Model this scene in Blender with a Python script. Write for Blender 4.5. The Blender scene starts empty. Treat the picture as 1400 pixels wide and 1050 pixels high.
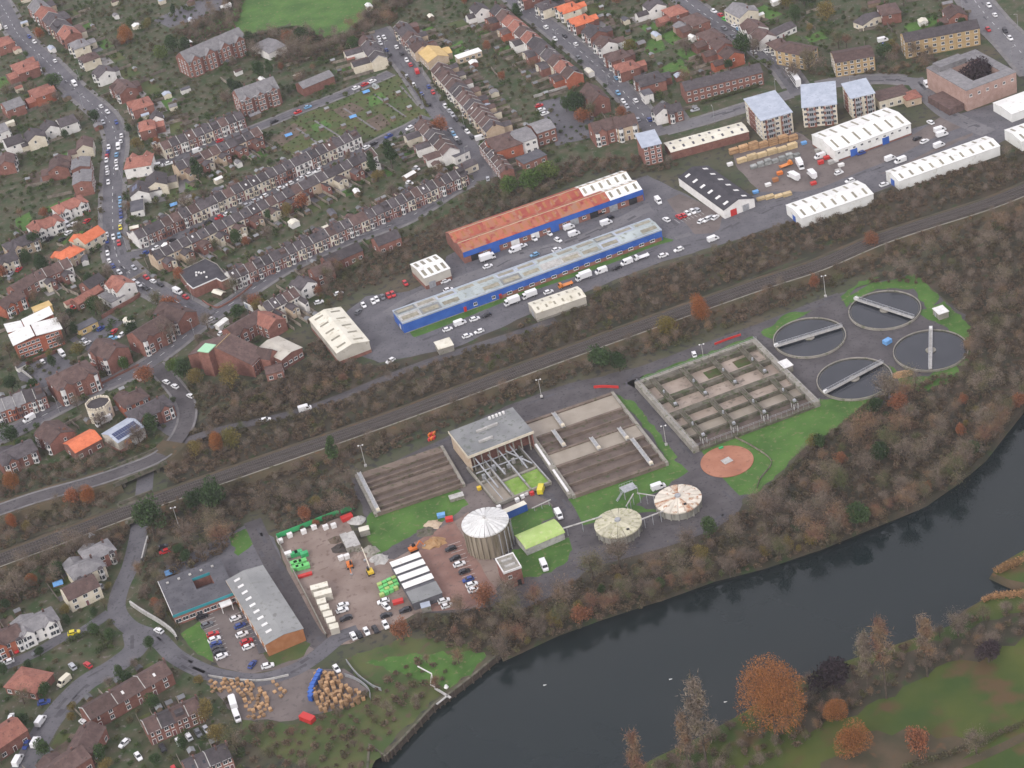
import bpy, bmesh, math, random
from mathutils import Vector, Matrix
from mathutils.geometry import tessellate_polygon
import numpy as np

R = random.Random(7)
scene = bpy.context.scene
COL = scene.collection

# ------------------------------------------------------------------ camera
FPX, PITCH, ROLL, HC = 2900.0, math.radians(32.7), math.radians(-11.5), 440.0
cp, sp, cr, sr = math.cos(PITCH), math.sin(PITCH), math.cos(ROLL), math.sin(ROLL)
cam_d = bpy.data.cameras.new('camera')
cam = bpy.data.objects.new('camera', cam_d)
COL.objects.link(cam)
_F, _U, _X = Vector((0, cp, -sp)), Vector((0, sp, cp)), Vector((1, 0, 0))
_r, _u = _X * cr + _U * sr, _X * -sr + _U * cr
cam.matrix_world = Matrix(((_r.x, _u.x, -_F.x, 0), (_r.y, _u.y, -_F.y, 0), (_r.z, _u.z, -_F.z, HC), (0, 0, 0, 1)))
cam_d.sensor_width = 36.0
cam_d.lens = 36.0 * FPX / 1400.0
cam_d.clip_start = 1.0
cam_d.clip_end = 20000.0
scene.camera = cam

# ------------------------------------------------------------------ sky, sun, exposure (overcast late autumn day)
SUN_EL, SUN_AZ = math.radians(34), math.radians(215)      # azimuth clockwise from +y
world = bpy.data.worlds.new('World')
scene.world = world
world.use_nodes = True
wn = world.node_tree.nodes
wl = world.node_tree.links
bg = wn['Background']
sky = wn.new('ShaderNodeTexSky')
sky.sky_type = 'NISHITA'
sky.sun_disc = False
sky.sun_elevation = SUN_EL
sky.sun_rotation = SUN_AZ
sky.air_density = 1.0
sky.dust_density = 4.0
hs = wn.new('ShaderNodeHueSaturation')
hs.inputs['Saturation'].default_value = 0.22
wl.new(sky.outputs[0], hs.inputs['Color'])
cloud = wn.new('ShaderNodeMix')                       # an even cloud layer hides most of the blue
cloud.data_type = 'RGBA'
cloud.inputs[0].default_value = 0.8
cloud.inputs[7].default_value = (7.9, 7.65, 8.5, 1)
wl.new(hs.outputs[0], cloud.inputs[6])
wl.new(cloud.outputs[2], bg.inputs[0])
bg.inputs[1].default_value = 0.10
sun_d = bpy.data.lights.new('sun', 'SUN')
sun_d.energy = 0.9
sun_d.angle = math.radians(18)
sun_d.color = (1.0, 0.965, 0.92)
sun = bpy.data.objects.new('sun', sun_d)
COL.objects.link(sun)
_sd = Vector((math.sin(SUN_AZ) * math.cos(SUN_EL), math.cos(SUN_AZ) * math.cos(SUN_EL), math.sin(SUN_EL)))
sun.rotation_euler = _sd.to_track_quat('Z', 'Y').to_euler()
vs = scene.view_settings
vs.view_transform = 'Standard'
vs.look = 'None'
vs.gamma = 1.0
vs.use_curve_mapping = False
vs.exposure = 0.78
scene.cycles.max_bounces = 6
scene.cycles.diffuse_bounces = 3
scene.cycles.glossy_bounces = 3
scene.cycles.transmission_bounces = 4
scene.cycles.volume_bounces = 1
scene.cycles.transparent_max_bounces = 8

# ------------------------------------------------------------------ survey: a point of the survey photograph -> the place on the ground
def G(px, py, z=0.0):
    x, y = (px - 700) / FPX, -(py - 525) / FPX
    x, y = cr * x - sr * y, sr * x + cr * y
    dx, dy, dz = x, cp + y * sp, -sp + y * cp
    t = (z - HC) / dz
    return Vector((dx * t, dy * t))

def GL(pts, z=0.0):
    return [G(x, y, z) for x, y in pts]

# ------------------------------------------------------------------ materials
MATS = {}
def mat(name, c1, c2=None, scale=0.6, rough=0.85, c3=None, scale3=8.0, f3=0.25, obj_rand=0.0, bump=0.0, spec=0.3, metallic=0.0, detail=4.0, coords='pos', lo=0.35, hi=0.65, stretch=None):
    """noise mottled colour; obj_rand varies the value from object to object"""
    m = bpy.data.materials.new(name)
    m.use_nodes = True
    n, l = m.node_tree.nodes, m.node_tree.links
    b = n['Principled BSDF']
    b.inputs['Roughness'].default_value = rough
    b.inputs['Specular IOR Level'].default_value = spec
    b.inputs['Metallic'].default_value = metallic
    col = None
    if c2 is None:
        rgb = n.new('ShaderNodeRGB'); rgb.outputs[0].default_value = (*c1, 1); col = rgb.outputs[0]
        vec = None
    else:
        if coords == 'pos':
            g = n.new('ShaderNodeNewGeometry'); vec = g.outputs['Position']
        else:
            g = n.new('ShaderNodeTexCoord'); vec = g.outputs['Object']
        if stretch:
            mp = n.new('ShaderNodeMapping'); mp.inputs['Scale'].default_value = stretch
            l.new(vec, mp.inputs[0]); vec = mp.outputs[0]
        nt = n.new('ShaderNodeTexNoise'); nt.inputs['Scale'].default_value = scale; nt.inputs['Detail'].default_value = detail
        l.new(vec, nt.inputs['Vector'])
        cr_ = n.new('ShaderNodeValToRGB')
        cr_.color_ramp.elements[0].position = lo; cr_.color_ramp.elements[1].position = hi
        cr_.color_ramp.elements[0].color = (*c1, 1); cr_.color_ramp.elements[1].color = (*c2, 1)
        l.new(nt.outputs[0], cr_.inputs[0]); col = cr_.outputs[0]
        if c3 is not None:
            n3 = n.new('ShaderNodeTexNoise'); n3.inputs['Scale'].default_value = scale3; n3.inputs['Detail'].default_value = 3
            l.new(vec, n3.inputs['Vector'])
            r3 = n.new('ShaderNodeValToRGB')
            r3.color_ramp.elements[0].position = 0.5 + (0.5 - f3) * 0.35; r3.color_ramp.elements[1].position = r3.color_ramp.elements[0].position + 0.12
            l.new(n3.outputs[0], r3.inputs[0])
            mx = n.new('ShaderNodeMix'); mx.data_type = 'RGBA'
            l.new(r3.outputs[0], mx.inputs[0]); l.new(col, mx.inputs[6]); mx.inputs[7].default_value = (*c3, 1)
            col = mx.outputs[2]
        if bump:
            bp = n.new('ShaderNodeBump'); bp.inputs['Strength'].default_value = bump; bp.inputs['Distance'].default_value = 0.3
            l.new(nt.outputs[0], bp.inputs['Height']); l.new(bp.outputs[0], b.inputs['Normal'])
    if obj_rand:
        oi = n.new('ShaderNodeObjectInfo')
        mr = n.new('ShaderNodeMapRange'); mr.inputs['To Min'].default_value = 1 - obj_rand; mr.inputs['To Max'].default_value = 1 + obj_rand
        l.new(oi.outputs['Random'], mr.inputs[0])
        h = n.new('ShaderNodeHueSaturation'); l.new(col, h.inputs['Color']); l.new(mr.outputs[0], h.inputs['Value']); col = h.outputs[0]
    l.new(col, b.inputs['Base Color'])
    MATS[name] = m
    return m

mat('ground', (0.045, 0.060, 0.028), (0.085, 0.070, 0.045), 0.035, c3=(0.035, 0.035, 0.03), scale3=0.35, f3=0.4, detail=8)
mat('garden', (0.030, 0.056, 0.016), (0.085, 0.074, 0.046), 0.18, c3=(0.15, 0.132, 0.12), scale3=0.5, f3=0.22, detail=9)
mat('wood_floor', (0.030, 0.032, 0.018), (0.070, 0.052, 0.034), 0.10, c3=(0.03, 0.05, 0.015), scale3=0.2, f3=0.3, detail=8)
mat('grass', (0.042, 0.105, 0.016), (0.074, 0.160, 0.028), 0.10, c3=(0.13, 0.145, 0.055), scale3=0.6, f3=0.30, detail=10)
mat('rough_grass', (0.045, 0.075, 0.018), (0.085, 0.095, 0.030), 0.09, c3=(0.085, 0.065, 0.035), scale3=0.3, f3=0.35, detail=8)
mat('park_grass', (0.030, 0.060, 0.008), (0.070, 0.085, 0.014), 0.045, c3=(0.085, 0.055, 0.022), scale3=0.07, f3=0.42, detail=9)  # brownish grass, its values lowered to stand in for lens vignetting
mat('asphalt', (0.092, 0.090, 0.098), (0.125, 0.121, 0.130), 0.15, c3=(0.060, 0.060, 0.066), scale3=0.9, f3=0.3, rough=0.75, detail=7)
mat('asphalt_dark', (0.062, 0.056, 0.058), (0.092, 0.084, 0.086), 0.16, c3=(0.040, 0.038, 0.042), scale3=0.8, f3=0.3, rough=0.75, detail=7)
mat('asphalt_pale', (0.125, 0.122, 0.128), (0.165, 0.160, 0.164), 0.12, c3=(0.085, 0.083, 0.088), scale3=0.7, f3=0.3, rough=0.75, detail=7)
mat('asphalt_patch', (0.060, 0.058, 0.064), (0.088, 0.085, 0.092), 0.3, rough=0.8)
mat('pavement', (0.13, 0.125, 0.125), (0.19, 0.18, 0.175), 0.3, detail=7)
mat('kerbstone', (0.22, 0.215, 0.21), (0.30, 0.29, 0.28), 0.5)
mat('gravel_yard', (0.190, 0.140, 0.115), (0.260, 0.205, 0.172), 0.10, c3=(0.15, 0.105, 0.085), scale3=0.5, f3=0.3, detail=8)
mat('brick_yard', (0.185, 0.100, 0.078), (0.250, 0.150, 0.120), 0.14, c3=(0.15, 0.10, 0.085), scale3=0.6, f3=0.3, detail=8)
mat('pink_yard', (0.120, 0.100, 0.092), (0.165, 0.138, 0.126), 0.10, c3=(0.10, 0.085, 0.08), scale3=0.6, f3=0.3, detail=8)
mat('dirt', (0.085, 0.062, 0.045), (0.14, 0.105, 0.078), 0.2, c3=(0.06, 0.07, 0.03), scale3=0.5, f3=0.3, detail=8)
mat('sand', (0.30, 0.17, 0.075), (0.38, 0.24, 0.12), 0.5)
mat('ballast', (0.040, 0.033, 0.030), (0.066, 0.054, 0.047), 0.4, c3=(0.05, 0.05, 0.03), scale3=0.9, f3=0.25, detail=7)
mat('embankment', (0.048, 0.044, 0.022), (0.092, 0.066, 0.038), 0.12, c3=(0.11, 0.062, 0.03), scale3=0.3, f3=0.25, detail=8)
mat('rail_steel', (0.11, 0.095, 0.085), rough=0.5, metallic=0.3)
mat('sleeper', (0.085, 0.074, 0.066), (0.125, 0.11, 0.10), 2.0)
mat('line_paint', (0.55, 0.55, 0.53), (0.70, 0.70, 0.68), 1.5)
mat('concrete', (0.21, 0.195, 0.165), (0.30, 0.28, 0.24), 0.35, c3=(0.13, 0.135, 0.085), scale3=0.7, f3=0.35, detail=8)
mat('concrete_old', (0.075, 0.070, 0.050), (0.145, 0.130, 0.100), 0.35, c3=(0.058, 0.070, 0.030), scale3=0.6, f3=0.42, detail=8)
mat('concrete_pale', (0.33, 0.32, 0.30), (0.46, 0.45, 0.42), 0.5, c3=(0.25, 0.24, 0.21), scale3=1.2, f3=0.3)
mat('timber_fence', (0.15, 0.125, 0.10), (0.27, 0.235, 0.19), 0.5, obj_rand=0.4)
mat('white_paint', (0.62, 0.61, 0.58), (0.74, 0.73, 0.70), 0.8)
mat('pane', (0.035, 0.042, 0.05), rough=0.15, spec=0.5)
mat('dark_void', (0.02, 0.02, 0.022))
mat('steel', (0.30, 0.31, 0.32), (0.42, 0.43, 0.44), 1.0, rough=0.5, metallic=0.3)
mat('trunk', (0.055, 0.042, 0.032), (0.095, 0.075, 0.055), 0.8)

def M(k):
    return MATS[k]

# ------------------------------------------------------------------ mesh building
class MB:
    def __init__(self):
        self.v, self.f, self.m = [], [], []
    def quad(self, a, b, c, d, mi=0):
        i = len(self.v); self.v += [a, b, c, d]; self.f.append((i, i + 1, i + 2, i + 3)); self.m.append(mi); return self
    def tri(self, a, b, c, mi=0):
        i = len(self.v); self.v += [a, b, c]; self.f.append((i, i + 1, i + 2)); self.m.append(mi); return self
    def box(self, x0, x1, y0, y1, z0, z1, mi=0):
        i = len(self.v)
        self.v += [(x0, y0, z0), (x1, y0, z0), (x1, y1, z0), (x0, y1, z0), (x0, y0, z1), (x1, y0, z1), (x1, y1, z1), (x0, y1, z1)]
        for q in ((3, 2, 1, 0), (4, 5, 6, 7), (0, 1, 5, 4), (1, 2, 6, 5), (2, 3, 7, 6), (3, 0, 4, 7)):
            self.f.append(tuple(i + k for k in q)); self.m.append(mi)
        return self
    def rbox(self, cx, cy, cz, sx, sy, sz, ang=0.0, mi=0):
        i = len(self.v); c, s = math.cos(ang), math.sin(ang)
        for dz in (-.5, .5):
            for dx, dy in ((-.5, -.5), (.5, -.5), (.5, .5), (-.5, .5)):
                x, y = dx * sx, dy * sy
                self.v.append((cx + c * x - s * y, cy + s * x + c * y, cz + dz * sz))
        for q in ((3, 2, 1, 0), (4, 5, 6, 7), (0, 1, 5, 4), (1, 2, 6, 5), (2, 3, 7, 6), (3, 0, 4, 7)):
            self.f.append(tuple(i + k for k in q)); self.m.append(mi)
        return self
    def beam(self, a, b, w, h=None, mi=0):
        """square bar from a to b"""
        h = h or w
        a, b = Vector(a), Vector(b); d = (b - a)
        if d.length < 1e-6: return self
        d.normalize(); s = d.cross(Vector((0, 0, 1)))
        if s.length < 1e-3: s = Vector((1, 0, 0))
        s.normalize(); u = s.cross(d)
        i = len(self.v)
        for p in (a, b):
            for x, y in ((-.5, -.5), (.5, -.5), (.5, .5), (-.5, .5)):
                self.v.append(tuple(p + s * (x * w) + u * (y * h)))
        for q in ((0, 1, 2, 3), (7, 6, 5, 4), (0, 4, 5, 1), (1, 5, 6, 2), (2, 6, 7, 3), (3, 7, 4, 0)):
            self.f.append(tuple(i + k for k in q)); self.m.append(mi)
        return self
    def cone(self, a, b, r0, r1, n=8, mi=0, cap=True):
        a, b = Vector(a), Vector(b); d = (b - a).normalized(); s = d.cross(Vector((0, 0, 1)))
        if s.length < 1e-3: s = Vector((1, 0, 0))
        s.normalize(); u = s.cross(d); i = len(self.v)
        for p, r in ((a, r0), (b, r1)):
            for k in range(n):
                t = 2 * math.pi * k / n
                self.v.append(tuple(p + (s * math.cos(t) + u * math.sin(t)) * r))
        for k in range(n):
            self.f.append((i + k, i + n + k, i + n + (k + 1) % n, i + (k + 1) % n)); self.m.append(mi)
        if cap:
            self.f.append(tuple(i + k for k in range(n))); self.m.append(mi)
            self.f.append(tuple(i + n + k for k in reversed(range(n)))); self.m.append(mi)
        return self
    def poly(self, pts, mi=0):
        i = len(self.v); self.v += [tuple(p) for p in pts]; self.f.append(tuple(range(i, i + len(pts)))); self.m.append(mi); return self
    def prism(self, pts, z0, z1, mi=0, top=None):
        """convex or concave outline extruded"""
        n = len(pts); a = sum(pts[k][0] * pts[(k + 1) % n][1] - pts[(k + 1) % n][0] * pts[k][1] for k in range(n))
        if a < 0: pts = list(reversed(pts))
        i = len(self.v)
        self.v += [(p[0], p[1], z0) for p in pts] + [(p[0], p[1], z1) for p in pts]
        for k in range(n):
            self.f.append((i + k, i + (k + 1) % n, i + n + (k + 1) % n, i + n + k)); self.m.append(mi)
        tm = mi if top is None else top
        for t in tessellate_polygon([[Vector((p[0], p[1], 0)) for p in pts]]):
            t = list(t)
            ar = sum(pts[t[k]][0] * pts[t[(k + 1) % 3]][1] - pts[t[(k + 1) % 3]][0] * pts[t[k]][1] for k in range(3))
            if ar < 0: t.reverse()
            self.f.append(tuple(i + n + k for k in t)); self.m.append(tm)
        return self
    def mesh(self, name, mats):
        me = bpy.data.meshes.new(name)
        me.from_pydata([tuple(p) for p in self.v], [], self.f)
        for k in (mats if isinstance(mats, (list, tuple)) else [mats]):
            me.materials.append(M(k) if isinstance(k, str) else k)
        me.polygons.foreach_set('material_index', self.m)
        me.update()
        return me
    def build(self, name, mats, parent=None):
        return link(name, self.mesh(name, mats), parent)

def link(name, data, parent=None, mats=None):
    o = bpy.data.objects.new(name, data)
    COL.objects.link(o)
    if parent is not None:
        o.parent = parent
    if mats:
        for k, m_ in enumerate(mats):
            o.material_slots[k].link = 'OBJECT'
            o.material_slots[k].material = M(m_) if isinstance(m_, str) else m_
    return o

def tag(o, label=None, cat=None, group=None, kind=None):
    if label: o['label'] = label
    if cat: o['category'] = cat
    if group: o['group'] = group
    if kind: o['kind'] = kind
    return o

def thing(name, label, cat, loc=(0, 0, 0), rz=0.0, group=None):
    o = bpy.data.objects.new(name, None)
    o.empty_display_size = 1.0
    COL.objects.link(o)
    o.location = loc if len(loc) == 3 else (loc[0], loc[1], 0)
    o.rotation_euler = (0, 0, rz)
    return tag(o, label, cat, group)

ORD = ['first', 'second', 'third', 'fourth', 'fifth', 'sixth', 'seventh', 'eighth', 'ninth', 'tenth', 'eleventh', 'twelfth', 'thirteenth', 'fourteenth', 'fifteenth', 'sixteenth', 'seventeenth', 'eighteenth', 'nineteenth', 'twentieth']
def ordn(i):
    if i < 20: return ORD[i]
    n = i + 1; t, u = divmod(n, 10)
    if t > 9: return 'number %d' % n
    if u == 0: return ['thirtieth', 'fortieth', 'fiftieth', 'sixtieth', 'seventieth', 'eightieth', 'ninetieth'][t - 3]
    return ['twenty', 'thirty', 'forty', 'fifty', 'sixty', 'seventy', 'eighty', 'ninety'][t - 2] + '-' + ORD[u - 1]

# ------------------------------------------------------------------ ground sheets
def organic(pts, amp=0.8, step=4.0, seed=1):
    rr = random.Random(seed); out = []
    for k in range(len(pts)):
        a, b = pts[k], pts[(k + 1) % len(pts)]
        n = max(1, int((b - a).length / step)); d = (b - a); nv = Vector((-d.y, d.x)).normalized()
        for i in range(n):
            p = a + d * (i / n)
            if i: p = p + nv * rr.uniform(-amp, amp)
            else: p = p + Vector((rr.uniform(-amp, amp), rr.uniform(-amp, amp))) * .5
            out.append(p)
    return out

def sheet(name, pts, z, material, kind='structure', amp=0.0, parent=None, label=None, cat=None, seed=1, step=4.0):
    if amp: pts = organic(pts, amp, step, seed)
    tris = tessellate_polygon([[Vector((p[0], p[1], 0)) for p in pts]])
    mb = MB(); mb.v = [(p[0], p[1], z) for p in pts]
    for t in tris:
        t = list(t)
        ar = sum(pts[t[k]][0] * pts[t[(k + 1) % 3]][1] - pts[t[(k + 1) % 3]][0] * pts[t[k]][1] for k in range(3))
        if ar < 0: t.reverse()
        mb.f.append(tuple(t)); mb.m.append(0)
    o = mb.build(name, material, parent)
    if parent is None: tag(o, label, cat, kind=kind)
    return o

def smooth(pts, n=5):
    """Catmull-Rom through 2D points"""
    out = []
    P = [pts[0] * 2 - pts[1]] + list(pts) + [pts[-1] * 2 - pts[-2]]
    for i in range(1, len(P) - 2):
        a, b, c, d = P[i - 1], P[i], P[i + 1], P[i + 2]
        for k in range(n):
            t = k / n
            out.append(.5 * ((2 * b) + (c - a) * t + (2 * a - 5 * b + 4 * c - d) * t * t + (3 * b - a - 3 * c + d) * t ** 3))
    out.append(pts[-1])
    return out

def normals(pts):
    out = []
    for i in range(len(pts)):
        a, b = pts[max(0, i - 1)], pts[min(len(pts) - 1, i + 1)]
        d = (b - a).normalized(); out.append(Vector((-d.y, d.x)))
    return out

def strip(name, pts, w, z, material, off=0.0, parent=None, kind='structure'):
    nn = normals(pts); mb = MB()
    for i in range(len(pts)):
        c = pts[i] + nn[i] * off
        a, b = c + nn[i] * (w / 2), c - nn[i] * (w / 2)
        mb.v += [(a.x, a.y, z), (b.x, b.y, z)]
        if i: k = 2 * i; mb.f.append((k - 2, k - 1, k + 1, k)); mb.m.append(0)
    o = mb.build(name, material, parent)
    if parent is None: tag(o, kind=kind)
    return o

def profile_strip(name, pts, prof, material, parent=None, kind=None):
    """prof: list of (offset to the left of travel, z)"""
    nn = normals(pts); mb = MB(); m_ = len(prof)
    for i in range(len(pts)):
        for off, z in prof:
            p = pts[i] + nn[i] * off; mb.v.append((p.x, p.y, z))
        if i:
            for k in range(m_ - 1):
                a = (i - 1) * m_ + k; mb.f.append((a, a + m_, a + m_ + 1, a + 1)); mb.m.append(0)
    o = mb.build(name, material, parent)
    if kind and parent is None: tag(o, kind=kind)
    return o

ROADS = []      # (name, points 3D, half width, layer height, material, footway width, dashes)
def road(name, px, w, layer, material='asphalt', pave=1.8, dashes=False, n=5):
    P2 = [G(p[0], p[1], p[2] if len(p) > 2 else 0.0) for p in px]
    Z = [p[2] if len(p) > 2 else 0.0 for p in px]
    pts = smooth(P2, n); zz = []
    for i in range(len(Z) - 1):
        zz += [Z[i] + (Z[i + 1] - Z[i]) * k / n for k in range(n)]
    zz.append(Z[-1])
    ROADS.append((name, pts, zz, w, layer, material, pave, dashes))

def in_other_road(p, me, margin=0.0):
    for r in ROADS:
        if r is me: continue
        hw = r[3] / 2 + margin
        for i in range(1, len(r[1])):
            a, b = r[1][i - 1], r[1][i]; d = b - a; L2 = d.length_squared
            if L2 < 1e-6: continue
            t = max(0, min(1, (p - a).dot(d) / L2))
            if (p - a - d * t).length < hw: return True
    return False

_SEG = {}
def near_road(p, margin=0.0):
    if not _SEG:
        A, B, H = [], [], []
        for r in ROADS:
            for i in range(1, len(r[1])): A.append(tuple(r[1][i - 1])); B.append(tuple(r[1][i])); H.append(r[3] / 2)
        A, B = np.array(A), np.array(B); D = B - A
        _SEG.update(A=A, D=D, L=np.maximum((D * D).sum(1), 1e-6), H=np.array(H))
    q = np.array((p.x, p.y)) - _SEG['A']; t = np.clip((q * _SEG['D']).sum(1) / _SEG['L'], 0, 1)
    e = q - _SEG['D'] * t[:, None]
    return bool((np.hypot(e[:, 0], e[:, 1]) < _SEG['H'] + margin).any())

def build_roads():
    for r in ROADS:
        name, pts, zz, w, layer, material, pave, dashes = r
        nn = normals(pts); mb = MB()
        for i in range(len(pts)):
            a, b = pts[i] + nn[i] * (w / 2), pts[i] - nn[i] * (w / 2)
            mb.v += [(a.x, a.y, zz[i] + layer), (b.x, b.y, zz[i] + layer)]
            if i: k = 2 * i; mb.f.append((k - 2, k - 1, k + 1, k)); mb.m.append(0)
        ro = tag(mb.build(name, material), kind='structure')
        if pave:
            for s in (1, -1):
                run = MB(); prev = None
                prof = [(w / 2, .01), (w / 2, .12), (w / 2 + pave, .125), (w / 2 + pave + .02, -.3)]
                for i in range(len(pts)):
                    if in_other_road(pts[i] + nn[i] * s * (w / 2 + pave * .5), r, .3): prev = None; continue
                    k = len(run.v)
                    for off, z in prof:
                        p = pts[i] + nn[i] * s * off; run.v.append((p.x, p.y, zz[i] + layer + z))
                    if prev is not None:
                        for j in range(3):
                            q = (prev + j, k + j, k + j + 1, prev + j + 1)
                            run.f.append(q if s < 0 else tuple(reversed(q))); run.m.append(0 if j < 1 else 1)
                    prev = k
                if run.f: run.build('footway', ['kerbstone', 'pavement'], ro)
        pt = MB(); rp_ = random.Random(len(pts))
        for i in range(2, len(pts) - 2):
            if rp_.random() < .35:
                d = (pts[i + 1] - pts[i]); L = d.length; d.normalize(); v = Vector((-d.y, d.x)); c = pts[i] + v * rp_.uniform(-.3, .3) * w; l_, h_ = rp_.uniform(.8, 4), rp_.uniform(.3, .9); z = max(zz[i], zz[i + 1], zz[i - 1]) + layer + .004
                q = [c - d * l_ - v * h_, c + d * l_ - v * h_, c + d * l_ + v * h_, c - d * l_ + v * h_]
                if zz[i] == 0: pt.quad(*[(k.x, k.y, z) for k in q])
        if pt.f and 'asphalt' in material: pt.build('tarmac_patch', 'asphalt_patch', ro)['kind'] = 'stuff'
        if dashes:
            mk = MB(); acc = 0.0
            for i in range(1, len(pts)):
                a, b = pts[i - 1], pts[i]; L = (b - a).length; d = (b - a) / max(L, 1e-6); s = 0.0
                z = max(zz[i - 1], zz[i]) + layer + .008
                while s < L:
                    if (acc + s) % 7.0 < 0.5:
                        e = min(L, s + 3.0); v = Vector((-d.y, d.x)) * .1; p, q = a + d * s, a + d * e
                        mk.quad((p.x - v.x, p.y - v.y, z), (q.x - v.x, q.y - v.y, z), (q.x + v.x, q.y + v.y, z), (p.x + v.x, p.y + v.y, z)); s = e
                    s += .5
                acc += L
            if mk.f: mk.build('road_marking', 'line_paint', ro)['kind'] = 'stuff'
# ================================================================== SETTING
WATER_Z = -2.3
BANK = [(470, 1400), (490, 1200), (503, 1060), (506, 1018), (526, 1035), (540, 1022), (570, 990), (596, 962), (615, 949), (650, 922), (683, 894), (715, 878), (760, 858), (812, 838), (860, 822), (900, 812), (975, 785), (1050, 762), (1117, 742), (1200, 708), (1260, 680), (1300, 655), (1340, 620), (1375, 578), (1400, 545), (1440, 480), (1500, 400), (1600, 280)]
NEAR = [(1700, 690), (1500, 728), (1430, 745), (1400, 752), (1372, 768), (1357, 783), (1378, 792), (1402, 797), (1398, 806), (1352, 815), (1325, 832), (1300, 855), (1240, 876), (1180, 896), (1120, 916), (1060, 945), (1010, 978), (960, 1006), (900, 1034), (850, 1062), (770, 1110), (690, 1200), (600, 1400)]
bank, near_bank = GL(BANK), GL(NEAR)
sheet('ground', [Vector((-60, -3000))] + bank + [Vector((1300, 3000)), Vector((2500, 9000)), Vector((-9000, 9000)), Vector((-9000, -3000))], 0.0, 'ground')
sheet('ground', [Vector((9000, 9000)), Vector((3200, 9000)), Vector((1700, 3000))] + near_bank + [Vector((200, -3000)), Vector((9000, -3000))], 0.0, 'park_grass')

m = mat('river_water', (0.005, 0.012, 0.013), (0.010, 0.016, 0.016), 0.012, rough=0.05, spec=0.5)
n_, l_ = m.node_tree.nodes, m.node_tree.links
b_ = n_['Principled BSDF']; b_.inputs['IOR'].default_value = 1.33
g_ = n_.new('ShaderNodeNewGeometry'); w1 = n_.new('ShaderNodeTexNoise'); w1.inputs['Scale'].default_value = 0.9; w1.inputs['Detail'].default_value = 8
l_.new(g_.outputs['Position'], w1.inputs['Vector'])
bp_ = n_.new('ShaderNodeBump'); bp_.inputs['Strength'].default_value = 0.16; bp_.inputs['Distance'].default_value = 0.05
l_.new(w1.outputs[0], bp_.inputs['Height']); l_.new(bp_.outputs[0], b_.inputs['Normal'])
sheet('river', [Vector((-1500, -2500)), Vector((2500, -2500)), Vector((5000, 9000)), Vector((300, 9000)), Vector((-300, 700))], WATER_Z, 'river_water')

# banks of the river (slope down into the water); the quay stretch is a vertical wall
def bank_skirt(pts, side, material, name='river_bank', drop=2.6, run=2.4):
    nn = normals(pts)
    mb = MB(); rr = random.Random(3)
    for i, p in enumerate(pts):
        a = p; b = p + nn[i] * side * run * rr.uniform(.6, 1.3)
        mb.v += [(a.x, a.y, 0.0), (b.x, b.y, WATER_Z - .5)]
        if i: k = 2 * i; mb.f.append((k - 2, k, k + 1, k - 1)); mb.m.append(0)
    return tag(mb.build(name, material), kind='structure')
bank_skirt(bank[10:], -1, 'wood_floor')
bank_skirt(near_bank, -1, 'embankment')
quay = bank[:11]
mb = MB(); nn = normals(quay)
for i, p in enumerate(quay):
    mb.v += [(p.x, p.y, .25), (p.x, p.y, WATER_Z - .6)]
    if i: k = 2 * i; mb.f.append((k - 2, k, k + 1, k - 1)); mb.m.append(0)
quay_o = tag(mb.build('quay_wall', 'trunk'), 'old dark quay wall along the river below the scrub', 'quay wall')  # dark wall colour carries the black shadow and reflection at the water
profile_strip('coping', quay, [(.7, .02), (.7, .30), (0.0, .32), (-.1, .32), (-.1, .0)], 'concrete_old', quay_o)
mb = MB()
for i in range(3, 10):
    a, b = quay[i], quay[i + 1]
    for t in (0.15, .5, .85):
        p = a.lerp(b, t); d = (b - a).normalized(); q = p + Vector((d.y, -d.x)) * .35
        pile = MB().rbox(q.x, q.y, -1.2, .45, .45, 3.4, math.atan2(d.y, d.x)).build('pile', 'trunk', quay_o)

# ---- zones of the ground
def zone(name, px, material, z=.02, amp=.6, kind='structure', seed=1):
    return sheet(name, GL(px), z, material, amp=amp * 1.5 if 'grass' in material else amp, kind=kind, seed=seed, step=2.2 if 'grass' in material else 4.0)
# housing ground: gardens and yards
zone('garden_ground', [(-80, -60), (700, -60), (1500, -60), (1500, 90), (1330, 60), (1260, 130), (1040, 150), (900, 215), (790, 235), (600, 300), (540, 340), (470, 395), (350, 480), (240, 560), (220, 610), (0, 680), (-80, 700)], 'garden', .015)
zone('garden_ground', [(-60, 780), (60, 745), (160, 720), (200, 760), (215, 850), (300, 925), (330, 1000), (340, 1100), (-80, 1120)], 'garden', .015, seed=2)
# woodland floor strips
zone('wood_floor', [(-80, 780), (60, 728), (190, 690), (480, 590), (800, 470), (1050, 372), (1420, 235), (1420, 275), (1300, 330), (1130, 392), (1050, 420), (900, 470), (790, 510), (640, 562), (480, 625), (380, 690), (200, 730), (60, 772), (-60, 830)], 'wood_floor', .02, seed=3)
zone('wood_floor', [(230, 600), (300, 560), (420, 490), (520, 500), (620, 470), (720, 430), (800, 405), (870, 375), (980, 340), (1060, 305), (1200, 262), (1400, 195), (1420, 195), (1420, 240), (1050, 370), (800, 470), (480, 588), (230, 672)], 'wood_floor', .024, seed=4)
zone('wood_floor', [(1180, 385), (1250, 360), (1420, 275), (1430, 545), (1400, 560), (1340, 625), (1300, 660), (1200, 712), (1117, 746), (1050, 766), (975, 789), (900, 816), (812, 842), (683, 898), (600, 880), (560, 850), (640, 830), (700, 815), (780, 790), (850, 765), (960, 730), (1060, 660), (1110, 600), (1210, 530), (1310, 500), (1320, 440), (1270, 390)], 'wood_floor', .02, seed=5)
zone('wood_floor', [(440, 1060), (330, 1010), (330, 985), (420, 990), (500, 945), (470, 900), (560, 870), (640, 880), (660, 905), (596, 955), (530, 1020), (500, 1060), (470, 1250), (330, 1250)], 'rough_grass', .028, seed=6)
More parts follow.
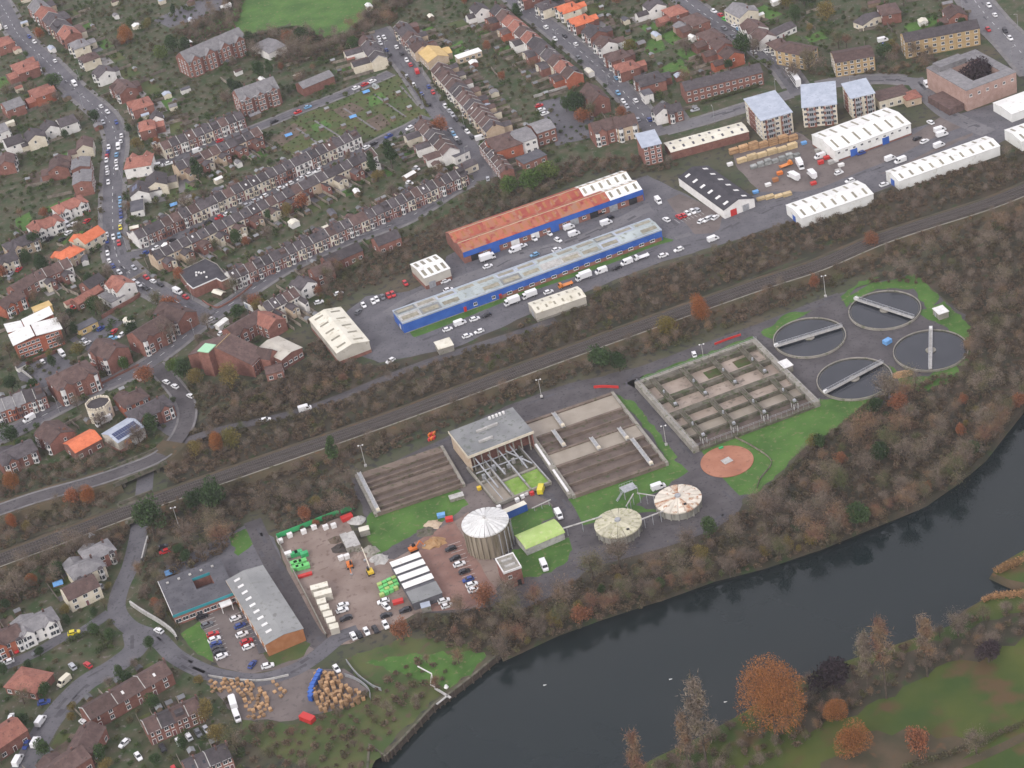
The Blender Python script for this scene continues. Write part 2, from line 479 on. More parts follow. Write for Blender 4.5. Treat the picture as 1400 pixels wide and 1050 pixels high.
zone('grass_bank', [(500, 905), (560, 892), (650, 893), (668, 898), (650, 915), (615, 940), (585, 935), (560, 925)], 'grass', .035, 1.0, seed=7)
zone('playing_field', [(255, 55), (330, 8), (335, -60), (560, -60), (500, 20), (470, 48), (430, 55), (400, 30), (330, 50), (300, 40)], 'grass', .04, 2.0, seed=8)
zone('sports_court', [(210, 28), (255, 5), (300, -5), (312, 12), (232, 38)], 'asphalt', .05, 0)
zone('dirt_patch', [(1083, 948), (1200, 900), (1260, 885), (1330, 860), (1420, 830), (1420, 800), (1500, 780), (1420, 870), (1250, 930), (1170, 975), (1100, 1000)], 'wood_floor', .02, 2.5, seed=9)
zone('autumn_litter', [(1180, 1000), (1260, 1000), (1330, 1010), (1300, 1040), (1200, 1060), (1120, 1060)], 'embankment', .024, 3.0, seed=10)
# industrial estate tarmac
zone('estate_yard', [(470, 430), (500, 405), (560, 398), (608, 375), (610, 350), (700, 300), (885, 240), (930, 262), (985, 290), (1040, 262), (1090, 235), (1160, 215), (1250, 175), (1400, 130), (1440, 120), (1440, 165), (1400, 178), (1340, 210), (1200, 262), (1090, 300), (1000, 330), (905, 358), (810, 395), (720, 432), (620, 476), (520, 496), (490, 486)], 'asphalt', .03, .5)
zone('estate_yard', [(1000, 205), (1090, 180), (1120, 200), (1145, 222), (1245, 186), (1300, 150), (1330, 165), (1330, 185), (1215, 235), (1170, 245), (1100, 262), (1040, 262), (1010, 232)], 'pink_yard', .045, .6)
zone('car_park', [(903, 278), (930, 265), (990, 292), (982, 318), (950, 320), (925, 305)], 'pink_yard', .05, .3)
zone('verge', [(560, 452), (905, 324), (922, 328), (900, 340), (640, 440), (570, 466)], 'grass', .05, .3, seed=11)
# water works ground
zone('works_ground', [(480, 655), (600, 605), (690, 555), (860, 505), (1030, 450), (1130, 405), (1240, 375), (1320, 430), (1320, 490), (1240, 540), (1110, 600), (1040, 665), (960, 720), (850, 760), (780, 785), (690, 825), (640, 835), (560, 840), (530, 770), (500, 710)], 'asphalt_dark', .03, .8, seed=12)
for k, g in enumerate([
    [(505, 702), (600, 672), (625, 668), (640, 690), (620, 705), (560, 735), (515, 760), (500, 730)],
    [(702, 700), (752, 690), (760, 705), (705, 735), (695, 720)],
    [(760, 690), (920, 628), (940, 645), (905, 668), (880, 680), (870, 690), (900, 700), (850, 700), (812, 715), (790, 720), (770, 705)],
    [(840, 540), (870, 550), (925, 625), (912, 635), (895, 600)],
    [(700, 752), (780, 735), (785, 750), (770, 772), (735, 790), (712, 790)],
    [(945, 618), (1125, 552), (1140, 545), (1210, 545), (1170, 575), (1110, 605), (1060, 650), (1035, 675), (990, 680), (965, 640)],
    [(850, 525), (1030, 460), (1042, 470), (868, 530)],
    [(1040, 455), (1070, 435), (1095, 432), (1060, 465)],
    [(1150, 410), (1190, 388), (1250, 375), (1285, 405), (1270, 430), (1250, 395), (1200, 395), (1165, 415)],
    [(1252, 428), (1292, 412), (1328, 448), (1326, 500), (1306, 500), (1312, 470), (1290, 445)], [(1042, 458), (1072, 430), (1112, 424), (1082, 438), (1056, 464)], [(1150, 405), (1175, 385), (1205, 378), (1165, 398), (1158, 420)], [(1120, 545), (1145, 548), (1180, 548), (1150, 560), (1125, 556)],
    [(1215, 500), (1240, 515), (1270, 515), (1310, 490), (1310, 520), (1260, 535), (1230, 525)]]):
    zone('lawn', g, 'grass', .05 + .003 * k, .5, seed=20 + k)
zone('sludge_yard', [(610, 672), (700, 640), (760, 690), (690, 715), (640, 700), (600, 730)], 'pink_yard', .046, .5)
zone('storage_yard', [(378, 738), (470, 705), (500, 760), (540, 765), (640, 700), (690, 790), (655, 832), (570, 838), (480, 880), (440, 885), (415, 840)], 'gravel_yard', .055, .5, seed=31)
zone('brick_paving', [(560, 745), (620, 712), (640, 745), (680, 810), (640, 832), (590, 835)], 'brick_yard', .06, .3, seed=32)
zone('car_park', [(272, 850), (318, 818), (355, 895), (415, 880), (440, 890), (400, 912), (340, 922), (300, 912), (276, 880)], 'pink_yard', .05, .3)
zone('lawn', [(247, 867), (272, 850), (283, 870), (292, 905), (270, 895)], 'grass', .06, .3, seed=33)
zone('lawn', [(360, 893), (412, 872), (425, 880), (415, 898), (375, 912)], 'rough_grass', .065, .3, seed=34)
zone('lawn', [(312, 735), (340, 722), (352, 740), (325, 760)], 'grass', .06, .5, seed=35)
zone('yard_surface', [(215, 780), (340, 715), (375, 735), (420, 880), (350, 895), (315, 800), (240, 830)], 'asphalt', .04, .3)
zone('pallet_yard', [(282, 935), (360, 930), (420, 915), (470, 915), (505, 945), (480, 965), (400, 985), (330, 985)], 'pink_yard', .05, .8, seed=36)
zone('forecourt', [(95, 465), (150, 430), (170, 440), (120, 480)], 'asphalt', .05, .3)
zone('car_park', [(20, 500), (75, 480), (110, 500), (60, 530), (28, 520)], 'asphalt', .05, .3)
zone('forecourt', [(225, 510), (265, 545), (270, 575), (235, 598), (195, 575), (200, 560), (232, 545)], 'asphalt', .052, .3)
zone('car_park', [(735, 140), (800, 125), (820, 185), (760, 200)], 'asphalt', .05, .3)
zone('allotment_ground', [(375, 195), (400, 165), (545, 100), (590, 160), (500, 190), (400, 215)], 'rough_grass', .04, 1.0, seed=37)
for k, g in enumerate([[(372, 190), (402, 168), (420, 178), (385, 200)], [(500, 165), (520, 155), (535, 170), (515, 180)], [(455, 150), (480, 140), (500, 150), (470, 163)]]):
    zone('vegetable_plot', g, 'dirt', .055, .4, seed=40 + k)
for k, g in enumerate([[(425, 172), (445, 164), (455, 172), (432, 182)], [(500, 133), (520, 126), (530, 138), (508, 146)], [(605, 70), (632, 55), (642, 75), (612, 90)], [(772, 138), (800, 132), (808, 155), (778, 152)], [(900, 95), (930, 80), (945, 102), (910, 112)], [(875, 60), (900, 50), (912, 68), (885, 76)], [(20, 300), (40, 290), (50, 310), (25, 318)], [(1100, 50), (1125, 42), (1132, 52), (1108, 58)], [(1235, 35), (1280, 20), (1285, 32), (1245, 45)], [(220, 580), (200, 560), (185, 552), (190, 545)]]):
    zone('back_lawn', g, 'grass', .055, .4, seed=50 + k)

# ---- roads
road('main_road', [(-30, -40), (5, 12), (27, 50), (62, 82), (92, 112), (117, 135), (140, 155), (155, 176), (159, 200), (156, 225), (154, 262), (154, 300), (156, 332), (162, 356), (178, 374), (198, 389), (225, 404), (250, 417), (276, 432)], 9.5, .08, 'asphalt', 2.2, True)
road('street', [(-30, 612), (0, 598), (25, 586), (75, 560), (120, 537), (175, 513), (208, 494), (238, 472), (283, 436), (320, 413), (350, 392), (385, 370), (413, 356), (455, 336), (510, 316), (550, 302), (583, 283), (615, 262), (648, 247)], 8.0, .074, 'asphalt', 1.8, True)
road('side_street', [(170, 232), (225, 222), (270, 206), (302, 193), (345, 177), (380, 163), (407, 152), (440, 140), (480, 124), (535, 100)], 6.5, .068, 'asphalt', 1.4)
road('side_street', [(164, 352), (200, 344), (235, 326), (263, 313), (301, 297), (338, 279), (395, 252), (435, 233), (502, 202), (532, 187), (560, 174), (585, 160)], 6.8, .069, 'asphalt', 1.4)
road('street', [(518, 40), (530, 55), (545, 76), (562, 99), (588, 138), (612, 170), (637, 198), (655, 222), (662, 246)], 9.0, .072, 'asphalt', 1.8)
road('street', [(680, -30), (712, 7), (745, 32), (775, 56), (805, 80), (835, 107), (860, 134), (880, 158), (896, 182)], 9.5, .078, 'asphalt', 1.8, True)
road('street', [(905, -30), (937, 0), (975, 27), (1012, 48), (1045, 72), (1065, 87), (1080, 106), (1094, 126)], 9.5, .076, 'asphalt', 1.8, True)
road('street', [(880, 186), (900, 181), (960, 165), (1022, 146), (1094, 124), (1150, 112), (1210, 108), (1250, 112)], 7.5, .070, 'asphalt_pale', 1.6)
road('street', [(1250, 108), (1265, 128), (1290, 152), (1320, 168), (1352, 182)], 8.0, .066, 'asphalt_pale', 0)
road('trunk_road', [(1315, -30), (1332, 0), (1356, 30), (1382, 56), (1420, 100)], 14.0, .075, 'asphalt_pale', 2.0, True)
road('estate_road', [(500, 478), (560, 470), (633, 443), (725, 406), (798, 381), (855, 360), (905, 340), (950, 330), (980, 323), (1025, 298), (1060, 280), (1110, 268), (1180, 240), (1225, 222), (1290, 190), (1360, 165), (1430, 140)], 7.5, .064, 'asphalt', 0)
road('estate_road', [(530, 430), (575, 404), (663, 371), (700, 352), (783, 331), (850, 302), (893, 282), (915, 300), (935, 325)], 7.0, .060, 'asphalt_pale', 0)
road('estate_road', [(893, 262), (905, 285), (935, 320)], 8.0, .061, 'asphalt', 0)
road('bridge_road', [(-40, 709, 3.0), (0, 697, 3.0), (50, 680, 3.0), (125, 659, 3.0), (175, 642, 3.0), (217, 624, 3.0), (243, 600, 2.2), (255, 575, .8), (254, 552, 0), (238, 528, 0), (212, 500, 0)], 6.4, .071, 'asphalt_dark', .9)
road('service_lane', [(243, 606, 1.8), (300, 588, .5), (360, 575, 0), (418, 560, 0), (480, 537, 0), (540, 512, 0), (600, 490, 0), (650, 474, 0), (700, 458, 0), (760, 437, 0)], 4.5, .058, 'asphalt_dark', 0)
road('lane', [(196, 690), (192, 706), (188, 735), (178, 775), (164, 807), (160, 835), (178, 858), (213, 872), (238, 896), (270, 914), (300, 924), (350, 930), (400, 917), (433, 897), (463, 873), (490, 862)], 6.5, .067, 'asphalt', 0)
road('lane', [(150, 838), (108, 866), (83, 873), (50, 892), (12, 908), (-30, 922)], 5.0, .062, 'asphalt', 0)
road('lane', [(185, 862), (186, 886), (155, 912), (120, 932), (93, 957), (68, 987), (50, 1017), (33, 1048), (10, 1090)], 9.0, .065, 'asphalt', 0)
road('works_road', [(700, 830), (760, 800), (800, 770), (850, 755), (920, 735), (975, 712), (1000, 690), (985, 670), (955, 635), (925, 590), (880, 545), (862, 520), (870, 510)], 7.5, .068, 'asphalt_dark', 0)
road('works_road', [(800, 770), (785, 720), (765, 685), (740, 670)], 6.0, .066, 'asphalt_dark', 0)
road('works_road', [(500, 660), (560, 628), (620, 600), (700, 560), (780, 530), (865, 512), (950, 480), (1040, 448), (1110, 420), (1150, 405)], 6.0, .062, 'asphalt_dark', 0)
road('access_lane', [(345, 712), (365, 755), (395, 810), (425, 865), (445, 885)], 6.5, .064, 'asphalt_dark', 0)
road('park_track', [(1240, 1065), (1290, 1052), (1340, 1035), (1420, 998)], 3.0, .06, 'embankment', 0)
build_roads()

# ---- railway on its low embankment
RAIL_Z = 2.4
rail_px = [(-60, 786), (0, 764), (70, 738), (175, 698), (230, 677), (350, 635), (525, 574), (690, 513), (838, 459), (975, 410), (1050, 384), (1120, 361), (1213, 322), (1350, 278), (1420, 250), (1500, 222)]
rail = smooth(GL(rail_px, RAIL_Z), 6)
# the lane passes under the line: leave the embankment open there
under = G(193, 697, 1.0)
def cut_runs(pts, c, r):
    runs, cur = [], []
    for p in pts:
        if (p - c).length < r:
            if len(cur) > 1: runs.append(cur)
            cur = []
        else: cur.append(p)
    if len(cur) > 1: runs.append(cur)
    return runs
dense = []
for i in range(1, len(rail)):
    k = max(1, int((rail[i] - rail[i - 1]).length / 2.0))
    dense += [rail[i - 1].lerp(rail[i], j / k) for j in range(k)]
dense.append(rail[-1])
for run in cut_runs(dense, under, 5.0):
    tag(profile_strip('railway_embankment', run, [(-8.8, 0), (-5.2, RAIL_Z - .35), (4.6, RAIL_Z - .35), (8.8, 0)], 'embankment'), kind='structure')
    for e in (run[0], run[-1]):
        if (e - under).length < 12:
            d = (run[1] - run[0]).normalized()
            tag(MB().rbox(e.x, e.y, (RAIL_Z - .4) / 2, 1.2, 15, RAIL_Z - .4, math.atan2(d.y, d.x)).build('bridge_abutment', 'concrete_old'), 'stained abutment wall of the rail bridge, %s side of the lane' % ('left' if e is run[-1] else 'right'), 'bridge abutment')
ballast = tag(profile_strip('ballast_bed', dense, [(-4.1, RAIL_Z - .55), (-3.5, RAIL_Z - .05), (3.5, RAIL_Z - .05), (4.1, RAIL_Z - .55)], 'ballast'), kind='structure')
tr = thing('railway_track', 'twin railway tracks running through the wooded cutting', 'railway track')
for off in (-2.55, -1.1, 1.1, 2.55):
    profile_strip('rail', dense, [(off - .07, RAIL_Z + .0), (off - .07, RAIL_Z + .26), (off + .07, RAIL_Z + .26), (off + .07, RAIL_Z)], 'rail_steel', tr)
sl = MB(); acc = 0
for i in range(1, len(dense)):
    a, b = dense[i - 1], dense[i]; d = (b - a); L = d.length; d = d / L; nv = Vector((-d.y, d.x)); ang = math.atan2(d.y, d.x)
    for k in range(3):
        p = a + d * (L * (k + .5) / 3)
        for off in (-1.825, 1.825):
            q = p + nv * off; sl.rbox(q.x, q.y, RAIL_Z + .02, .26, 2.5, .16, ang)
sl.build('sleepers', 'sleeper', tr)['kind'] = 'stuff'
tag(profile_strip('cable_trough', dense, [(-4.75, RAIL_Z - .5), (-4.75, RAIL_Z - .12), (-4.4, RAIL_Z - .1), (-4.4, RAIL_Z - .4)], 'concrete'), 'pale concrete cable trough running beside the railway tracks', 'cable trough')
d = (G(230, 677, 2) - G(175, 698, 2)).normalized()
br = thing('rail_bridge', 'short rail bridge carrying the tracks over the lane', 'bridge', (under.x, under.y, 0), math.atan2(d.y, d.x))
MB().box(-6, 6, -6.4, 6.4, RAIL_Z - .9, RAIL_Z - .5).build('deck', 'concrete_old', br)
for s in (-1, 1): MB().box(-6.5, 6.5, s * 6.7 - .25, s * 6.7 + .25, RAIL_Z - 1.0, RAIL_Z + .9).build('parapet', 'concrete_old', br)
# road bridge embankment
br_px = [(-40, 709), (0, 697), (50, 680), (125, 659), (165, 646), (175, 642), (217, 624), (243, 600)]
bp2 = smooth(GL(br_px, 3.0), 6); c2 = G(186, 642, 2.0)
dn = []
for i in range(1, len(bp2)):
    k = max(1, int((bp2[i] - bp2[i - 1]).length / 2.0)); dn += [bp2[i - 1].lerp(bp2[i], j / k) for j in range(k)]
for run in cut_runs(dn, c2, 6.0):
    profile_strip('road_embankment', run, [(-9.5, 0), (-5.6, 2.98), (5.6, 2.98), (9.5, 0)], 'embankment', kind='structure')
d = (G(217, 624, 3) - G(175, 642, 3)).normalized()
rb = thing('road_bridge', 'low concrete road bridge over the lane beside the rail bridge', 'bridge', (c2.x, c2.y, 0), math.atan2(d.y, d.x))
MB().box(-8, 8, -5.6, 5.6, 2.2, 3.0).build('deck', 'concrete_old', rb)
for s in (-1, 1): MB().box(-11, 11, s * 5.7 - .18, s * 5.7 + .18, 2.1, 4.0).build('parapet', 'concrete_old', rb)
for s in (-1, 1): MB().box(s * 7 - .6, s * 7 + .6, -5.3, 5.3, 0, 2.2).build('abutment', 'concrete_old', rb)
tag(strip('lane_under_bridges', [G(200, 640), under, G(190, 716)], 6.5, .075, 'asphalt'), kind='structure')

def bay_lines(px0, px1, n, L, dirv, parent_name='parking_bays', z=.066):
    mb = MB(); A, B = G(*px0), G(*px1)
    for k in range(n + 1):
        p = A.lerp(B, k / n); a = math.atan2(*(lambda e: (e.y, e.x))(G(px0[0] + dirv[0], px0[1] + dirv[1]) - A)); e = Vector((math.cos(a), math.sin(a))); v = Vector((-e.y, e.x)) * .06; q = p + e * L
        mb.quad((p.x - v.x, p.y - v.y, z), (q.x - v.x, q.y - v.y, z), (q.x + v.x, q.y + v.y, z), (p.x + v.x, p.y + v.y, z))
    return tag(mb.build(parent_name, 'line_paint'), kind='structure')
bay_lines((271, 841), (297, 903), 12, 4.8, (20, -8)); bay_lines((316, 842), (334, 888), 9, 4.8, (20, -8))
bay_lines((612, 746), (642, 812), 12, 4.6, (18, -6), z=.075)
bay_lines((922, 300), (955, 288), 7, 4.6, (16, 11)); bay_lines((954, 304), (980, 297), 6, 4.6, (16, -12))
# ================================================================== BUILDING MATERIALS
mat('brick', (0.185, 0.080, 0.060), (0.25, 0.118, 0.090), 0.5, c3=(0.14, 0.066, 0.052), scale3=1.5, f3=0.3, obj_rand=0.18)
mat('red_brick', (0.30, 0.085, 0.045), (0.37, 0.125, 0.07), 0.5, c3=(0.22, 0.07, 0.045), scale3=1.5, f3=0.3, obj_rand=0.1)
mat('pink_brick', (0.33, 0.215, 0.175), (0.40, 0.275, 0.23), 0.4, c3=(0.28, 0.18, 0.15), scale3=1.5, f3=0.3)
mat('yellow_brick', (0.36, 0.25, 0.12), (0.44, 0.32, 0.17), 0.4, c3=(0.30, 0.2, 0.10), scale3=1.5, f3=0.3, obj_rand=0.08)
mat('cream_render', (0.56, 0.50, 0.38), (0.66, 0.60, 0.48), 0.4, c3=(0.46, 0.40, 0.30), scale3=1.2, f3=0.2, obj_rand=0.12)
mat('white_render', (0.64, 0.62, 0.58), (0.74, 0.72, 0.68), 0.4, c3=(0.52, 0.50, 0.46), scale3=1.2, f3=0.2, obj_rand=0.06)
mat('tan_render', (0.42, 0.32, 0.22), (0.50, 0.40, 0.29), 0.4, c3=(0.36, 0.27, 0.19), scale3=1.2, f3=0.25, obj_rand=0.1)
mat('slate', (0.050, 0.042, 0.045), (0.082, 0.070, 0.073), 0.5, c3=(0.042, 0.040, 0.034), scale3=1.4, f3=0.3, rough=0.7, obj_rand=0.28)
mat('brown_tile', (0.080, 0.050, 0.044), (0.120, 0.078, 0.068), 0.5, c3=(0.062, 0.045, 0.038), scale3=1.4, f3=0.3, obj_rand=0.22)
mat('red_tile', (0.24, 0.095, 0.070), (0.32, 0.14, 0.10), 0.5, c3=(0.18, 0.08, 0.06), scale3=1.4, f3=0.35, obj_rand=0.15)
mat('orange_tile', (0.52, 0.130, 0.055), (0.62, 0.18, 0.085), 0.5, c3=(0.42, 0.11, 0.05), scale3=1.4, f3=0.25, obj_rand=0.08)
mat('grey_tile', (0.17, 0.165, 0.168), (0.23, 0.222, 0.222), 0.5, c3=(0.14, 0.135, 0.135), scale3=1.4, f3=0.3, obj_rand=0.12)
mat('flat_felt', (0.075, 0.075, 0.085), (0.115, 0.113, 0.123), 0.25, c3=(0.06, 0.06, 0.066), scale3=1.0, f3=0.3, obj_rand=0.1)
mat('black_felt', (0.035, 0.034, 0.040), (0.062, 0.058, 0.066), 0.25, c3=(0.03, 0.03, 0.034), scale3=1.0, f3=0.3)
mat('grey_felt', (0.17, 0.175, 0.175), (0.235, 0.24, 0.235), 0.15, c3=(0.13, 0.145, 0.125), scale3=0.6, f3=0.35)
mat('lead_grey', (0.33, 0.37, 0.43), (0.42, 0.46, 0.52), 0.3, c3=(0.29, 0.33, 0.39), scale3=0.8, f3=0.3, rough=0.5)
mat('white_sheet', (0.66, 0.66, 0.62), (0.78, 0.78, 0.74), 0.12, c3=(0.58, 0.57, 0.51), scale3=0.5, f3=0.25, rough=0.5)
mat('cream_sheet', (0.58, 0.55, 0.44), (0.70, 0.67, 0.56), 0.15, c3=(0.46, 0.42, 0.31), scale3=0.5, f3=0.25, rough=0.55)
mat('beige_sheet', (0.40, 0.37, 0.31), (0.50, 0.47, 0.40), 0.15, c3=(0.33, 0.30, 0.24), scale3=0.5, f3=0.25, rough=0.6)
mat('pale_asbestos', (0.29, 0.33, 0.33), (0.42, 0.47, 0.46), 0.12, c3=(0.24, 0.26, 0.22), scale3=0.5, f3=0.35, rough=0.7)
mat('rust_sheet', (0.42, 0.120, 0.065), (0.30, 0.155, 0.10), 0.14, c3=(0.26, 0.040, 0.035), scale3=0.3, f3=0.42, rough=0.7, detail=8)
mat('rust_sheet_b', (0.25, 0.042, 0.036), (0.36, 0.10, 0.06), 0.14, c3=(0.34, 0.20, 0.13), scale3=0.3, f3=0.35, rough=0.7, detail=8)
mat('dull_rooflight', (0.20, 0.185, 0.13), (0.30, 0.28, 0.21), 0.6, rough=0.4, obj_rand=0.15)
mat('blue_cladding', (0.022, 0.085, 0.34), (0.040, 0.125, 0.43), 0.2, c3=(0.06, 0.14, 0.38), scale3=0.8, f3=0.2, rough=0.45)
mat('teal_trim', (0.03, 0.24, 0.27), rough=0.5)
mat('green_sheet', (0.30, 0.42, 0.11), (0.39, 0.52, 0.17), 0.2, c3=(0.44, 0.5, 0.22), scale3=0.6, f3=0.3, rough=0.5)
mat('green_paint', (0.03, 0.30, 0.10), (0.05, 0.38, 0.14), 0.4, rough=0.5)
mat('mint_roof', (0.34, 0.60, 0.38), rough=0.6)
mat('rust_brick', (0.30, 0.12, 0.045), (0.36, 0.16, 0.07), 0.5)
mat('solar', (0.030, 0.045, 0.11), rough=0.2, spec=0.6)
mat('red_paint', (0.50, 0.035, 0.03), rough=0.4)
mat('orange_paint', (0.62, 0.17, 0.03), rough=0.5)
mat('yellow_paint', (0.62, 0.42, 0.03), rough=0.45)
mat('yellow_sheet', (0.50, 0.35, 0.14), (0.58, 0.42, 0.19), 0.4)
mat('blue_tarp', (0.10, 0.26, 0.52), (0.16, 0.36, 0.62), 1.0, rough=0.5)

def slab(mb, a, b, c, d, t=.14, mi=0):
    """thin slab: a,b,c,d counter-clockwise seen from outside"""
    a, b, c, d = map(Vector, (a, b, c, d)); n = (b - a).cross(d - a).normalized() * t
    q = [a, b, c, d]; lo = [p - n for p in q]
    i = len(mb.v); mb.v += [tuple(p) for p in q + lo]
    for f in ((0, 1, 2, 3), (7, 6, 5, 4), (0, 4, 5, 1), (1, 5, 6, 2), (2, 6, 7, 3), (3, 7, 4, 0)):
        mb.f.append(tuple(i + k for k in f)); mb.m.append(mi)
    return mb

def gable_wall(w, d, h, rise, ridge='x', z0=0.0):
    mb = MB(); x, y = w / 2, d / 2
    if ridge == 'x':
        mb.quad((-x, -y, z0), (x, -y, z0), (x, -y, h), (-x, -y, h)); mb.quad((x, y, z0), (-x, y, z0), (-x, y, h), (x, y, h))
        mb.poly([(x, -y, z0), (x, y, z0), (x, y, h), (x, 0, h + rise), (x, -y, h)]); mb.poly([(-x, y, z0), (-x, -y, z0), (-x, -y, h), (-x, 0, h + rise), (-x, y, h)])
    else:
        mb.quad((x, -y, z0), (x, y, z0), (x, y, h), (x, -y, h)); mb.quad((-x, y, z0), (-x, -y, z0), (-x, -y, h), (-x, y, h))
        mb.poly([(-x, -y, z0), (x, -y, z0), (x, -y, h), (0, -y, h + rise), (-x, -y, h)]); mb.poly([(x, y, z0), (-x, y, z0), (-x, y, h), (0, y, h + rise), (x, y, h)])
    return mb

def gable_roof(w, d, h, rise, ridge='x', oh=.3, og=.12, t=.16):
    mb = MB()
    if ridge == 'x':
        x, y = w / 2 + og, d / 2; s = rise / y; yo = y + oh; zo = h - s * oh; u = .10
        slab(mb, (-x, -yo, zo + u), (x, -yo, zo + u), (x, 0, h + rise + u), (-x, 0, h + rise + u), t)
        slab(mb, (x, yo, zo + u), (-x, yo, zo + u), (-x, 0, h + rise + u), (x, 0, h + rise + u), t)
    else:
        x, y = w / 2, d / 2 + og; s = rise / x; xo = x + oh; zo = h - s * oh; u = .10
        slab(mb, (xo, -y, zo + u), (xo, y, zo + u), (0, y, h + rise + u), (0, -y, h + rise + u), t)
        slab(mb, (-xo, y, zo + u), (-xo, -y, zo + u), (0, -y, h + rise + u), (0, y, h + rise + u), t)
    return mb

def hip_roof(w, d, h, rise, oh=.35):
    mb = MB(); x, y = w / 2 + oh, d / 2 + oh; z = h - .05; zt = h + rise
    if w >= d: a, b = (-x + y, 0, zt), (x - y, 0, zt)
    else: a, b = (0, -y + x, zt), (0, y - x, zt)
    A, B, C, D_ = (-x, -y, z), (x, -y, z), (x, y, z), (-x, y, z)
    if w >= d:
        mb.quad(A, B, b, a); mb.tri(B, C, b); mb.quad(C, D_, a, b); mb.tri(D_, A, a)
    else:
        mb.tri(A, B, a); mb.quad(B, C, b, a); mb.tri(C, D_, b); mb.quad(D_, A, a, b)
    mb.quad(D_, C, B, A)
    for p, q in ((A, B), (B, C), (C, D_), (D_, A)):
        mb.quad((p[0], p[1], z - .18), (q[0], q[1], z - .18), q, p)
    mb.beam(a, b, .25, .18)
    return mb

def window_mesh(w, h, nx=2):
    mb = MB(); f = .09
    mb.box(-w / 2, w / 2, -.02, .04, 0, h, 1)
    for x0, x1, z0, z1 in ((-w / 2 - f, -w / 2 + .02, -f, h + f), (w / 2 - .02, w / 2 + f, -f, h + f), (-w / 2, w / 2, -f, .03), (-w / 2, w / 2, h - .03, h + f)):
        mb.box(x0, x1, -.09, .05, z0, z1, 0)
    for k in range(1, nx): mb.box(-w / 2 + w * k / nx - .035, -w / 2 + w * k / nx + .035, -.07, .03, 0, h, 0)
    mb.box(-w / 2 - .15, w / 2 + .15, -.16, .02, -f - .07, -f + .005, 0)
    return mb.mesh('window', ['white_paint', 'pane'])
WIN = {}
def win(w, h, nx=2):
    k = (round(w, 2), round(h, 2), nx)
    if k not in WIN: WIN[k] = window_mesh(w, h, nx)
    return WIN[k]
def put_win(parent, x, y, z, w, h, rz=0.0, nx=2, name='window'):
    o = link(name, win(w, h, nx), parent); o.location = (x, y, z); o.rotation_euler = (0, 0, rz); return o

_dm = MB(); _dm.box(-.5, .5, -.06, .05, 0, 2.1, 0); _dm.box(-.62, -.5, -.09, .05, 0, 2.25, 1); _dm.box(.5, .62, -.09, .05, 0, 2.25, 1); _dm.box(-.5, .5, -.09, .05, 2.1, 2.25, 1)
mat('door_paint', (0.10, 0.06, 0.06), (0.16, 0.05, 0.05), 0.05, obj_rand=0.5)
DOOR = _dm.mesh('door', ['door_paint', 'white_paint'])
def chimney_mesh(sx=.9, sy=.6, hh=1.5):
    mb = MB(); mb.box(-sx / 2, sx / 2, -sy / 2, sy / 2, -1.0, hh, 0); mb.box(-sx / 2 - .07, sx / 2 + .07, -sy / 2 - .07, sy / 2 + .07, hh, hh + .16, 0)
    for k in (-1, 1): mb.cone((k * sx * .25, 0, hh + .16), (k * sx * .25, 0, hh + .6), .14, .11, 6, 1)
    return mb.mesh('chimney', ['brown_tile', 'brick'])
CHIM = chimney_mesh(.7, .55, 1.1); CHIM_BIG = chimney_mesh(.55, 1.2, 1.1)

def bay_mesh(bw, bd, h0, h1, two=False, roof='slate'):
    """canted bay with a hipped cap: wall, panes, cap"""
    mb = MB(); P = [(-bw / 2, 0), (-bw / 2 + .5, -bd), (bw / 2 - .5, -bd), (bw / 2, 0)]
    mb.prism(P + [(bw / 2, .1), (-bw / 2, .1)], 0, h1, 0)
    for z0 in ((.75, 3.35) if two else (.75,)):
        for a, b in ((P[0], P[1]), (P[1], P[2]), (P[2], P[3])):
            a, b = Vector(a), Vector(b); n = Vector((b - a).yx); n = Vector((n.x, -n.y)).normalized() * .03
            a2, b2 = a.lerp(b, .14) + n, a.lerp(b, .86) + n
            mb.quad((a2.x, a2.y, z0), (b2.x, b2.y, z0), (b2.x, b2.y, z0 + 1.5), (a2.x, a2.y, z0 + 1.5), 1)
    e = [(p[0] * 1.1, p[1] - .12 if p[1] else .02) for p in P]
    top = [(-bw / 4, 0, h1 + .7), (bw / 4, 0, h1 + .7)]
    mb.quad((*e[1], h1 - .02), (*e[2], h1 - .02), top[1], top[0], 2); mb.tri((*e[0], h1 - .02), (*e[1], h1 - .02), top[0], 2); mb.tri((*e[2], h1 - .02), (*e[3], h1 - .02), top[1], 2)
    return mb.mesh('bay_window', ['white_paint', 'pane', roof])

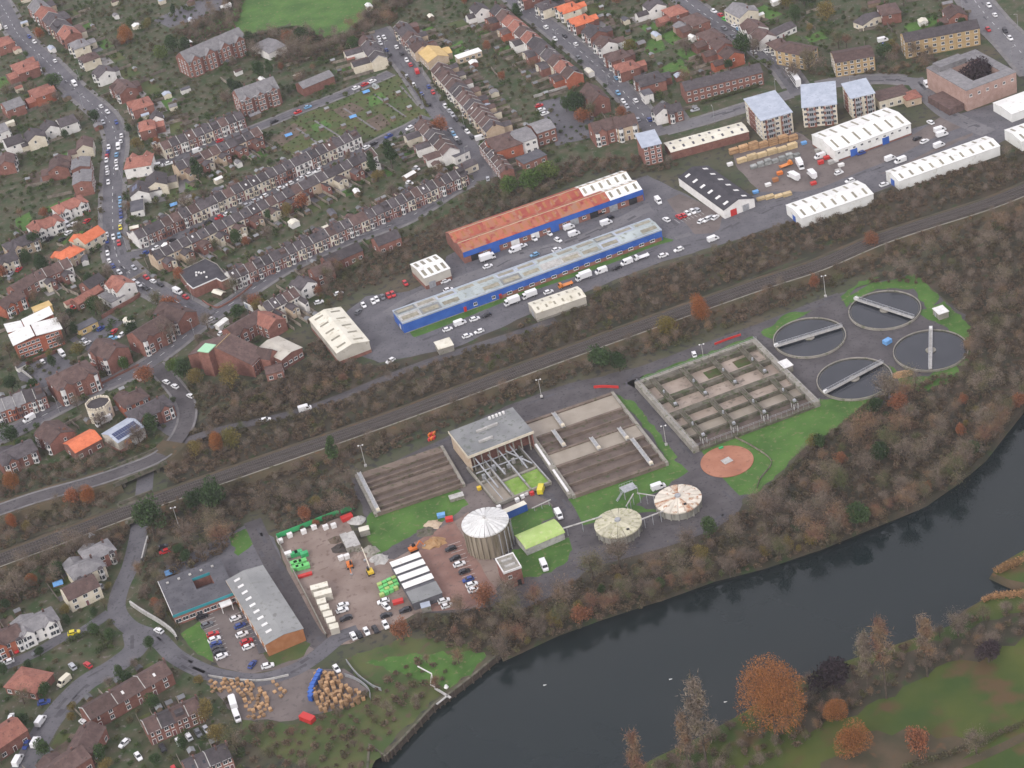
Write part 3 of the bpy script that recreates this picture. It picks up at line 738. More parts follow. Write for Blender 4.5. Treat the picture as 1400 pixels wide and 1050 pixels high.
# ================================================================== TERRACED ROWS
WALLWORD = {'brick': 'red brick', 'red_brick': 'bright red brick', 'cream_render': 'cream rendered', 'white_render': 'white rendered', 'tan_render': 'tan rendered', 'yellow_brick': 'yellow brick', 'pink_brick': 'pink brick'}
ROOFWORD = {'slate': 'slate grey', 'brown_tile': 'brown tiled', 'red_tile': 'red tiled', 'orange_tile': 'orange tiled', 'grey_tile': 'pale grey'}
PLOTS = []
HOUSES = []       # footprints for keeping planting clear: (centre, half size)
def terrace(phrase, p0, p1, z, n, front='R', ref='eave', depth=8.0, h=5.4, rise=2.5, walls=('brick',), roofs=('slate',), bays=1, rear=True, front_parts=True, rear_parts=False, end='left', group=None, seed=1, name='terraced_house', overrides=None, wing_len=4.6, kind='terraced house', plen=8.0):
    rr = random.Random(seed); overrides = overrides or {}
    A, B = G(*p0, z), G(*p1, z); d = (B - A); L = d.length; d.normalize(); w = L / n
    ang = math.atan2(d.y, d.x) + (0 if front == 'R' else math.pi)
    right = Vector((d.y, -d.x)); fdir = right if front == 'R' else -right
    wall_m = gable_wall(w, depth, h, rise).mesh('wall', 'brick')
    roof_m = gable_roof(w, depth, h, rise, og=0.0).mesh('roof', 'slate')
    cop = MB(); s = rise / (depth / 2)
    for sg in (-1, 1):
        slab(cop, (-.12, sg * (depth / 2 + .2), h - s * .2 + .34), (.12, sg * (depth / 2 + .2), h - s * .2 + .34), (.12, 0, h + rise + .34), (-.12, 0, h + rise + .34), .3 * (-1 if sg > 0 else 1))
    cop_m = cop.mesh('party_wall', 'concrete_pale')
    bay1 = bay_mesh(min(2.0, w * .5), .75, 0, 2.9); bay2 = bay_mesh(min(2.0, w * .5), .75, 0, 5.3, True)
    wing = {}
    for mir in (0, 1):
        sx = -1 if mir else 1; ww = w * .5
        x0, x1 = (-w / 2 + .15, -w / 2 + .15 + ww) if not mir else (w / 2 - .15 - ww, w / 2 - .15)
        mb = MB(); y0, y1 = depth / 2, depth / 2 + wing_len; hi, lo = 5.0, 3.9
        za, zb = (hi, lo) if not mir else (lo, hi)
        mb.quad((x0, y1, 0), (x0, y0, 0), (x0, y0, za), (x0, y1, za)); mb.quad((x1, y0, 0), (x1, y1, 0), (x1, y1, zb), (x1, y0, zb)); mb.quad((x1, y1, 0), (x0, y1, 0), (x0, y1, za), (x1, y1, zb))
        wm = mb.mesh('rear_wing', 'brick')
        rb_ = MB(); slab(rb_, (x0 - .1, y0, za + .12), (x1 + .1, y0, zb + .12), (x1 + .1, y1 + .2, zb + .12), (x0 - .1, y1 + .2, za + .12), .14)
        wing[mir] = (wm, rb_.mesh('rear_wing_roof', 'slate'), (x0 + x1) / 2, y1)
    for i in range(n):
        c = A + d * (w * (i + .5))
        if ref == 'eave': c = c - fdir * (depth / 2 + .3)
        elif ref == 'back_eave': c = c + fdir * (depth / 2 + .3)
        wm = overrides.get(i, rr.choice(walls)); rm = rr.choice(roofs)
        k = i if end == 'left' else n - 1 - i
        lab = '%s %s, %s from %s in %s' % (WALLWORD[wm], kind, ordn(k), end, phrase)
        t = thing(name, lab, 'house', (c.x, c.y, 0), ang, group or 'houses of ' + phrase)
        HOUSES.append((c, 0, ang, w / 2, depth / 2)); PLOTS.append((c, ang, w, depth / 2, plen + (wing_len if rear else 0), '%s house from %s, %s' % (ordn(k), end, phrase), wing_len if rear else 0))
        link('wall', wall_m, t, [wm]); r = link('roof', roof_m, t, [rm])
        if i % 2 == 0 or rr.random() < .3:
            ch = link('chimney', CHIM_BIG, r); ch.location = (w / 2 * (1 if front == 'R' else 1), 0, h + rise - .1)
        if rr.random() < .85: link('party_wall', cop_m, t).location = (-w / 2, 0, 0)
        mir = i % 2
        u_ = rr.random()
        if u_ < .3:
            sg = -1 if front_parts else 1; f0 = rr.uniform(.3, .5); x_ = rr.uniform(-.25, .15) * w; yy = lambda f: sg * depth / 2 * (1 - f); zz_ = lambda f: h + rise * f + .2; q = [(x_, yy(f0), zz_(f0)), (x_ + .8, yy(f0), zz_(f0)), (x_ + .8, yy(f0 + .25), zz_(f0 + .25)), (x_, yy(f0 + .25), zz_(f0 + .25))]
            slab(MB(), *(q if sg < 0 else [q[1], q[0], q[3], q[2]]), .06).build('rooflight', rr.choice(('white_paint', 'pane', 'pane')), r)
        elif u_ < .42:
            sg = -1 if front_parts else 1; dm = MB(); y0_, y1_ = sorted((sg * depth * .36, sg * depth * .08)); dm.box(-w * .3, w * .3, y0_, y1_, h + rise * .25, h + rise * .86); dm.build('dormer', rr.choice(('slate', 'brown_tile')), r)
        if front_parts:
            bx_ = (-w * .2 if mir else w * .2)
            b2 = bays == 2 or (bays == 1 and rr.random() < .25)
            if bays: link('bay_window', bay2 if b2 else bay1, t, [rr.choice(('white_paint', 'white_paint', 'cream_render', 'brick', 'white_paint')) if wm == 'brick' else wm, 'pane', rm]).location = (bx_, -depth / 2, 0)
            else: put_win(t, bx_, -depth / 2, .9, 1.3, 1.4)
            if not (bays and b2): put_win(t, bx_, -depth / 2, 3.4, 1.3, 1.4)
            put_win(t, -bx_ * 1.15, -depth / 2, 3.4, .8, 1.4, 0, 1)
            link('door', DOOR, t).location = (-bx_ * 1.2, -depth / 2, 0)
        if rear and rr.random() < .95:
            a_, b_, xc, yc = wing[mir]
            wl_ = wm if rr.random() < .5 else rr.choice(('brick', 'cream_render', 'tan_render', 'brick'))
            link('rear_wing', a_, t, [wl_]); link('rear_wing_roof', b_, t, [rr.choice(('slate', 'brown_tile', 'slate'))])
            if rear_parts: put_win(t, xc, yc, 2.7, .9, 1.0, math.pi, 1)
        if rear_parts:
            put_win(t, (w * .25) * (1 if not mir else -1), depth / 2, 3.2, .9, 1.2, math.pi, 1)
    return A, B, d, fdir, w

# ================================================================== FREE-STANDING HOUSES
def road_frame(p):
    best = None
    for r in ROADS:
        for i in range(1, len(r[1])):
            a, b = r[1][i - 1], r[1][i]; d = b - a; L2 = d.length_squared
            if L2 < 1e-6: continue
            t = max(0, min(1, (p - a).dot(d) / L2)); q = a + d * t; L = (p - q).length
            if best is None or L < best[0]: best = (L, q, d.normalized())
    return best

def pxdir(p, v):
    """ground angle of an image direction v at pixel p"""
    a, b = G(*p), G(p[0] + v[0], p[1] + v[1]); e = b - a
    return math.atan2(e.y, e.x)

HM = {}
rc_wing = random.Random(12)
def house(px, py, w, d, label, wall='brick', roof='slate', h=5.3, rise=2.4, kind='hip', ang=None, dirv=None, front=None, bays=2, name='house', cat='house', group=None, gables=0, nwin=None, porch=False, chim=1, wing=None):
    if wing is None: wing = rc_wing.uniform(3.5, 6) // .5 * .5 if (h > 4.5 and cat == 'house' and kind != 'flat' and rc_wing.random() < .65) else 0
    c = G(px, py, h + rise * .4)
    if dirv is not None: ang = pxdir((px, py), dirv)
    elif ang is None:
        L, q, dd = road_frame(c); ang = math.atan2(dd.y, dd.x)
        fr = Vector((math.sin(ang), -math.cos(ang)))
        if fr.dot(q - c) < 0: ang += math.pi
    key = (round(w, 1), round(d, 1), h, rise, kind)
    if key not in HM:
        if kind == 'hip': wm = MB(); wm.prism([(-w / 2, -d / 2), (w / 2, -d / 2), (w / 2, d / 2), (-w / 2, d / 2)], 0, h); rm = hip_roof(w, d, h, rise)
        elif kind == 'flat':
            wm = MB(); wm.prism([(-w / 2, -d / 2), (w / 2, -d / 2), (w / 2, d / 2), (-w / 2, d / 2)], 0, h); rm = MB(); rm.box(-w / 2 - .15, w / 2 + .15, -d / 2 - .15, d / 2 + .15, h, h + .22)
        else: wm = gable_wall(w, d, h, rise, 'x' if kind == 'gable' else 'y'); rm = gable_roof(w, d, h, rise, 'x' if kind == 'gable' else 'y')
        HM[key] = (wm.mesh('wall', 'brick'), rm.mesh('roof', 'slate'))
    t = thing(name, label, cat, (c.x, c.y, 0), ang, group)
    HOUSES.append((c, 0, ang, w / 2, d / 2))
    if h > 4 and cat == 'house' and kind != 'flat': PLOTS.append((c, ang, w + 3, d / 2, 13.0, 'house ' + label.split(', ')[-1], wing))
    link('wall', HM[key][0], t, [wall]); r = link('roof', HM[key][1], t, [roof])
    for k in range(chim):
        ch = link('chimney', CHIM, r)
        ch.location = ((-w * .28 if k else w * .28) if kind != 'gable_y' else w * .18, d * .12 if kind != 'gable_y' else (d * .2 - k * d * .4), h + rise * .62)
    n = nwin or max(2, int(w / 3.2)); floors = max(1, int((h + .3) / 2.7))
    for f in range(floors):
        for k in range(n):
            x = -w / 2 + w * (k + .5) / n
            if f == 0 and k == n // 2 and n % 2: link('door', DOOR, t).location = (x, -d / 2, 0); continue
            if bays and kind != 'flat' and k in ((0, n - 1) if bays == 2 else (0,)) and f == 0: continue
            put_win(t, x, -d / 2, .9 + 2.65 * f, 1.5, 1.35)
            if f and k % 2 == 0: put_win(t, x, d / 2, .9 + 2.65 * f, 1.2, 1.2, math.pi)
    for s in (-1, 1):
        put_win(t, s * w / 2, d * .1, .9 + 2.65 * (floors - 1), 1.0, 1.2, s * math.pi / 2, 1)
    if bays and kind != 'flat':
        for k in ((0, n - 1) if bays == 2 else (0,)):
            x = -w / 2 + w * (k + .5) / n
            link('bay_window', bay_cache(h), t).location = (x, -d / 2, 0)
    for k in range(gables):
        gx = (-w * .27 if k == 0 else w * .27) if gables > 1 else -w * .22
        gw = min(4.2, w * .36); gd = 1.4
        key2 = ('g', round(gw, 1), h)
        if key2 not in HM: HM[key2] = (gable_wall(gw, gd + 3, h - .1, gw * .45, 'y').mesh('gable_wall', 'brick'), gable_roof(gw, gd + 3, h - .1, gw * .45, 'y').mesh('gable_roof', 'slate'))
        a = link('front_gable', HM[key2][0], t, [wall if wall != 'brick' else 'brick']); a.location = (gx, -d / 2 + 1.4, 0)
        b = link('gable_roof', HM[key2][1], a, [roof])
        put_win(t, gx, -d / 2 + 1.4 - (gd + 3) / 2, 3.4, 1.6, 1.4); put_win(t, gx, -d / 2 + 1.4 - (gd + 3) / 2, .8, 1.8, 1.5)
    if wing:
        key3 = ('w', round(w * .55, 1), wing)
        if key3 not in HM: HM[key3] = (gable_wall(w * .55, wing, 3.6, 1.4, 'y').mesh('rear_wing', 'brick'), gable_roof(w * .55, wing, 3.6, 1.4, 'y').mesh('rear_wing_roof', 'slate'))
        a = link('rear_wing', HM[key3][0], t, [wall]); a.location = (-w * .18, d / 2 + wing / 2 - .02, 0); link('rear_wing_roof', HM[key3][1], a, [roof])
    return t
_BC = {}
def bay_cache(h):
    if h not in _BC: _BC[h] = bay_mesh(2.3, .9, 0, h - .25 if h > 4 else 2.6, h > 4)
    return _BC[h]

# ================================================================== SHEDS AND WORKSHOPS
def rect_px(pts, z):
    """pts: front-left, back-left, back-right, front-right corners seen at height z"""
    fl, bl, br_, fr = GL(pts, z); c = (fl + bl + br_ + fr) / 4
    u = ((fr - fl) + (br_ - bl)); w = u.length / 2; u.normalize(); v = Vector((-u.y, u.x))
    d = abs(((bl - fl) + (br_ - fr)).dot(v)) / 2
    return c, math.atan2(u.y, u.x), w, d

def shed(name, label, cat, pts, z, rise=1.2, ridge='x', wall='white_sheet', roof='white_sheet', lights=None, plinth=None, doors=(), windows=(), fascia=None, parapet=False, group=None, oh=.25, lightmat='dull_rooflight'):
    c, ang, w, d = rect_px(pts, z)
    t = thing(name, label, cat, (c.x, c.y, 0), ang, group)
    HOUSES.append((c, 0, ang, w / 2, d / 2))
    if rise > 0:
        gable_wall(w, d, z, rise, ridge).build('wall', wall, t); r = gable_roof(w, d, z, rise, ridge, oh, .15, .12).build('roof', roof, t)
    else:
        MB().prism([(-w / 2, -d / 2), (w / 2, -d / 2), (w / 2, d / 2), (-w / 2, d / 2)], 0, z).build('wall', wall, t)
        r = MB().box(-w / 2 - .05, w / 2 + .05, -d / 2 - .05, d / 2 + .05, z, z + .18).build('roof', roof, t)
        if parapet:
            for x0, x1, y0, y1 in ((-w / 2 - .2, w / 2 + .2, -d / 2 - .2, -d / 2 + .15), (-w / 2 - .2, w / 2 + .2, d / 2 - .15, d / 2 + .2), (-w / 2 - .2, -w / 2 + .15, -d / 2 + .15, d / 2 - .15), (w / 2 - .15, w / 2 + .2, -d / 2 + .15, d / 2 - .15)):
                MB().box(x0, x1, y0, y1, z - .3, z + .5).build('parapet', parapet, t)
    if plinth:
        ph, pm = plinth
        for x0, x1, y0, y1 in ((-w / 2 - .06, w / 2 + .06, -d / 2 - .06, -d / 2 + .1), (-w / 2 - .06, w / 2 + .06, d / 2 - .1, d / 2 + .06), (-w / 2 - .06, -w / 2 + .1, -d / 2 + .1, d / 2 - .1), (w / 2 - .1, w / 2 + .06, -d / 2 + .1, d / 2 - .1)):
            MB().box(x0, x1, y0, y1, 0, ph).build('plinth', pm, t)
    if fascia:
        fh, fm = fascia
        for x0, x1, y0, y1 in ((-w / 2 - .12, w / 2 + .12, -d / 2 - .12, -d / 2 + .1), (-w / 2 - .12, -w / 2 + .1, -d / 2 + .1, d / 2 + .12), (w / 2 - .1, w / 2 + .12, -d / 2 + .1, d / 2 + .12)):
            MB().box(x0, x1, y0, y1, z - fh, z + .1).build('fascia', fm, t)
    if lights:
        n, lw, f0, f1 = lights        # count along the ridge, width, from/to as a share of the slope (0 eave, 1 ridge)
        along = w if ridge == 'x' else d; half = (d if ridge == 'x' else w) / 2
        for sg in (-1, 1):
            for k in range(n):
                p = -along / 2 + along * (k + .5) / n; u0, u1 = half * (1 - f0), half * (1 - f1)
                za, zb = z + rise * f0 + .16, z + rise * f1 + .16; mb = MB()
                if ridge == 'x':
                    q = [(p - lw / 2, sg * u0, za), (p + lw / 2, sg * u0, za), (p + lw / 2, sg * u1, zb), (p - lw / 2, sg * u1, zb)]
                    if sg > 0: q = [q[1], q[0], q[3], q[2]]
                else:
                    q = [(sg * u0, p + lw / 2, za), (sg * u0, p - lw / 2, za), (sg * u1, p - lw / 2, zb), (sg * u1, p + lw / 2, zb)]
                    if sg > 0: q = [q[1], q[0], q[3], q[2]]
                slab(mb, *q, .06).build('rooflight', lightmat, r)
    for side, u, ww, hh, dm in doors:
        door_on(t, side, u, ww, hh, dm, w, d)
    for side, n, ww, hh, zz in windows:
        L = w if side in 'fb' else d
        for k in range(n):
            u = (k + .5) / n; wall_win(t, side, u, ww, hh, zz, w, d)
    t['_w'] = w; t['_d'] = d
    return t, w, d, c, ang

def wall_at(side, u, w, d, off=0.0):
    if side == 'f': return (-w / 2 + w * u, -d / 2 - off, 0.0)
    if side == 'b': return (w / 2 - w * u, d / 2 + off, math.pi)
    if side == 'l': return (-w / 2 - off, d / 2 - d * u, -math.pi / 2)
    return (w / 2 + off, -d / 2 + d * u, math.pi / 2)
def door_on(t, side, u, ww, hh, dm, w, d, name='roller_door'):
    x, y, rz = wall_at(side, u, w, d); mb = MB()
    mb.box(-ww / 2, ww / 2, -.1, .05, 0, hh)
    for k in range(1, int(hh / .5)): mb.box(-ww / 2, ww / 2, -.125, -.08, k * .5 - .03, k * .5 + .03)
    o = mb.build(name, dm, t); o.location = (x, y, 0); o.rotation_euler = (0, 0, rz); return o
def wall_win(t, side, u, ww, hh, zz, w, d):
    x, y, rz = wall_at(side, u, w, d); return put_win(t, x, y, zz, ww, hh, rz)
# ================================================================== HOUSES
W3 = ('brick', 'brick', 'brick', 'cream_render', 'white_render')
S3 = ('slate', 'slate', 'slate', 'brown_tile')
terrace('the upper short terrace', (224, 205), (335, 161), 5.5, 10, 'R', walls=W3, roofs=S3, seed=11, overrides={0: 'cream_render', 1: 'brick', 7: 'white_render', 6: 'brick', 8: 'brick', 9: 'brick'})
terrace('the short terrace facing the upper one', (238, 223), (352, 173), 8.0, 10, 'L', ref='ridge', walls=('brick', 'brick', 'cream_render', 'tan_render'), roofs=S3, front_parts=False, rear_parts=True, seed=12)
terrace('the long terrace below the allotments', (189, 327), (494, 186), 5.5, 26, 'R', walls=('brick', 'brick', 'brick', 'cream_render'), roofs=S3, seed=13, overrides={0: 'white_render', 6: 'cream_render', 8: 'white_render', 9: 'cream_render', 10: 'cream_render', 14: 'cream_render', 18: 'white_render', 19: 'white_render', 23: 'white_render', 24: 'white_render', 25: 'white_render'})
terrace('the long terrace showing rear wings', (206, 345), (508, 202), 8.0, 26, 'L', ref='ridge', walls=('brick', 'brick', 'cream_render', 'cream_render', 'tan_render'), roofs=S3, front_parts=False, rear_parts=True, seed=14, overrides={0: 'tan_render', 22: 'cream_render', 25: 'white_render'}, wing_len=5.2)
terrace('the long terrace above the industrial estate', (318, 383), (640, 238), 5.5, 30, 'R', walls=('brick',) * 6 + ('cream_render',), roofs=('slate', 'slate', 'slate', 'slate', 'brown_tile'), seed=15, overrides={0: 'white_render', 1: 'white_render', 12: 'cream_render', 22: 'cream_render', 25: 'cream_render'})
terrace('the cul-de-sac top terrace', (537, 38), (561, 64), 5.5, 4, 'R', walls=('cream_render', 'brick', 'white_render'), roofs=('brown_tile', 'slate'), end='upper', seed=16)
terrace('the terrace opposite the allotments', (588, 96), (664, 181), 5.5, 15, 'R', walls=('cream_render', 'cream_render', 'white_render', 'brick', 'tan_render'), roofs=('brown_tile', 'brown_tile', 'slate'), end='upper', seed=17, depth=9, rise=3.0)
terrace('the gabled terrace', (509, 50), (530, 79), 5.5, 4, 'L', walls=('cream_render', 'white_render'), roofs=('brown_tile', 'slate'), end='upper', seed=18, overrides={3: 'cream_render'}, wing_len=9)
terrace('the terrace ending at the allotments corner', (588, 164), (629, 205), 5.5, 6, 'L', walls=('cream_render', 'white_render', 'brick'), roofs=('brown_tile', 'slate'), end='upper', seed=19, wing_len=7, rear_parts=True)
terrace('the low brick terrace by the wood', (654, 200), (683, 237), 4.2, 6, 'R', walls=('brick',), roofs=('slate', 'brown_tile'), h=4.0, rise=1.8, depth=6.5, end='upper', bays=0, rear=False, seed=20)
terrace('the bay fronted lower row', (-20, 571), (63, 541), 6.0, 6, 'R', walls=('brick', 'red_brick'), roofs=('slate', 'slate', 'grey_tile'), bays=2, depth=9, h=6.0, rise=3, end='right', seed=21, overrides={5: 'brick'})
terrace('the row along the upper main road', (37, 10), (88, 55), 5.8, 5, 'R', walls=('brick', 'brick', 'white_render'), roofs=('grey_tile', 'red_tile', 'slate'), depth=10, h=5.8, rise=3.2, bays=2, end='upper', seed=22, kind='semi-detached house', name='semi_detached_house')
terrace('the row left of the middle street', (690, 8), (798, 101), 5.5, 12, 'L', walls=('brick', 'brick', 'red_brick', 'cream_render', 'white_render'), roofs=('slate', 'brown_tile', 'red_tile', 'slate'), depth=8.5, rise=2.8, end='upper', seed=23, rear_parts=True, kind='narrow house', name='town_house', overrides={11: 'red_brick', 8: 'cream_render'})
terrace('the dark row beside the orange roofs', (45, 372), (92, 352), 8.0, 4, 'L', ref='ridge', walls=('white_render', 'brick', 'brick'), roofs=('brown_tile',), seed=24, front_parts=False, rear_parts=True, depth=9, overrides={0: 'white_render'})
terrace('the three house brick row by the lane', (124, 985), (236, 920), 5.0, 3, 'R', walls=('brick',), roofs=('brown_tile',), bays=0, depth=8.5, h=4.9, rise=2.4, rear=False, seed=25)
terrace('the brick row with a front car court', (203, 1005), (277, 972), 4.8, 4, 'R', walls=('brick', 'rust_brick') if False else ('brick',), roofs=('brown_tile', 'slate'), bays=0, depth=8, h=4.8, rise=2.4, rear=False, seed=26)
terrace('the brick row at the lower edge', (258, 1062), (318, 1036), 4.8, 4, 'R', walls=('brick',), roofs=('brown_tile', 'slate'), bays=0, depth=8, h=4.8, rise=2.4, rear=False, seed=27)
terrace('the row between the estate and street corner', (357, 415), (402, 392), 8.0, 5, 'L', ref='ridge', walls=('cream_render', 'brick', 'white_render'), roofs=('slate', 'brown_tile'), front_parts=False, rear_parts=True, seed=28, wing_len=6)

def HS(px, py, w, d, wall, roof, kind, where, **k):
    lab = '%s %s with %s %s roof, %s' % (WALLWORD[wall], k.pop('what', 'house'), ROOFWORD[roof], {'hip': 'hipped', 'gable': 'gabled', 'gable_y': 'front gabled'}[kind], where)
    k.setdefault('group', None)
    return house(px, py, w, d, lab, wall, roof, kind=kind, **k)
# along the main road, far side
HS(107, 58, 11, 9, 'cream_render', 'grey_tile', 'hip', 'topmost of three pale houses')
HS(121, 76, 9.5, 9.5, 'cream_render', 'brown_tile', 'hip', 'middle of three pale houses')
HS(141, 96, 10.5, 9.5, 'white_render', 'slate', 'gable', 'lowest of three pale houses')
HS(168, 117, 15, 10, 'brick', 'brown_tile', 'gable', 'uphill from the red hipped roof', gables=2)
HS(191, 139, 12, 11, 'brick', 'red_tile', 'hip', 'above the white gabled annex', gables=1)
HS(213, 158, 7, 6.5, 'white_render', 'slate', 'gable', 'small annex behind red hipped roof', bays=0, chim=0)
HS(200, 169, 11, 8, 'brick', 'red_tile', 'hip', 'beside the short upper terrace')
HS(189, 218, 13, 12, 'white_render', 'red_tile', 'hip', 'tudor fronted on the street corner', gables=2, h=5.6)
HS(213, 245, 12, 10, 'cream_render', 'slate', 'gable', 'between the white corner house and terrace', bays=0)
sol = HS(190, 257, 11, 9, 'white_render', 'slate', 'gable', 'with solar panels beside main road', bays=0)
house(187, 281, 11, 6, 'low flat roofed white building below the solar panel house', 'white_render', 'flat_felt', h=3.4, rise=.2, kind='flat', bays=0, chim=0)
# main road, near side
HS(3, 55, 12, 10, 'brick', 'red_tile', 'hip', 'at the left picture edge above others')
HS(33, 88, 16, 12, 'brick', 'red_tile', 'hip', 'large pair left of main road', gables=2, chim=2)
HS(56, 122, 13, 11, 'red_brick', 'red_tile', 'hip', 'next below the large red pair', gables=1)
HS(16, 140, 12, 10, 'brick', 'grey_tile', 'gable_y', 'below the left edge red houses')
HS(-4, 175, 10, 9, 'white_render', 'grey_tile', 'gable_y', 'cut by the left picture edge')
HS(17, 190, 11, 9, 'white_render', 'slate', 'gable_y', 'leftmost of the white gabled group')
HS(46, 183, 11, 9, 'cream_render', 'slate', 'gable', 'second in the white gabled group', gables=1)
HS(67, 171, 9, 8, 'white_render', 'slate', 'gable', 'third in the white gabled group')
HS(90, 163, 11, 9, 'white_render', 'slate', 'gable_y', 'rightmost of the white gabled group')
HS(115, 195, 11, 8, 'cream_render', 'brown_tile', 'gable', 'standing alone by the main road bend', bays=0)
HS(80, 222, 13, 10, 'brick', 'brown_tile', 'gable', 'twin gabled beside the grey flats', gables=2)
HS(8, 217, 11, 8, 'brick', 'brown_tile', 'gable', 'at the left edge above woodland')
HS(110, 222, 11, 9, 'brick', 'grey_tile', 'gable', 'upper of two grey roofed flats', h=7, rise=1.2, bays=0, what='flats', name='block_of_flats', cat='flats')
HS(112, 241, 13, 9, 'brick', 'grey_tile', 'gable', 'lower of two grey roofed flats', h=7, rise=1.2, bays=0, what='flats', name='block_of_flats', cat='flats')
HS(94, 277, 15, 10, 'white_render', 'red_tile', 'hip', 'upper semi-detached pair off main road', dirv=(30, -13), gables=2, chim=2)
HS(61, 303, 15, 10, 'white_render', 'red_tile', 'hip', 'middle semi-detached pair off main road', dirv=(30, -13), gables=2, chim=2)
HS(27, 328, 15, 10, 'tan_render', 'slate', 'hip', 'lower semi-detached pair off main road', dirv=(30, -13), gables=1, chim=2)
HS(6, 352, 10, 9, 'cream_render', 'slate', 'gable', 'cut by the left edge below pair', dirv=(30, -13), gables=1)
HS(121, 320, 12, 9, 'cream_render', 'orange_tile', 'gable', 'upper of two orange roofs', dirv=(30, -18), bays=0)
HS(93, 343, 11, 9, 'tan_render', 'orange_tile', 'hip', 'lower of two orange roofs', dirv=(30, -18), bays=0)
HS(30, 386, 12, 9, 'brick', 'brown_tile', 'gable', 'left of the white gabled end house', dirv=(30, -18), bays=0)
HS(12, 408, 12, 9, 'red_brick', 'brown_tile', 'gable', 'above the white roofed block', dirv=(30, -18), gables=1)
HS(125, 383, 9, 8, 'brick', 'slate', 'gable', 'beside the white tudor public house', dirv=(30, -18), bays=0)
HS(118, 402, 14, 6, 'brick', 'red_tile', 'gable', 'low range behind tudor public house', dirv=(30, -18), h=3.5, rise=1.5, bays=0, chim=0)
# junction
HS(163, 385, 11, 9, 'white_render', 'red_tile', 'gable', 'tudor public house at the road bend', dirv=(30, 16), gables=2, h=6)
house(152, 404, 11, 7, 'grey flat roofed extension in front of tudor public house', 'white_render', 'grey_tile', h=3.2, rise=.2, kind='flat', dirv=(30, 16), bays=0, chim=0)
house(117, 443, 9, 5, 'small yellow walled garage with flat dark roof', 'yellow_sheet', 'flat_felt', h=3.0, rise=.2, kind='flat', dirv=(30, -15), bays=0, chim=0, name='garage', cat='garage')
house(57, 419, 8, 5, 'small yellow roofed shed behind the white roofed block', 'yellow_sheet', 'yellow_sheet', h=3.0, rise=.2, kind='flat', dirv=(30, -12), bays=0, chim=0, name='shed', cat='shed')
HS(203, 447, 16, 11, 'brick', 'brown_tile', 'gable', 'with white front gables above street', h=7.5, rise=3, dirv=(30, -18), gables=2, what='flats', name='block_of_flats', cat='flats')
HS(238, 424, 17, 10, 'brick', 'brown_tile', 'gable', 'shops at the road junction corner', h=6.0, rise=2.8, dirv=(30, 12), gables=1, what='parade', name='shop_parade', cat='shops')
HS(147, 474, 14, 11, 'brick', 'brown_tile', 'gable', 'with one white gable above street', h=7.5, rise=3, dirv=(30, 14), gables=1, what='flats', name='block_of_flats', cat='flats')
HS(97, 509, 18, 13, 'brick', 'brown_tile', 'hip', 'large with two front wings', h=8, rise=3.4, dirv=(30, -14), gables=2, what='villa', chim=2)
HS(333, 440, 17, 9, 'brick', 'brown_tile', 'gable', 'long range behind the church', dirv=(30, -18), h=5.5, gables=1, bays=0)
HS(374, 503, 7, 6, 'brick', 'brown_tile', 'gable', 'small below the beige roofed hall', h=3.5, rise=1, bays=0, chim=0)
HS(73, 588, 13, 11, 'brick', 'brown_tile', 'gable', 'with dormers above the railway', dirv=(30, 22), gables=1)
HS(112, 601, 12, 10, 'brick', 'orange_tile', 'gable', 'low beside the white castellated tower', dirv=(30, -16), h=4, rise=1.8, bays=0, chim=0)
HS(20, 616, 15, 10, 'brick', 'slate', 'gable', 'near left edge above old road', dirv=(30, -14), gables=1)
HS(180, 541, 11, 9, 'red_brick', 'brown_tile', 'hip', 'corner house uphill of brick court', dirv=(30, -14))
HS(203, 556, 17, 10, 'brick', 'slate', 'hip', 'court with dormers at the turning circle', dirv=(30, -14), h=5.5, gables=2, what='flats', name='block_of_flats', cat='flats')
# between terrace and estate
HS(466, 345, 17, 8, 'brick', 'slate', 'gable', 'with four rooflights among the trees', dirv=(30, -13), h=4.5, bays=0, chim=0)
HS(527, 323, 11, 8, 'brick', 'slate', 'gable', 'half hidden in the trees', dirv=(30, -12), h=4.5, bays=0)
HS(438, 366, 9, 8, 'brick', 'brown_tile', 'gable', 'left of the four rooflight house', dirv=(30, -13), bays=0)
HS(415, 385, 8, 8, 'white_render', 'slate', 'gable_y', 'white gable near the street corner', dirv=(30, -15), bays=0)
HS(366, 435, 12, 9, 'brick', 'red_tile', 'gable', 'above the pale gabled shed', dirv=(30, 14), bays=0)
# middle streets
HS(574, 62, 10, 9, 'tan_render', 'brown_tile', 'gable', 'above the yellow roofed building', dirv=(30, 34), bays=0)
HS(688, 190, 15, 13, 'red_brick', 'brown_tile', 'hip', 'large at the street foot', h=7, rise=3, gables=1, dirv=(30, 34))
HS(776, 8, 11, 10, 'cream_render', 'orange_tile', 'hip', 'upper of the bright orange roofs')
HS(793, 25, 11, 10, 'brick', 'orange_tile', 'hip', 'lower of the bright orange roofs')
HS(812, 41, 11, 9, 'brick', 'slate', 'gable', 'next below the orange roofs')
HS(827, 56, 10, 9, 'white_render', 'brown_tile', 'gable', 'showing a white gable end', wing=6)
HS(843, 73, 10, 10, 'brick', 'brown_tile', 'hip', 'second below the white gable end', gables=1)
HS(856, 88, 10, 10, 'brick', 'red_tile', 'hip', 'third below the white gable end', gables=1)
HS(888, 105, 12, 12, 'brick', 'slate', 'hip', 'below the red hipped roof pair', gables=2)
house(884, 126, 6, 4.5, 'small white open fronted kiosk building by the middle street', 'white_render', 'flat_felt', h=4.6, rise=.2, kind='flat', bays=0, chim=0)
HS(905, 148, 7, 8, 'white_render', 'slate', 'gable', 'white of the pair at street foot', bays=1)
HS(920, 146, 7, 8, 'brick', 'slate', 'gable', 'brick of the pair at street foot', bays=1)
HS(747, 4, 10, 9, 'cream_render', 'slate', 'hip', 'at the top picture edge')
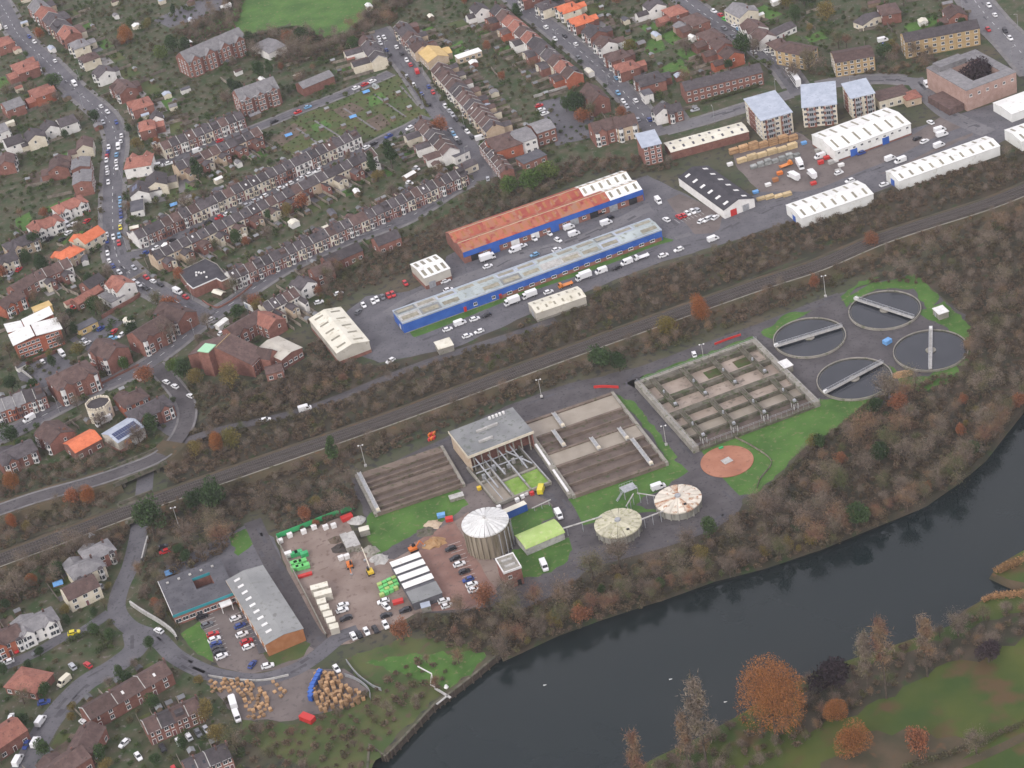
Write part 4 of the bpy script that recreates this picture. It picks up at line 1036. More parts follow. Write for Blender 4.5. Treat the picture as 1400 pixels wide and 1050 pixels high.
HS(722, -8, 9, 9, 'brick', 'red_tile', 'hip', 'cut by top edge left of street')
for k, (x, y, w_, wl_, rf, wh) in enumerate([(894, 5, 9, 'white_render', 'slate', 'behind gardens at top edge'), (922, 12, 11, 'brick', 'red_tile', 'first on the right hand street'), (950, 24, 13, 'brick', 'brown_tile', 'second on the right hand street'), (971, 45, 12, 'brick', 'brown_tile', 'third on the right hand street'), (986, 58, 10, 'brick', 'brown_tile', 'fourth on the right hand street'), (999, 71, 9, 'red_brick', 'brown_tile', 'beside the big dark evergreen')]):
    HS(x, y, w_, 9.5, wl_, rf, 'hip' if k in (1, 2, 3) else 'gable', wh, wing=6)
HS(933, 34, 8, 7, 'pink_brick', 'grey_tile', 'gable', 'rear annex off right hand street', h=3.6, rise=1.2, bays=0, chim=0)
HS(1013, 12, 14, 11, 'cream_render', 'grey_tile', 'gable', 'long gable across right hand street', bays=0, h=6)
HS(1030, 34, 12, 10, 'white_render', 'brown_tile', 'gable', 'twin white gables across the street', gables=2)
HS(1043, 46, 10, 9, 'white_render', 'brown_tile', 'gable', 'below the twin white gables', gables=1)
HS(1064, 40, 17, 7, 'white_render', 'slate', 'gable', 'low range behind the twin gables', dirv=(30, -14), h=3.2, rise=1.4, bays=0, chim=0)
HS(1063, 57, 9, 8, 'cream_render', 'brown_tile', 'hip', 'beside the pale brown flats', h=4)
HS(1188, 24, 14, 7, 'cream_render', 'slate', 'gable_y', 'small bungalow among back gardens', dirv=(30, -14), h=3, rise=1.4, bays=0, chim=0, what='bungalow', name='bungalow')
HS(655, 10, 10, 8, 'white_render', 'slate', 'gable', 'above back gardens at top edge', bays=0)
HS(1215, 10, 12, 9, 'brick', 'brown_tile', 'hip', 'at top edge near yellow flats', bays=0)
HS(1305, 15, 11, 9, 'brick', 'brown_tile', 'gable', 'behind the yellow brick flats', bays=0)
# lower left corner
HS(132, 750, 11, 8.5, 'brick', 'grey_tile', 'hip', 'next to the rail bridge', dirv=(25, -12))
HS(115, 772, 12, 9, 'cream_render', 'grey_tile', 'hip', 'middle of three by the lane', dirv=(25, -12), gables=0)
HS(108, 800, 12, 9, 'cream_render', 'brown_tile', 'gable', 'lowest of three by the lane', dirv=(25, -12), bays=0)
HS(46, 848, 15, 9, 'white_render', 'grey_tile', 'hip', 'with twin white front bays', dirv=(30, -14), gables=2)
HS(3, 868, 12, 9, 'red_brick', 'brown_tile', 'gable', 'at left edge below twin bays', dirv=(30, -14), gables=1)
HS(38, 927, 13, 10, 'brick', 'red_tile', 'hip', 'low and square beside the lane', dirv=(30, 6), h=3.4, rise=1.8, bays=0, chim=0)
HS(116, 1008, 12, 9, 'brick', 'brown_tile', 'gable', 'below the three house row', dirv=(22, -40), h=4.8, bays=0)
HS(88, 1040, 14, 9, 'brick', 'brown_tile', 'gable', 'nearest the bottom edge left', dirv=(30, -20), h=4.8, bays=0)
HS(4, 1000, 12, 10, 'brick', 'red_tile', 'gable', 'left of the parked white vans', dirv=(30, -20), h=4.8, bays=0)

# solar panels on the white corner house
for k in range(6):
    a = MB(); x0 = -2.4 + (k % 3) * 1.6; v0 = .25 + (k // 3) * .32
    slab(a, (x0, -4.5 * (1 - v0), 5.3 + 2.4 * v0 + .22), (x0 + 1.5, -4.5 * (1 - v0), 5.3 + 2.4 * v0 + .22), (x0 + 1.5, -4.5 * (1 - v0 - .28), 5.3 + 2.4 * (v0 + .28) + .22), (x0, -4.5 * (1 - v0 - .28), 5.3 + 2.4 * (v0 + .28) + .22), .05)
    a.build('solar_panel', 'solar', sol)

# ---- long two-storey flats by the pale hall
def block(name, label, cat, pts, z, rise, wall, roof, floors, nwin, sides='f', kind='gable', chim=0, group=None):
    c, ang, w, d = rect_px(pts, z)
    t = thing(name, label, cat, (c.x, c.y, 0), ang, group); HOUSES.append((c, 0, ang, w / 2, d / 2))
    if kind == 'hip':
        MB().prism([(-w / 2, -d / 2), (w / 2, -d / 2), (w / 2, d / 2), (-w / 2, d / 2)], 0, z).build('wall', wall, t); r = hip_roof(w, d, z, rise).build('roof', roof, t)
    elif kind == 'flat':
        MB().prism([(-w / 2, -d / 2), (w / 2, -d / 2), (w / 2, d / 2), (-w / 2, d / 2)], 0, z).build('wall', wall, t); r = MB().box(-w / 2 - .3, w / 2 + .3, -d / 2 - .3, d / 2 + .3, z, z + .3).build('roof', roof, t)
    elif kind == 'mono':
        mb = MB().prism([(-w / 2, -d / 2), (w / 2, -d / 2), (w / 2, d / 2), (-w / 2, d / 2)], 0, z); mb.build('wall', wall, t)
        MB().poly([(-w / 2, -d / 2, z), (-w / 2, d / 2, z), (-w / 2, d / 2, z + rise)]).poly([(w / 2, d / 2, z), (w / 2, -d / 2, z), (w / 2, d / 2, z + rise)]).quad((w / 2, d / 2, z), (-w / 2, d / 2, z), (-w / 2, d / 2, z + rise), (w / 2, d / 2, z + rise)).build('wall', wall, t)
        r = slab(MB(), (-w / 2 - .4, -d / 2 - .4, z + .1), (w / 2 + .4, -d / 2 - .4, z + .1), (w / 2 + .4, d / 2 + .4, z + rise + .2), (-w / 2 - .4, d / 2 + .4, z + rise + .2), .25).build('roof', roof, t)
    else:
        gable_wall(w, d, z, rise).build('wall', wall, t); r = gable_roof(w, d, z, rise).build('roof', roof, t)
    for k in range(chim): link('chimney', CHIM_BIG, r).location = (-w / 2 + w * (k + .5) / chim, 0, z + rise - .2)
    fh = z / floors
    for s in sides:
        n = nwin if s in 'fb' else max(2, int(nwin * d / w))
        for f in range(floors):
            for k in range(n): wall_win(t, s, (k + .5) / n, 1.5, 1.3, f * fh + .9, w, d)
    return t, w, d
block('terrace_of_flats', 'long brown brick flats with slate roof above the pale hall', 'flats', [(936, 125), (930, 113), (1036, 87), (1041, 99)], 6.5, 2.6, 'brick', 'slate', 2, 12, chim=4)
block('block_of_flats', 'pale brown hipped flats left of the pair near the street', 'flats', [(1089, 83), (1071, 62), (1084, 51), (1112, 69)], 7.5, 2.2, 'yellow_brick', 'brown_tile', 3, 3, 'fl', 'hip')
block('block_of_flats', 'pale brown gabled flats with small balconies right of the pair', 'flats', [(1141, 86), (1136, 71), (1189, 61), (1195, 77)], 7.5, 1.8, 'yellow_brick', 'brown_tile', 3, 6, 'fl')
block('block_of_flats', 'long yellow brick flats with dark roof near top right road', 'flats', [(1240, 58), (1228, 46), (1333, 27), (1338, 38)], 8.5, 2.4, 'yellow_brick', 'slate', 3, 9, 'fl')
# blue-grey roofed towers of flats: brick bays between cream strips
def tower(label, pts, z, n):
    t, w, d = block('tower_flats', label, 'flats', pts, z, 1.6, 'cream_render', 'lead_grey', 4, n, 'fl', 'mono', group='blue-grey roofed flats')
    for k in range(2):
        x = -w * .25 + k * w * .5
        b = MB().box(x - w * .13, x + w * .13, -d / 2 - .8, -d / 2, 0, z - .6).build('brick_bay', 'brick', t)
        for f in range(4): put_win(b, x, -d / 2 - .8, f * z / 4 + .8, 1.8, 1.5)
        for f in range(1, 4):
            bal = MB(); bal.box(x - w * .12, x + w * .12, -d / 2 - 1.7, -d / 2 - .85, f * z / 4 + .2, f * z / 4 + .35); bal.box(x - w * .12, x + w * .12, -d / 2 - 1.7, -d / 2 - 1.64, f * z / 4 + .35, f * z / 4 + 1.3); bal.build('balcony', 'steel', t)
    MB().box(-w / 2 - .1, -w / 2 + w * .06, -d * .1, d * .3, 0, z - .3).build('brick_wing', 'brick', t)
    return t
tower('leftmost blue-grey roofed block of flats beside the long pale hall', [(1037, 165), (1022, 140), (1062, 127), (1080, 155)], 10, 5)
tower('middle blue-grey roofed block of flats above the white warehouse', [(1103, 147), (1090, 121), (1136, 117), (1149, 141)], 10, 6)
tower('rightmost blue-grey roofed block of flats beside the maroon roof', [(1163, 135), (1152, 119), (1184, 112), (1195, 127)], 10, 4)
block('corner_flats', 'brick and cream flats with blue-grey roof at hall end', 'flats', [(883, 202), (865, 186), (890, 182), (908, 194)], 9.5, .8, 'brick', 'lead_grey', 4, 3, 'fr', 'mono')
house(1218, 127, 15, 10, 'low building with maroon flat roof beside the flats', 'cream_render', 'brown_tile', h=4.2, rise=.2, kind='flat', dirv=(30, -8), bays=0, chim=0)
HS(1245, 128, 8, 7, 'tan_render', 'red_tile', 'hip', 'next to the maroon roof', h=3.6, rise=1.5, bays=0, chim=0)
# flats behind the middle street
block('block_of_flats', 'grey roofed flats with white front below the middle gardens', 'flats', [(704, 197), (697, 181), (723, 171), (730, 190)], 7.0, 1.6, 'white_render', 'grey_tile', 2, 3, 'f')
block('block_of_flats', 'grey roofed flats with brick front below the middle gardens', 'flats', [(731, 183), (724, 170), (750, 160), (756, 176)], 7.0, 1.6, 'brick', 'grey_tile', 2, 3, 'f')
house(726, 214, 12, 8, 'flat roofed brick extension in front of grey roofed flats', 'brick', 'flat_felt', h=3.4, rise=.2, kind='flat', dirv=(30, -12), bays=0, chim=0)
HS(812, 126, 16, 9, 'brick', 'brown_tile', 'gable', 'tall with half timbered white gable', h=7, rise=3.4, dirv=(30, 30), gables=2, what='flats', name='block_of_flats', cat='flats')
HS(826, 168, 13, 11, 'brick', 'brown_tile', 'gable', 'left block above the rust roof', h=7, rise=3, dirv=(30, -8), gables=1, what='flats', name='block_of_flats', cat='flats')
HS(853, 163, 10, 11, 'tan_render', 'brown_tile', 'gable', 'right block above the rust roof', h=7, rise=3, dirv=(30, -8), what='flats', name='block_of_flats', cat='flats')
house(592, 72, 15, 11, 'building with yellow tan gabled roof beside the terrace', 'tan_render', 'yellow_sheet', kind='gable', h=5, rise=2.2, dirv=(22, 22), bays=0, chim=0)
house(640, 73, 13, 5, 'long white flat roofed garage block behind the yellow roof', 'tan_render', 'white_sheet', kind='flat', h=3, rise=.2, dirv=(30, -10), bays=0, chim=0, name='garage_block', cat='garage')
house(627, 208, 8, 6, 'small shop with white rimmed flat roof on street corner', 'white_render', 'flat_felt', kind='flat', h=4, rise=.2, dirv=(30, -14), bays=0, chim=0)
house(637, 224, 9, 6, 'small shop with cream side wall at the street foot', 'cream_render', 'slate', kind='gable', h=3.5, rise=1.2, dirv=(30, -14), bays=0, chim=0)
# big Victorian school buildings
def victorian(label, p0, p1, z, depth, ngab, roof, seed):
    A, B = G(*p0), G(*p1); d = B - A; w = d.length; ang = math.atan2(d.y, d.x); c = (A + B) / 2 + Vector((-math.sin(ang), math.cos(ang))) * depth / 2
    t = thing('school_building', label, 'school', (c.x, c.y, 0), ang); HOUSES.append((c, 0, ang, w / 2, depth / 2 + 1))
    gable_wall(w, depth, z, 4.2).build('wall', 'brick', t); r = gable_roof(w, depth, z, 4.2).build('roof', roof, t)
    for k in range(ngab):
        x = -w / 2 + w * (k + .5) / ngab; gw = w / ngab * .62
        g = gable_wall(gw, 5, z, gw * .5, 'y').build('front_gable', 'brick', t); g.location = (x, -depth / 2 + 1.0, 0)
        gr = gable_roof(gw, 5, z, gw * .5, 'y').build('gable_roof', roof, g)
        for f in range(3):
            for q in (-1, 1): put_win(t, x + q * gw * .22, -depth / 2 - 1.5, 1 + f * 3.0, 1.2, 1.8)
        xx = -w / 2 + w * k / ngab + .9
        for f in range(3): put_win(t, xx, -depth / 2, 1 + f * 3.0, 1.0, 1.8)
        link('chimney', CHIM_BIG, r).location = (x + gw * .6, 1.5, z + 3.3)
    for f in range(3):
        for q in (.25, .5, .75): wall_win(t, 'l', q, 1.1, 1.8, 1 + f * 3.0, w, depth)
    return t
victorian('long red brick Victorian school building with grey roofs and many gables', (262, 107), (342, 72), 9, 13, 4, 'grey_tile', 1)
victorian('smaller red brick Victorian school building with green-grey hipped roofs', (334, 160), (387, 141), 8.5, 13, 3, 'grey_tile', 2)
shed('modern_hall', 'low modern hall with pale edged grey roofs behind the school', 'hall', [(365, 76), (345, 60), (370, 52), (388, 62)], 4.0, 1.0, 'x', 'white_render', 'grey_tile')
shed('school_hall', 'brick hall with grey pitched roof beside the allotments', 'hall', [(412, 122), (406, 114), (446, 97), (456, 104)], 4.5, 2.0, 'x', 'brick', 'grey_tile')
# ================================================================== INDUSTRIAL ESTATE
# long blue unit
t, w, d, c, a = shed('blue_unit', 'long blue clad industrial unit with pale patched roof beside the verge', 'industrial unit', [(551.8, 441.2), (535.5, 426.2), (884.2, 299.6), (907.5, 313.4)], 5.0, .7, 'x', 'blue_cladding', 'pale_asbestos')
rr = random.Random(5)
nb = 13
for k in range(nb):
    x0, x1 = -w / 2 + w * k / nb, -w / 2 + w * (k + 1) / nb
    for sg in (-1, 1):
        u0, u1 = d / 2 - .9, .5; m_ = rr.choice(('pale_asbestos', 'pale_asbestos', 'grey_felt', 'lead_grey', 'concrete_pale'))
        z0, z1 = 5.0 + .7 * (1 - u0 / (d / 2)) + .17, 5.0 + .7 * (1 - u1 / (d / 2)) + .17
        q = [(x0 + .15, sg * u0, z0), (x1 - .15, sg * u0, z0), (x1 - .15, sg * u1, z1), (x0 + .15, sg * u1, z1)]
        if sg > 0: q = [q[1], q[0], q[3], q[2]]
        p = slab(MB(), *q, .05).build('roof_panel', m_, t)
        if k % 4 != 3 or sg > 0:
            ua, ub = d * .36, d * .16; za, zb = 5.0 + .7 * (1 - ua / (d / 2)) + .26, 5.0 + .7 * (1 - ub / (d / 2)) + .26
            q = [(x0 + 1.0, sg * ua, za), (x1 - 1.0, sg * ua, za), (x1 - 1.0, sg * ub, zb), (x0 + 1.0, sg * ub, zb)]
            if sg > 0: q = [q[1], q[0], q[3], q[2]]
            slab(MB(), *q, .08).build('rooflight', 'dull_rooflight', p)
for x0, x1, y0, y1 in ((-w / 2 - .15, w / 2 + .15, -d / 2 - .15, -d / 2 + .35), (-w / 2 - .15, w / 2 + .15, d / 2 - .35, d / 2 + .15), (-w / 2 - .15, -w / 2 + .35, -d / 2 + .35, d / 2 - .35), (w / 2 - .35, w / 2 + .15, -d / 2 + .35, d / 2 - .35)):
    MB().box(x0, x1, y0, y1, 4.6, 5.28).build('roof_edge', 'lead_grey', t)
MB().box(-w / 2 + w * .36, w / 2 - .5, -d / 2 - .1, -d / 2 + .1, 0, 1.7).build('plinth', 'brick', t)
MB().box(-w / 2, -w / 2 + w * .36, -d / 2 - .08, -d / 2 + .1, 0, .35).build('plinth', 'concrete', t)
for k in range(14): wall_win(t, 'f', .40 + k * .043, 2.0, 1.0, 1.0, w, d + .2)
for u in (.27, .34): wall_win(t, 'f', u, 1.4, 1.2, 1.4, w, d)
for u in (.23, .365): door_on(t, 'f', u, 1.2, 2.4, 'red_paint', w, d, 'door')
for u in (.08, .2, .32, .44, .56, .68, .8, .92): door_on(t, 'b', u, 3.6, 3.6, 'steel', w, d)
door_on(t, 'l', .6, 1.2, 2.2, 'white_paint', w, d, 'door')

# rust roofed twin-gabled unit with a white end bay
c, a, w, d = rect_px([(627, 347), (614, 316), (842, 236), (886, 256)], 5.5)
t = thing('rust_roofed_unit', 'twin gabled unit with orange rusted roof and white end bay', 'industrial unit', (c.x, c.y, 0), a); HOUSES.append((c, 0, a, w / 2, d / 2))
for s in (-1, 1):
    g = gable_wall(w, d / 2 - .02, 5.5, 1.9).build('wall', 'brick', t); g.location = (0, s * d / 4, 0)
    n = 11
    for k in range(n):
        x0, x1 = -w / 2 + w * k / n, -w / 2 + w * (k + 1) / n; white = k >= n - 3 if s > 0 else k >= n - 2
        for sg in (-1, 1):
            mm = 'white_sheet' if white else rr.choice(('rust_sheet', 'rust_sheet', 'rust_sheet_b', 'rust_sheet_b'))
            yo = s * d / 4; q = [(x0, yo + sg * (d / 4 + .1), 5.45), (x1, yo + sg * (d / 4 + .1), 5.45), (x1, yo, 7.5), (x0, yo, 7.5)]
            if sg > 0: q = [q[1], q[0], q[3], q[2]]
            p = slab(MB(), *q, .1).build('roof_panel', mm, t)
            nl = 2
            for j in range(nl):
                xa = x0 + (x1 - x0) * (j + .3) / nl; xb = xa + 1.1; f0, f1 = .22, .8
                q = [(xa, yo + sg * d / 4 * (1 - f0), 5.45 + 2.05 * f0 + .1), (xb, yo + sg * d / 4 * (1 - f0), 5.45 + 2.05 * f0 + .1), (xb, yo + sg * d / 4 * (1 - f1), 5.45 + 2.05 * f1 + .1), (xa, yo + sg * d / 4 * (1 - f1), 5.45 + 2.05 * f1 + .1)]
                if sg > 0: q = [q[1], q[0], q[3], q[2]]
                slab(MB(), *q, .05).build('rooflight', 'dull_rooflight' if white else 'rust_brick', p)
    MB().box(-w / 2, w / 2, s * d / 4 - .15, s * d / 4 + .15, 7.45, 7.62).build('ridge_cap', 'tan_render', t)
MB().box(-w / 2 - .05, w / 2 + .05, -d / 2 - .2, -d / 2 - .02, 3.0, 5.35).build('fascia', 'blue_cladding', t)
MB().box(w / 2 + .02, w / 2 + .2, -d / 2 - .2, d / 2, 0.0, 5.2).build('fascia', 'blue_cladding', t)
for k in range(9): door_on(t, 'f', .06 + k * .11, 3.8, 3.0, rr.choice(('steel', 'blue_cladding', 'dark_void', 'white_paint', 'dark_void')), w, d + .1)
for k in range(8): wall_win(t, 'f', .115 + k * .11, 1.6, 1.0, 1.4, w, d)

shed('warehouse', 'small square white warehouse with brick base beside the rusted unit', 'warehouse', [(578, 381), (563, 361), (598, 347), (613, 368)], 5.6, .9, 'x', 'beige_sheet', 'white_sheet', (4, 1.3, .15, .75), (1.8, 'brick'), [('f', .25, 3, 3, 'steel')])
shed('warehouse', 'cream gabled shed with rooflights at the lower end of estate', 'warehouse', [(459, 483), (424, 436), (466, 419), (504, 467)], 5.5, 1.6, 'y', 'beige_sheet', 'cream_sheet', (5, 1.2, .2, .75), (1.5, 'brick'), [('r', .2, 3, 3, 'steel')])
shed('hall', 'square hall with beige gabled roof beside the brick church', 'hall', [(386, 492), (351, 477), (380, 460), (413, 475)], 5.0, 1.0, 'y', 'brick', 'beige_sheet', windows=[('f', 4, 1.6, 1.2, 1.6), ('l', 5, 1.6, 1.2, 1.6)])
shed('shelter', 'small stained white roofed shelter by the estate road', 'shelter', [(600, 478), (593, 468), (613, 462), (621, 471)], 2.8, .3, 'x', 'concrete', 'cream_sheet')
shed('warehouse', 'low cream roofed shed opposite the white vans', 'warehouse', [(732, 428), (723, 415), (789, 391), (801, 406)], 4.2, .9, 'x', 'beige_sheet', 'cream_sheet', (6, .8, .3, .7), (1.0, 'concrete'), [('l', .5, 3, 3, 'steel')])
shed('workshop', 'black roofed workshop with white gable facing the road', 'workshop', [(992, 285), (925, 245), (966, 226), (1033, 272)], 4.2, 2.4, 'y', 'white_render', 'black_felt', (6, 1.5, .25, .55), None, [('f', .3, 3.0, 3, 'red_paint'), ('f', .7, 3, 3, 'steel')], lightmat='white_paint')
shed('warehouse', 'white warehouse with blue doors below the blocks of flats', 'warehouse', [(1140, 207), (1111, 184), (1212, 147), (1245, 169)], 5.5, 1.6, 'x', 'white_sheet', 'white_sheet', (7, 1.0, .15, .8), (.8, 'brick'), [('f', .24, 3.4, 3.4, 'blue_cladding'), ('f', .66, 3.4, 3.4, 'blue_cladding')], [('f', 10, 1.2, .9, 3.6)])
shed('warehouse', 'long white warehouse nearest the right edge of estate', 'warehouse', [(1226, 247), (1214, 235), (1344, 186), (1371, 200)], 4.5, 1.2, 'x', 'white_sheet', 'white_sheet', (10, 1.0, .15, .75), None, [('l', .5, 3, 3, 'blue_cladding')])
shed('warehouse', 'white warehouse standing beside the trees near the railway', 'warehouse', [(1096, 298), (1074, 281), (1171, 247), (1195, 265)], 4.5, 1.2, 'x', 'white_sheet', 'white_sheet', (7, 1.0, .15, .75), None, [('l', .5, 2.6, 2.6, 'blue_cladding')])
shed('warehouse', 'white warehouse cut off by the right picture edge', 'warehouse', [(1390, 196), (1380, 176), (1425, 160), (1445, 178)], 4.5, 1.0, 'x', 'white_sheet', 'white_sheet', (4, 1.0, .2, .75))
shed('warehouse', 'flat white roofed building at right edge below brick hall', 'warehouse', [(1383, 156), (1358, 141), (1425, 116), (1450, 132)], 4.0, .6, 'x', 'white_sheet', 'white_sheet')
shed('long_hall', 'long pale roofed hall between corner flats and tower flats', 'hall', [(916, 208), (909, 196), (1012, 167), (1025, 180)], 4.0, .7, 'x', 'brick', 'cream_sheet', (8, 1.0, .3, .7), lightmat='flat_felt')
# cinema-like brick hall with a roof court
c, a, w, d = rect_px([(1310, 134), (1277.5, 84), (1340, 71), (1382.5, 96)], 10)
t = thing('brick_hall', 'huge pink brick hall with grey flat roof and dark court', 'hall', (c.x, c.y, 0), a); HOUSES.append((c, 0, a, w / 2, d / 2))
hx, hy = w * .27, d * .28; ox, oy = w * .06, -d * .04
for x0, x1, y0, y1, nm in ((-w / 2, w / 2, -d / 2, oy - hy, 0), (-w / 2, w / 2, oy + hy, d / 2, 0), (-w / 2, ox - hx, oy - hy, oy + hy, 0), (ox + hx, w / 2, oy - hy, oy + hy, 0)):
    MB().box(x0, x1, y0, y1, 0, 10).build('wall', 'pink_brick', t); MB().box(x0 + (.02 if x0 > -w / 2 else -.1), x1 + (-.02 if x1 < w / 2 else .1), y0 + (.02 if y0 > -d / 2 else -.1), y1 + (-.02 if y1 < d / 2 else .1), 10, 10.35).build('roof', 'grey_tile', t)
HALL_COURT = c + Vector((math.cos(a) * ox - math.sin(a) * oy, math.sin(a) * ox + math.cos(a) * oy))
MB().box(-w / 2 + 2, w * .1, d / 2 - 8, d / 2 - 2, 10.35, 12.5).build('plant_room', 'grey_tile', t)
MB().box(-w / 2 - 8, -w / 2 - .1, -d / 2 + 2, d * .1, 0, 3.2).build('lean_to', 'brown_tile', t)
for k in range(6): wall_win(t, 'f', (k + .5) / 6, 1.2, 1.2, 6.5, w, d)

# black flat roofed corner building and church, modern block
pts = GL([(244, 372), (281, 354), (297, 362), (312, 381), (303, 385), (296, 381), (264, 395), (256, 388)], 4.6)
cx = sum(pts, Vector((0, 0))) / len(pts)
t = thing('corner_hall', 'brick corner hall with black stepped flat roof and white rim', 'hall', (cx.x, cx.y, 0)); HOUSES.append((cx, 12))
L = [p - cx for p in pts]
MB().prism(L, 0, 4.6).build('wall', 'brick', t); MB().prism([p * 0.985 for p in L], 4.6, 4.75).build('roof', 'black_felt', t)
for i in range(len(L)):
    p, q = L[i], L[(i + 1) % len(L)]
    MB().beam((p.x, p.y, 4.75), (q.x, q.y, 4.75), .3, .45).build('roof_rim', 'white_paint' if i in (3, 4, 5, 6) else 'concrete', t)
rt_ = random.Random(4)
for k in range(6):
    q = L[0].lerp(L[2], rt_.uniform(.25, .75)).lerp(L[6].lerp(L[4], .5), rt_.uniform(.2, .7)); MB().box(q.x - .4, q.x + .4, q.y - .4, q.y + .4, 4.75, 5.3).build('roof_vent', 'white_paint', t)

c, a, w, d = rect_px([(339, 507), (262, 478), (288, 459), (352, 487)], 6.0)
t = thing('church', 'large brick church with steep brown roof and square green topped tower', 'church', (c.x, c.y, 0), a); HOUSES.append((c, 0, a, w / 2, d / 2))
gable_wall(w, d, 6, 6.0).build('wall', 'brick', t); r = gable_roof(w, d, 6, 6.0).build('roof', 'brown_tile', t)
MB().box(-w / 2, w / 2, -.15, .15, 12.05, 12.3).build('ridge_cap', 'yellow_brick', r)
tw = MB().box(-w / 2 - 3.4, -w / 2 + 2.0, d * .05, d * .05 + 5.0, 0, 11.5).build('tower', 'brick', t)
MB().box(-w / 2 - 3.6, -w / 2 + 2.2, d * .05 - .2, d * .05 + 5.2, 11.5, 11.9).build('tower_roof', 'mint_roof', tw)
for k in range(6):
    u = (k + .6) / 6.4; wall_win(t, 'f', u, 1.3, 3.2, 1.8, w, d); x, y, rz = wall_at('f', u - .07, w, d, .3)
    MB().box(x - .35, x + .35, y - .3, y + .35, 0, 5).build('buttress', 'brick', t)
g = gable_wall(6, 7, 5.5, 3, 'y').build('transept', 'brick', t); g.location = (w * .32, -d / 2 - 1.5, 0); gable_roof(6, 7, 5.5, 3, 'y').build('transept_roof', 'brown_tile', g)

c, a, w, d = rect_px([(26, 470), (2, 447), (72, 425), (80, 448)], 8)
t = thing('modern_block', 'red brick modern block with overlapping white sloping roofs', 'flats', (c.x, c.y, 0), a); HOUSES.append((c, 0, a, w / 2, d / 2))
MB().prism([(-w / 2, -d / 2), (w / 2, -d / 2), (w / 2, d / 2), (-w / 2, d / 2)], 0, 7.6).build('wall', 'red_brick', t)
for (x0, x1, y0, y1, za, zb) in ((-w / 2 - .8, -w * .05, -d / 2 - 1, d * .05, 8.2, 9.4), (-w * .02, w / 2 + .8, -d / 2 - .8, d * .1, 9.0, 7.9), (-w * .15, w / 2, d * .12, d / 2 + 1, 8.2, 9.8), (-w / 2 - .6, -w * .17, d * .07, d / 2 + .5, 9.2, 8.1)):
    slab(MB(), (x0, y0, za), (x1, y0, zb), (x1, y1, zb), (x0, y1, za), .3).build('roof', 'white_sheet', t)
for f in range(3):
    for k in range(5): wall_win(t, 'f', .08 + k * .1, 1.4, 1.2, .8 + f * 2.4, w, d)
    for k in range(3): wall_win(t, 'f', .7 + k * .1, 1.4, 1.2, .8 + f * 2.4, w, d)

# castellated white tower house and solar roofed hall
c = G(135, 555, 5.5)
t = thing('castellated_tower', 'white octagonal castellated building beside the orange roof', 'tower', (c.x, c.y, 0), .3); HOUSES.append((c, 8))
P8 = [(5.2 * math.cos(math.pi * (k + .5) / 4), 5.2 * math.sin(math.pi * (k + .5) / 4)) for k in range(8)]
MB().prism(P8, 0, 6.4, 0).build('wall', 'cream_render', t); MB().prism([(x * .93, y * .93) for x, y in P8], 6.4, 6.45).build('roof', 'slate', t)
for k in range(8):
    p, q = Vector(P8[k]), Vector(P8[(k + 1) % 8]); d_ = q - p; n_ = Vector((d_.y, -d_.x)).normalized(); aa = math.atan2(d_.y, d_.x)
    for j in (.17, .5, .83):
        m_ = p + d_ * j; MB().rbox(m_.x * .97, m_.y * .97, 6.9, .9, .45, 1.0, aa).build('merlon', 'cream_render', t)
    for z in (1.0, 3.9): put_win(t, (p.x + q.x) / 2, (p.y + q.y) / 2, z, 1.0, 1.4, aa)
t, w, d, c, a = shed('solar_hall', 'grey metal hall with blue solar panels and banner', 'hall', [(160, 606), (140, 593), (175, 571), (197, 584)], 5.0, 1.6, 'x', 'beige_sheet', 'lead_grey', None, (1.5, 'brick'), [('f', .45, 4.5, 3.4, 'white_paint'), ('f', .8, 4, 3.4, 'white_paint')])
for k in range(10):
    for j in range(2):
        x0 = -w * .42 + k * w * .084; f0 = .14 + j * .40; f1 = f0 + .36; y = lambda f: -d / 2 * (1 - f); z = lambda f: 5 + 1.6 * f + .22
        slab(MB(), (x0, y(f0), z(f0)), (x0 + w * .078, y(f0), z(f0)), (x0 + w * .078, y(f1), z(f1)), (x0, y(f1), z(f1)), .05).build('solar_panel', 'solar', t)
bn = MB().box(-w * .3, -w * .05, -d / 2 - .2, -d / 2 - .12, 1.2, 4.2).build('banner', mat('banner_print', (0.03, 0.08, 0.30), (0.55, 0.25, 0.08), 0.5), t)

# ---- depot at the lower left: dark flat roofed offices, long grey hall
c, a, w, d = rect_px([(236, 841), (217, 796), (302, 762), (322, 811)], 4.5)
t = thing('flat_roofed_offices', 'dark flat roofed offices with teal trim and small courtyard', 'offices', (c.x, c.y, 0), a); HOUSES.append((c, 0, a, w / 2, d / 2))
hx, hy, ox, oy = w * .14, d * .16, w * .12, d * .08
for x0, x1, y0, y1 in ((-w / 2, w / 2, -d / 2, oy - hy), (-w / 2, w / 2, oy + hy, d / 2), (-w / 2, ox - hx, oy - hy, oy + hy), (ox + hx, w / 2, oy - hy, oy + hy)):
    MB().box(x0, x1, y0, y1, 0, 4.4).build('wall', 'brick', t); MB().box(x0, x1, y0, y1, 4.4, 4.62).build('roof', 'flat_felt', t)
MB().box(-w / 2 - .15, w / 2 + .1, -d / 2 - .2, -d / 2 - .02, 3.7, 4.75).build('fascia', 'teal_trim', t)
MB().box(-w / 2 - .2, -w / 2 - .02, -d / 2, d / 2, 3.9, 4.75).build('fascia', 'white_paint', t)
MB().box(ox - hx - .1, ox + hx + .1, oy + hy - .15, oy + hy - .03, 3.6, 4.75).build('fascia', 'teal_trim', t)
for k in range(9): wall_win(t, 'f', (k + .5) / 9, 2.0, 1.4, 1.1, w, d)
for k in range(5): MB().box(-w * .4 + k * w * .18, -w * .4 + k * w * .18 + .9, d * .34, d * .34 + .9, 4.62, 5.0).build('roof_vent', 'concrete_pale', t)
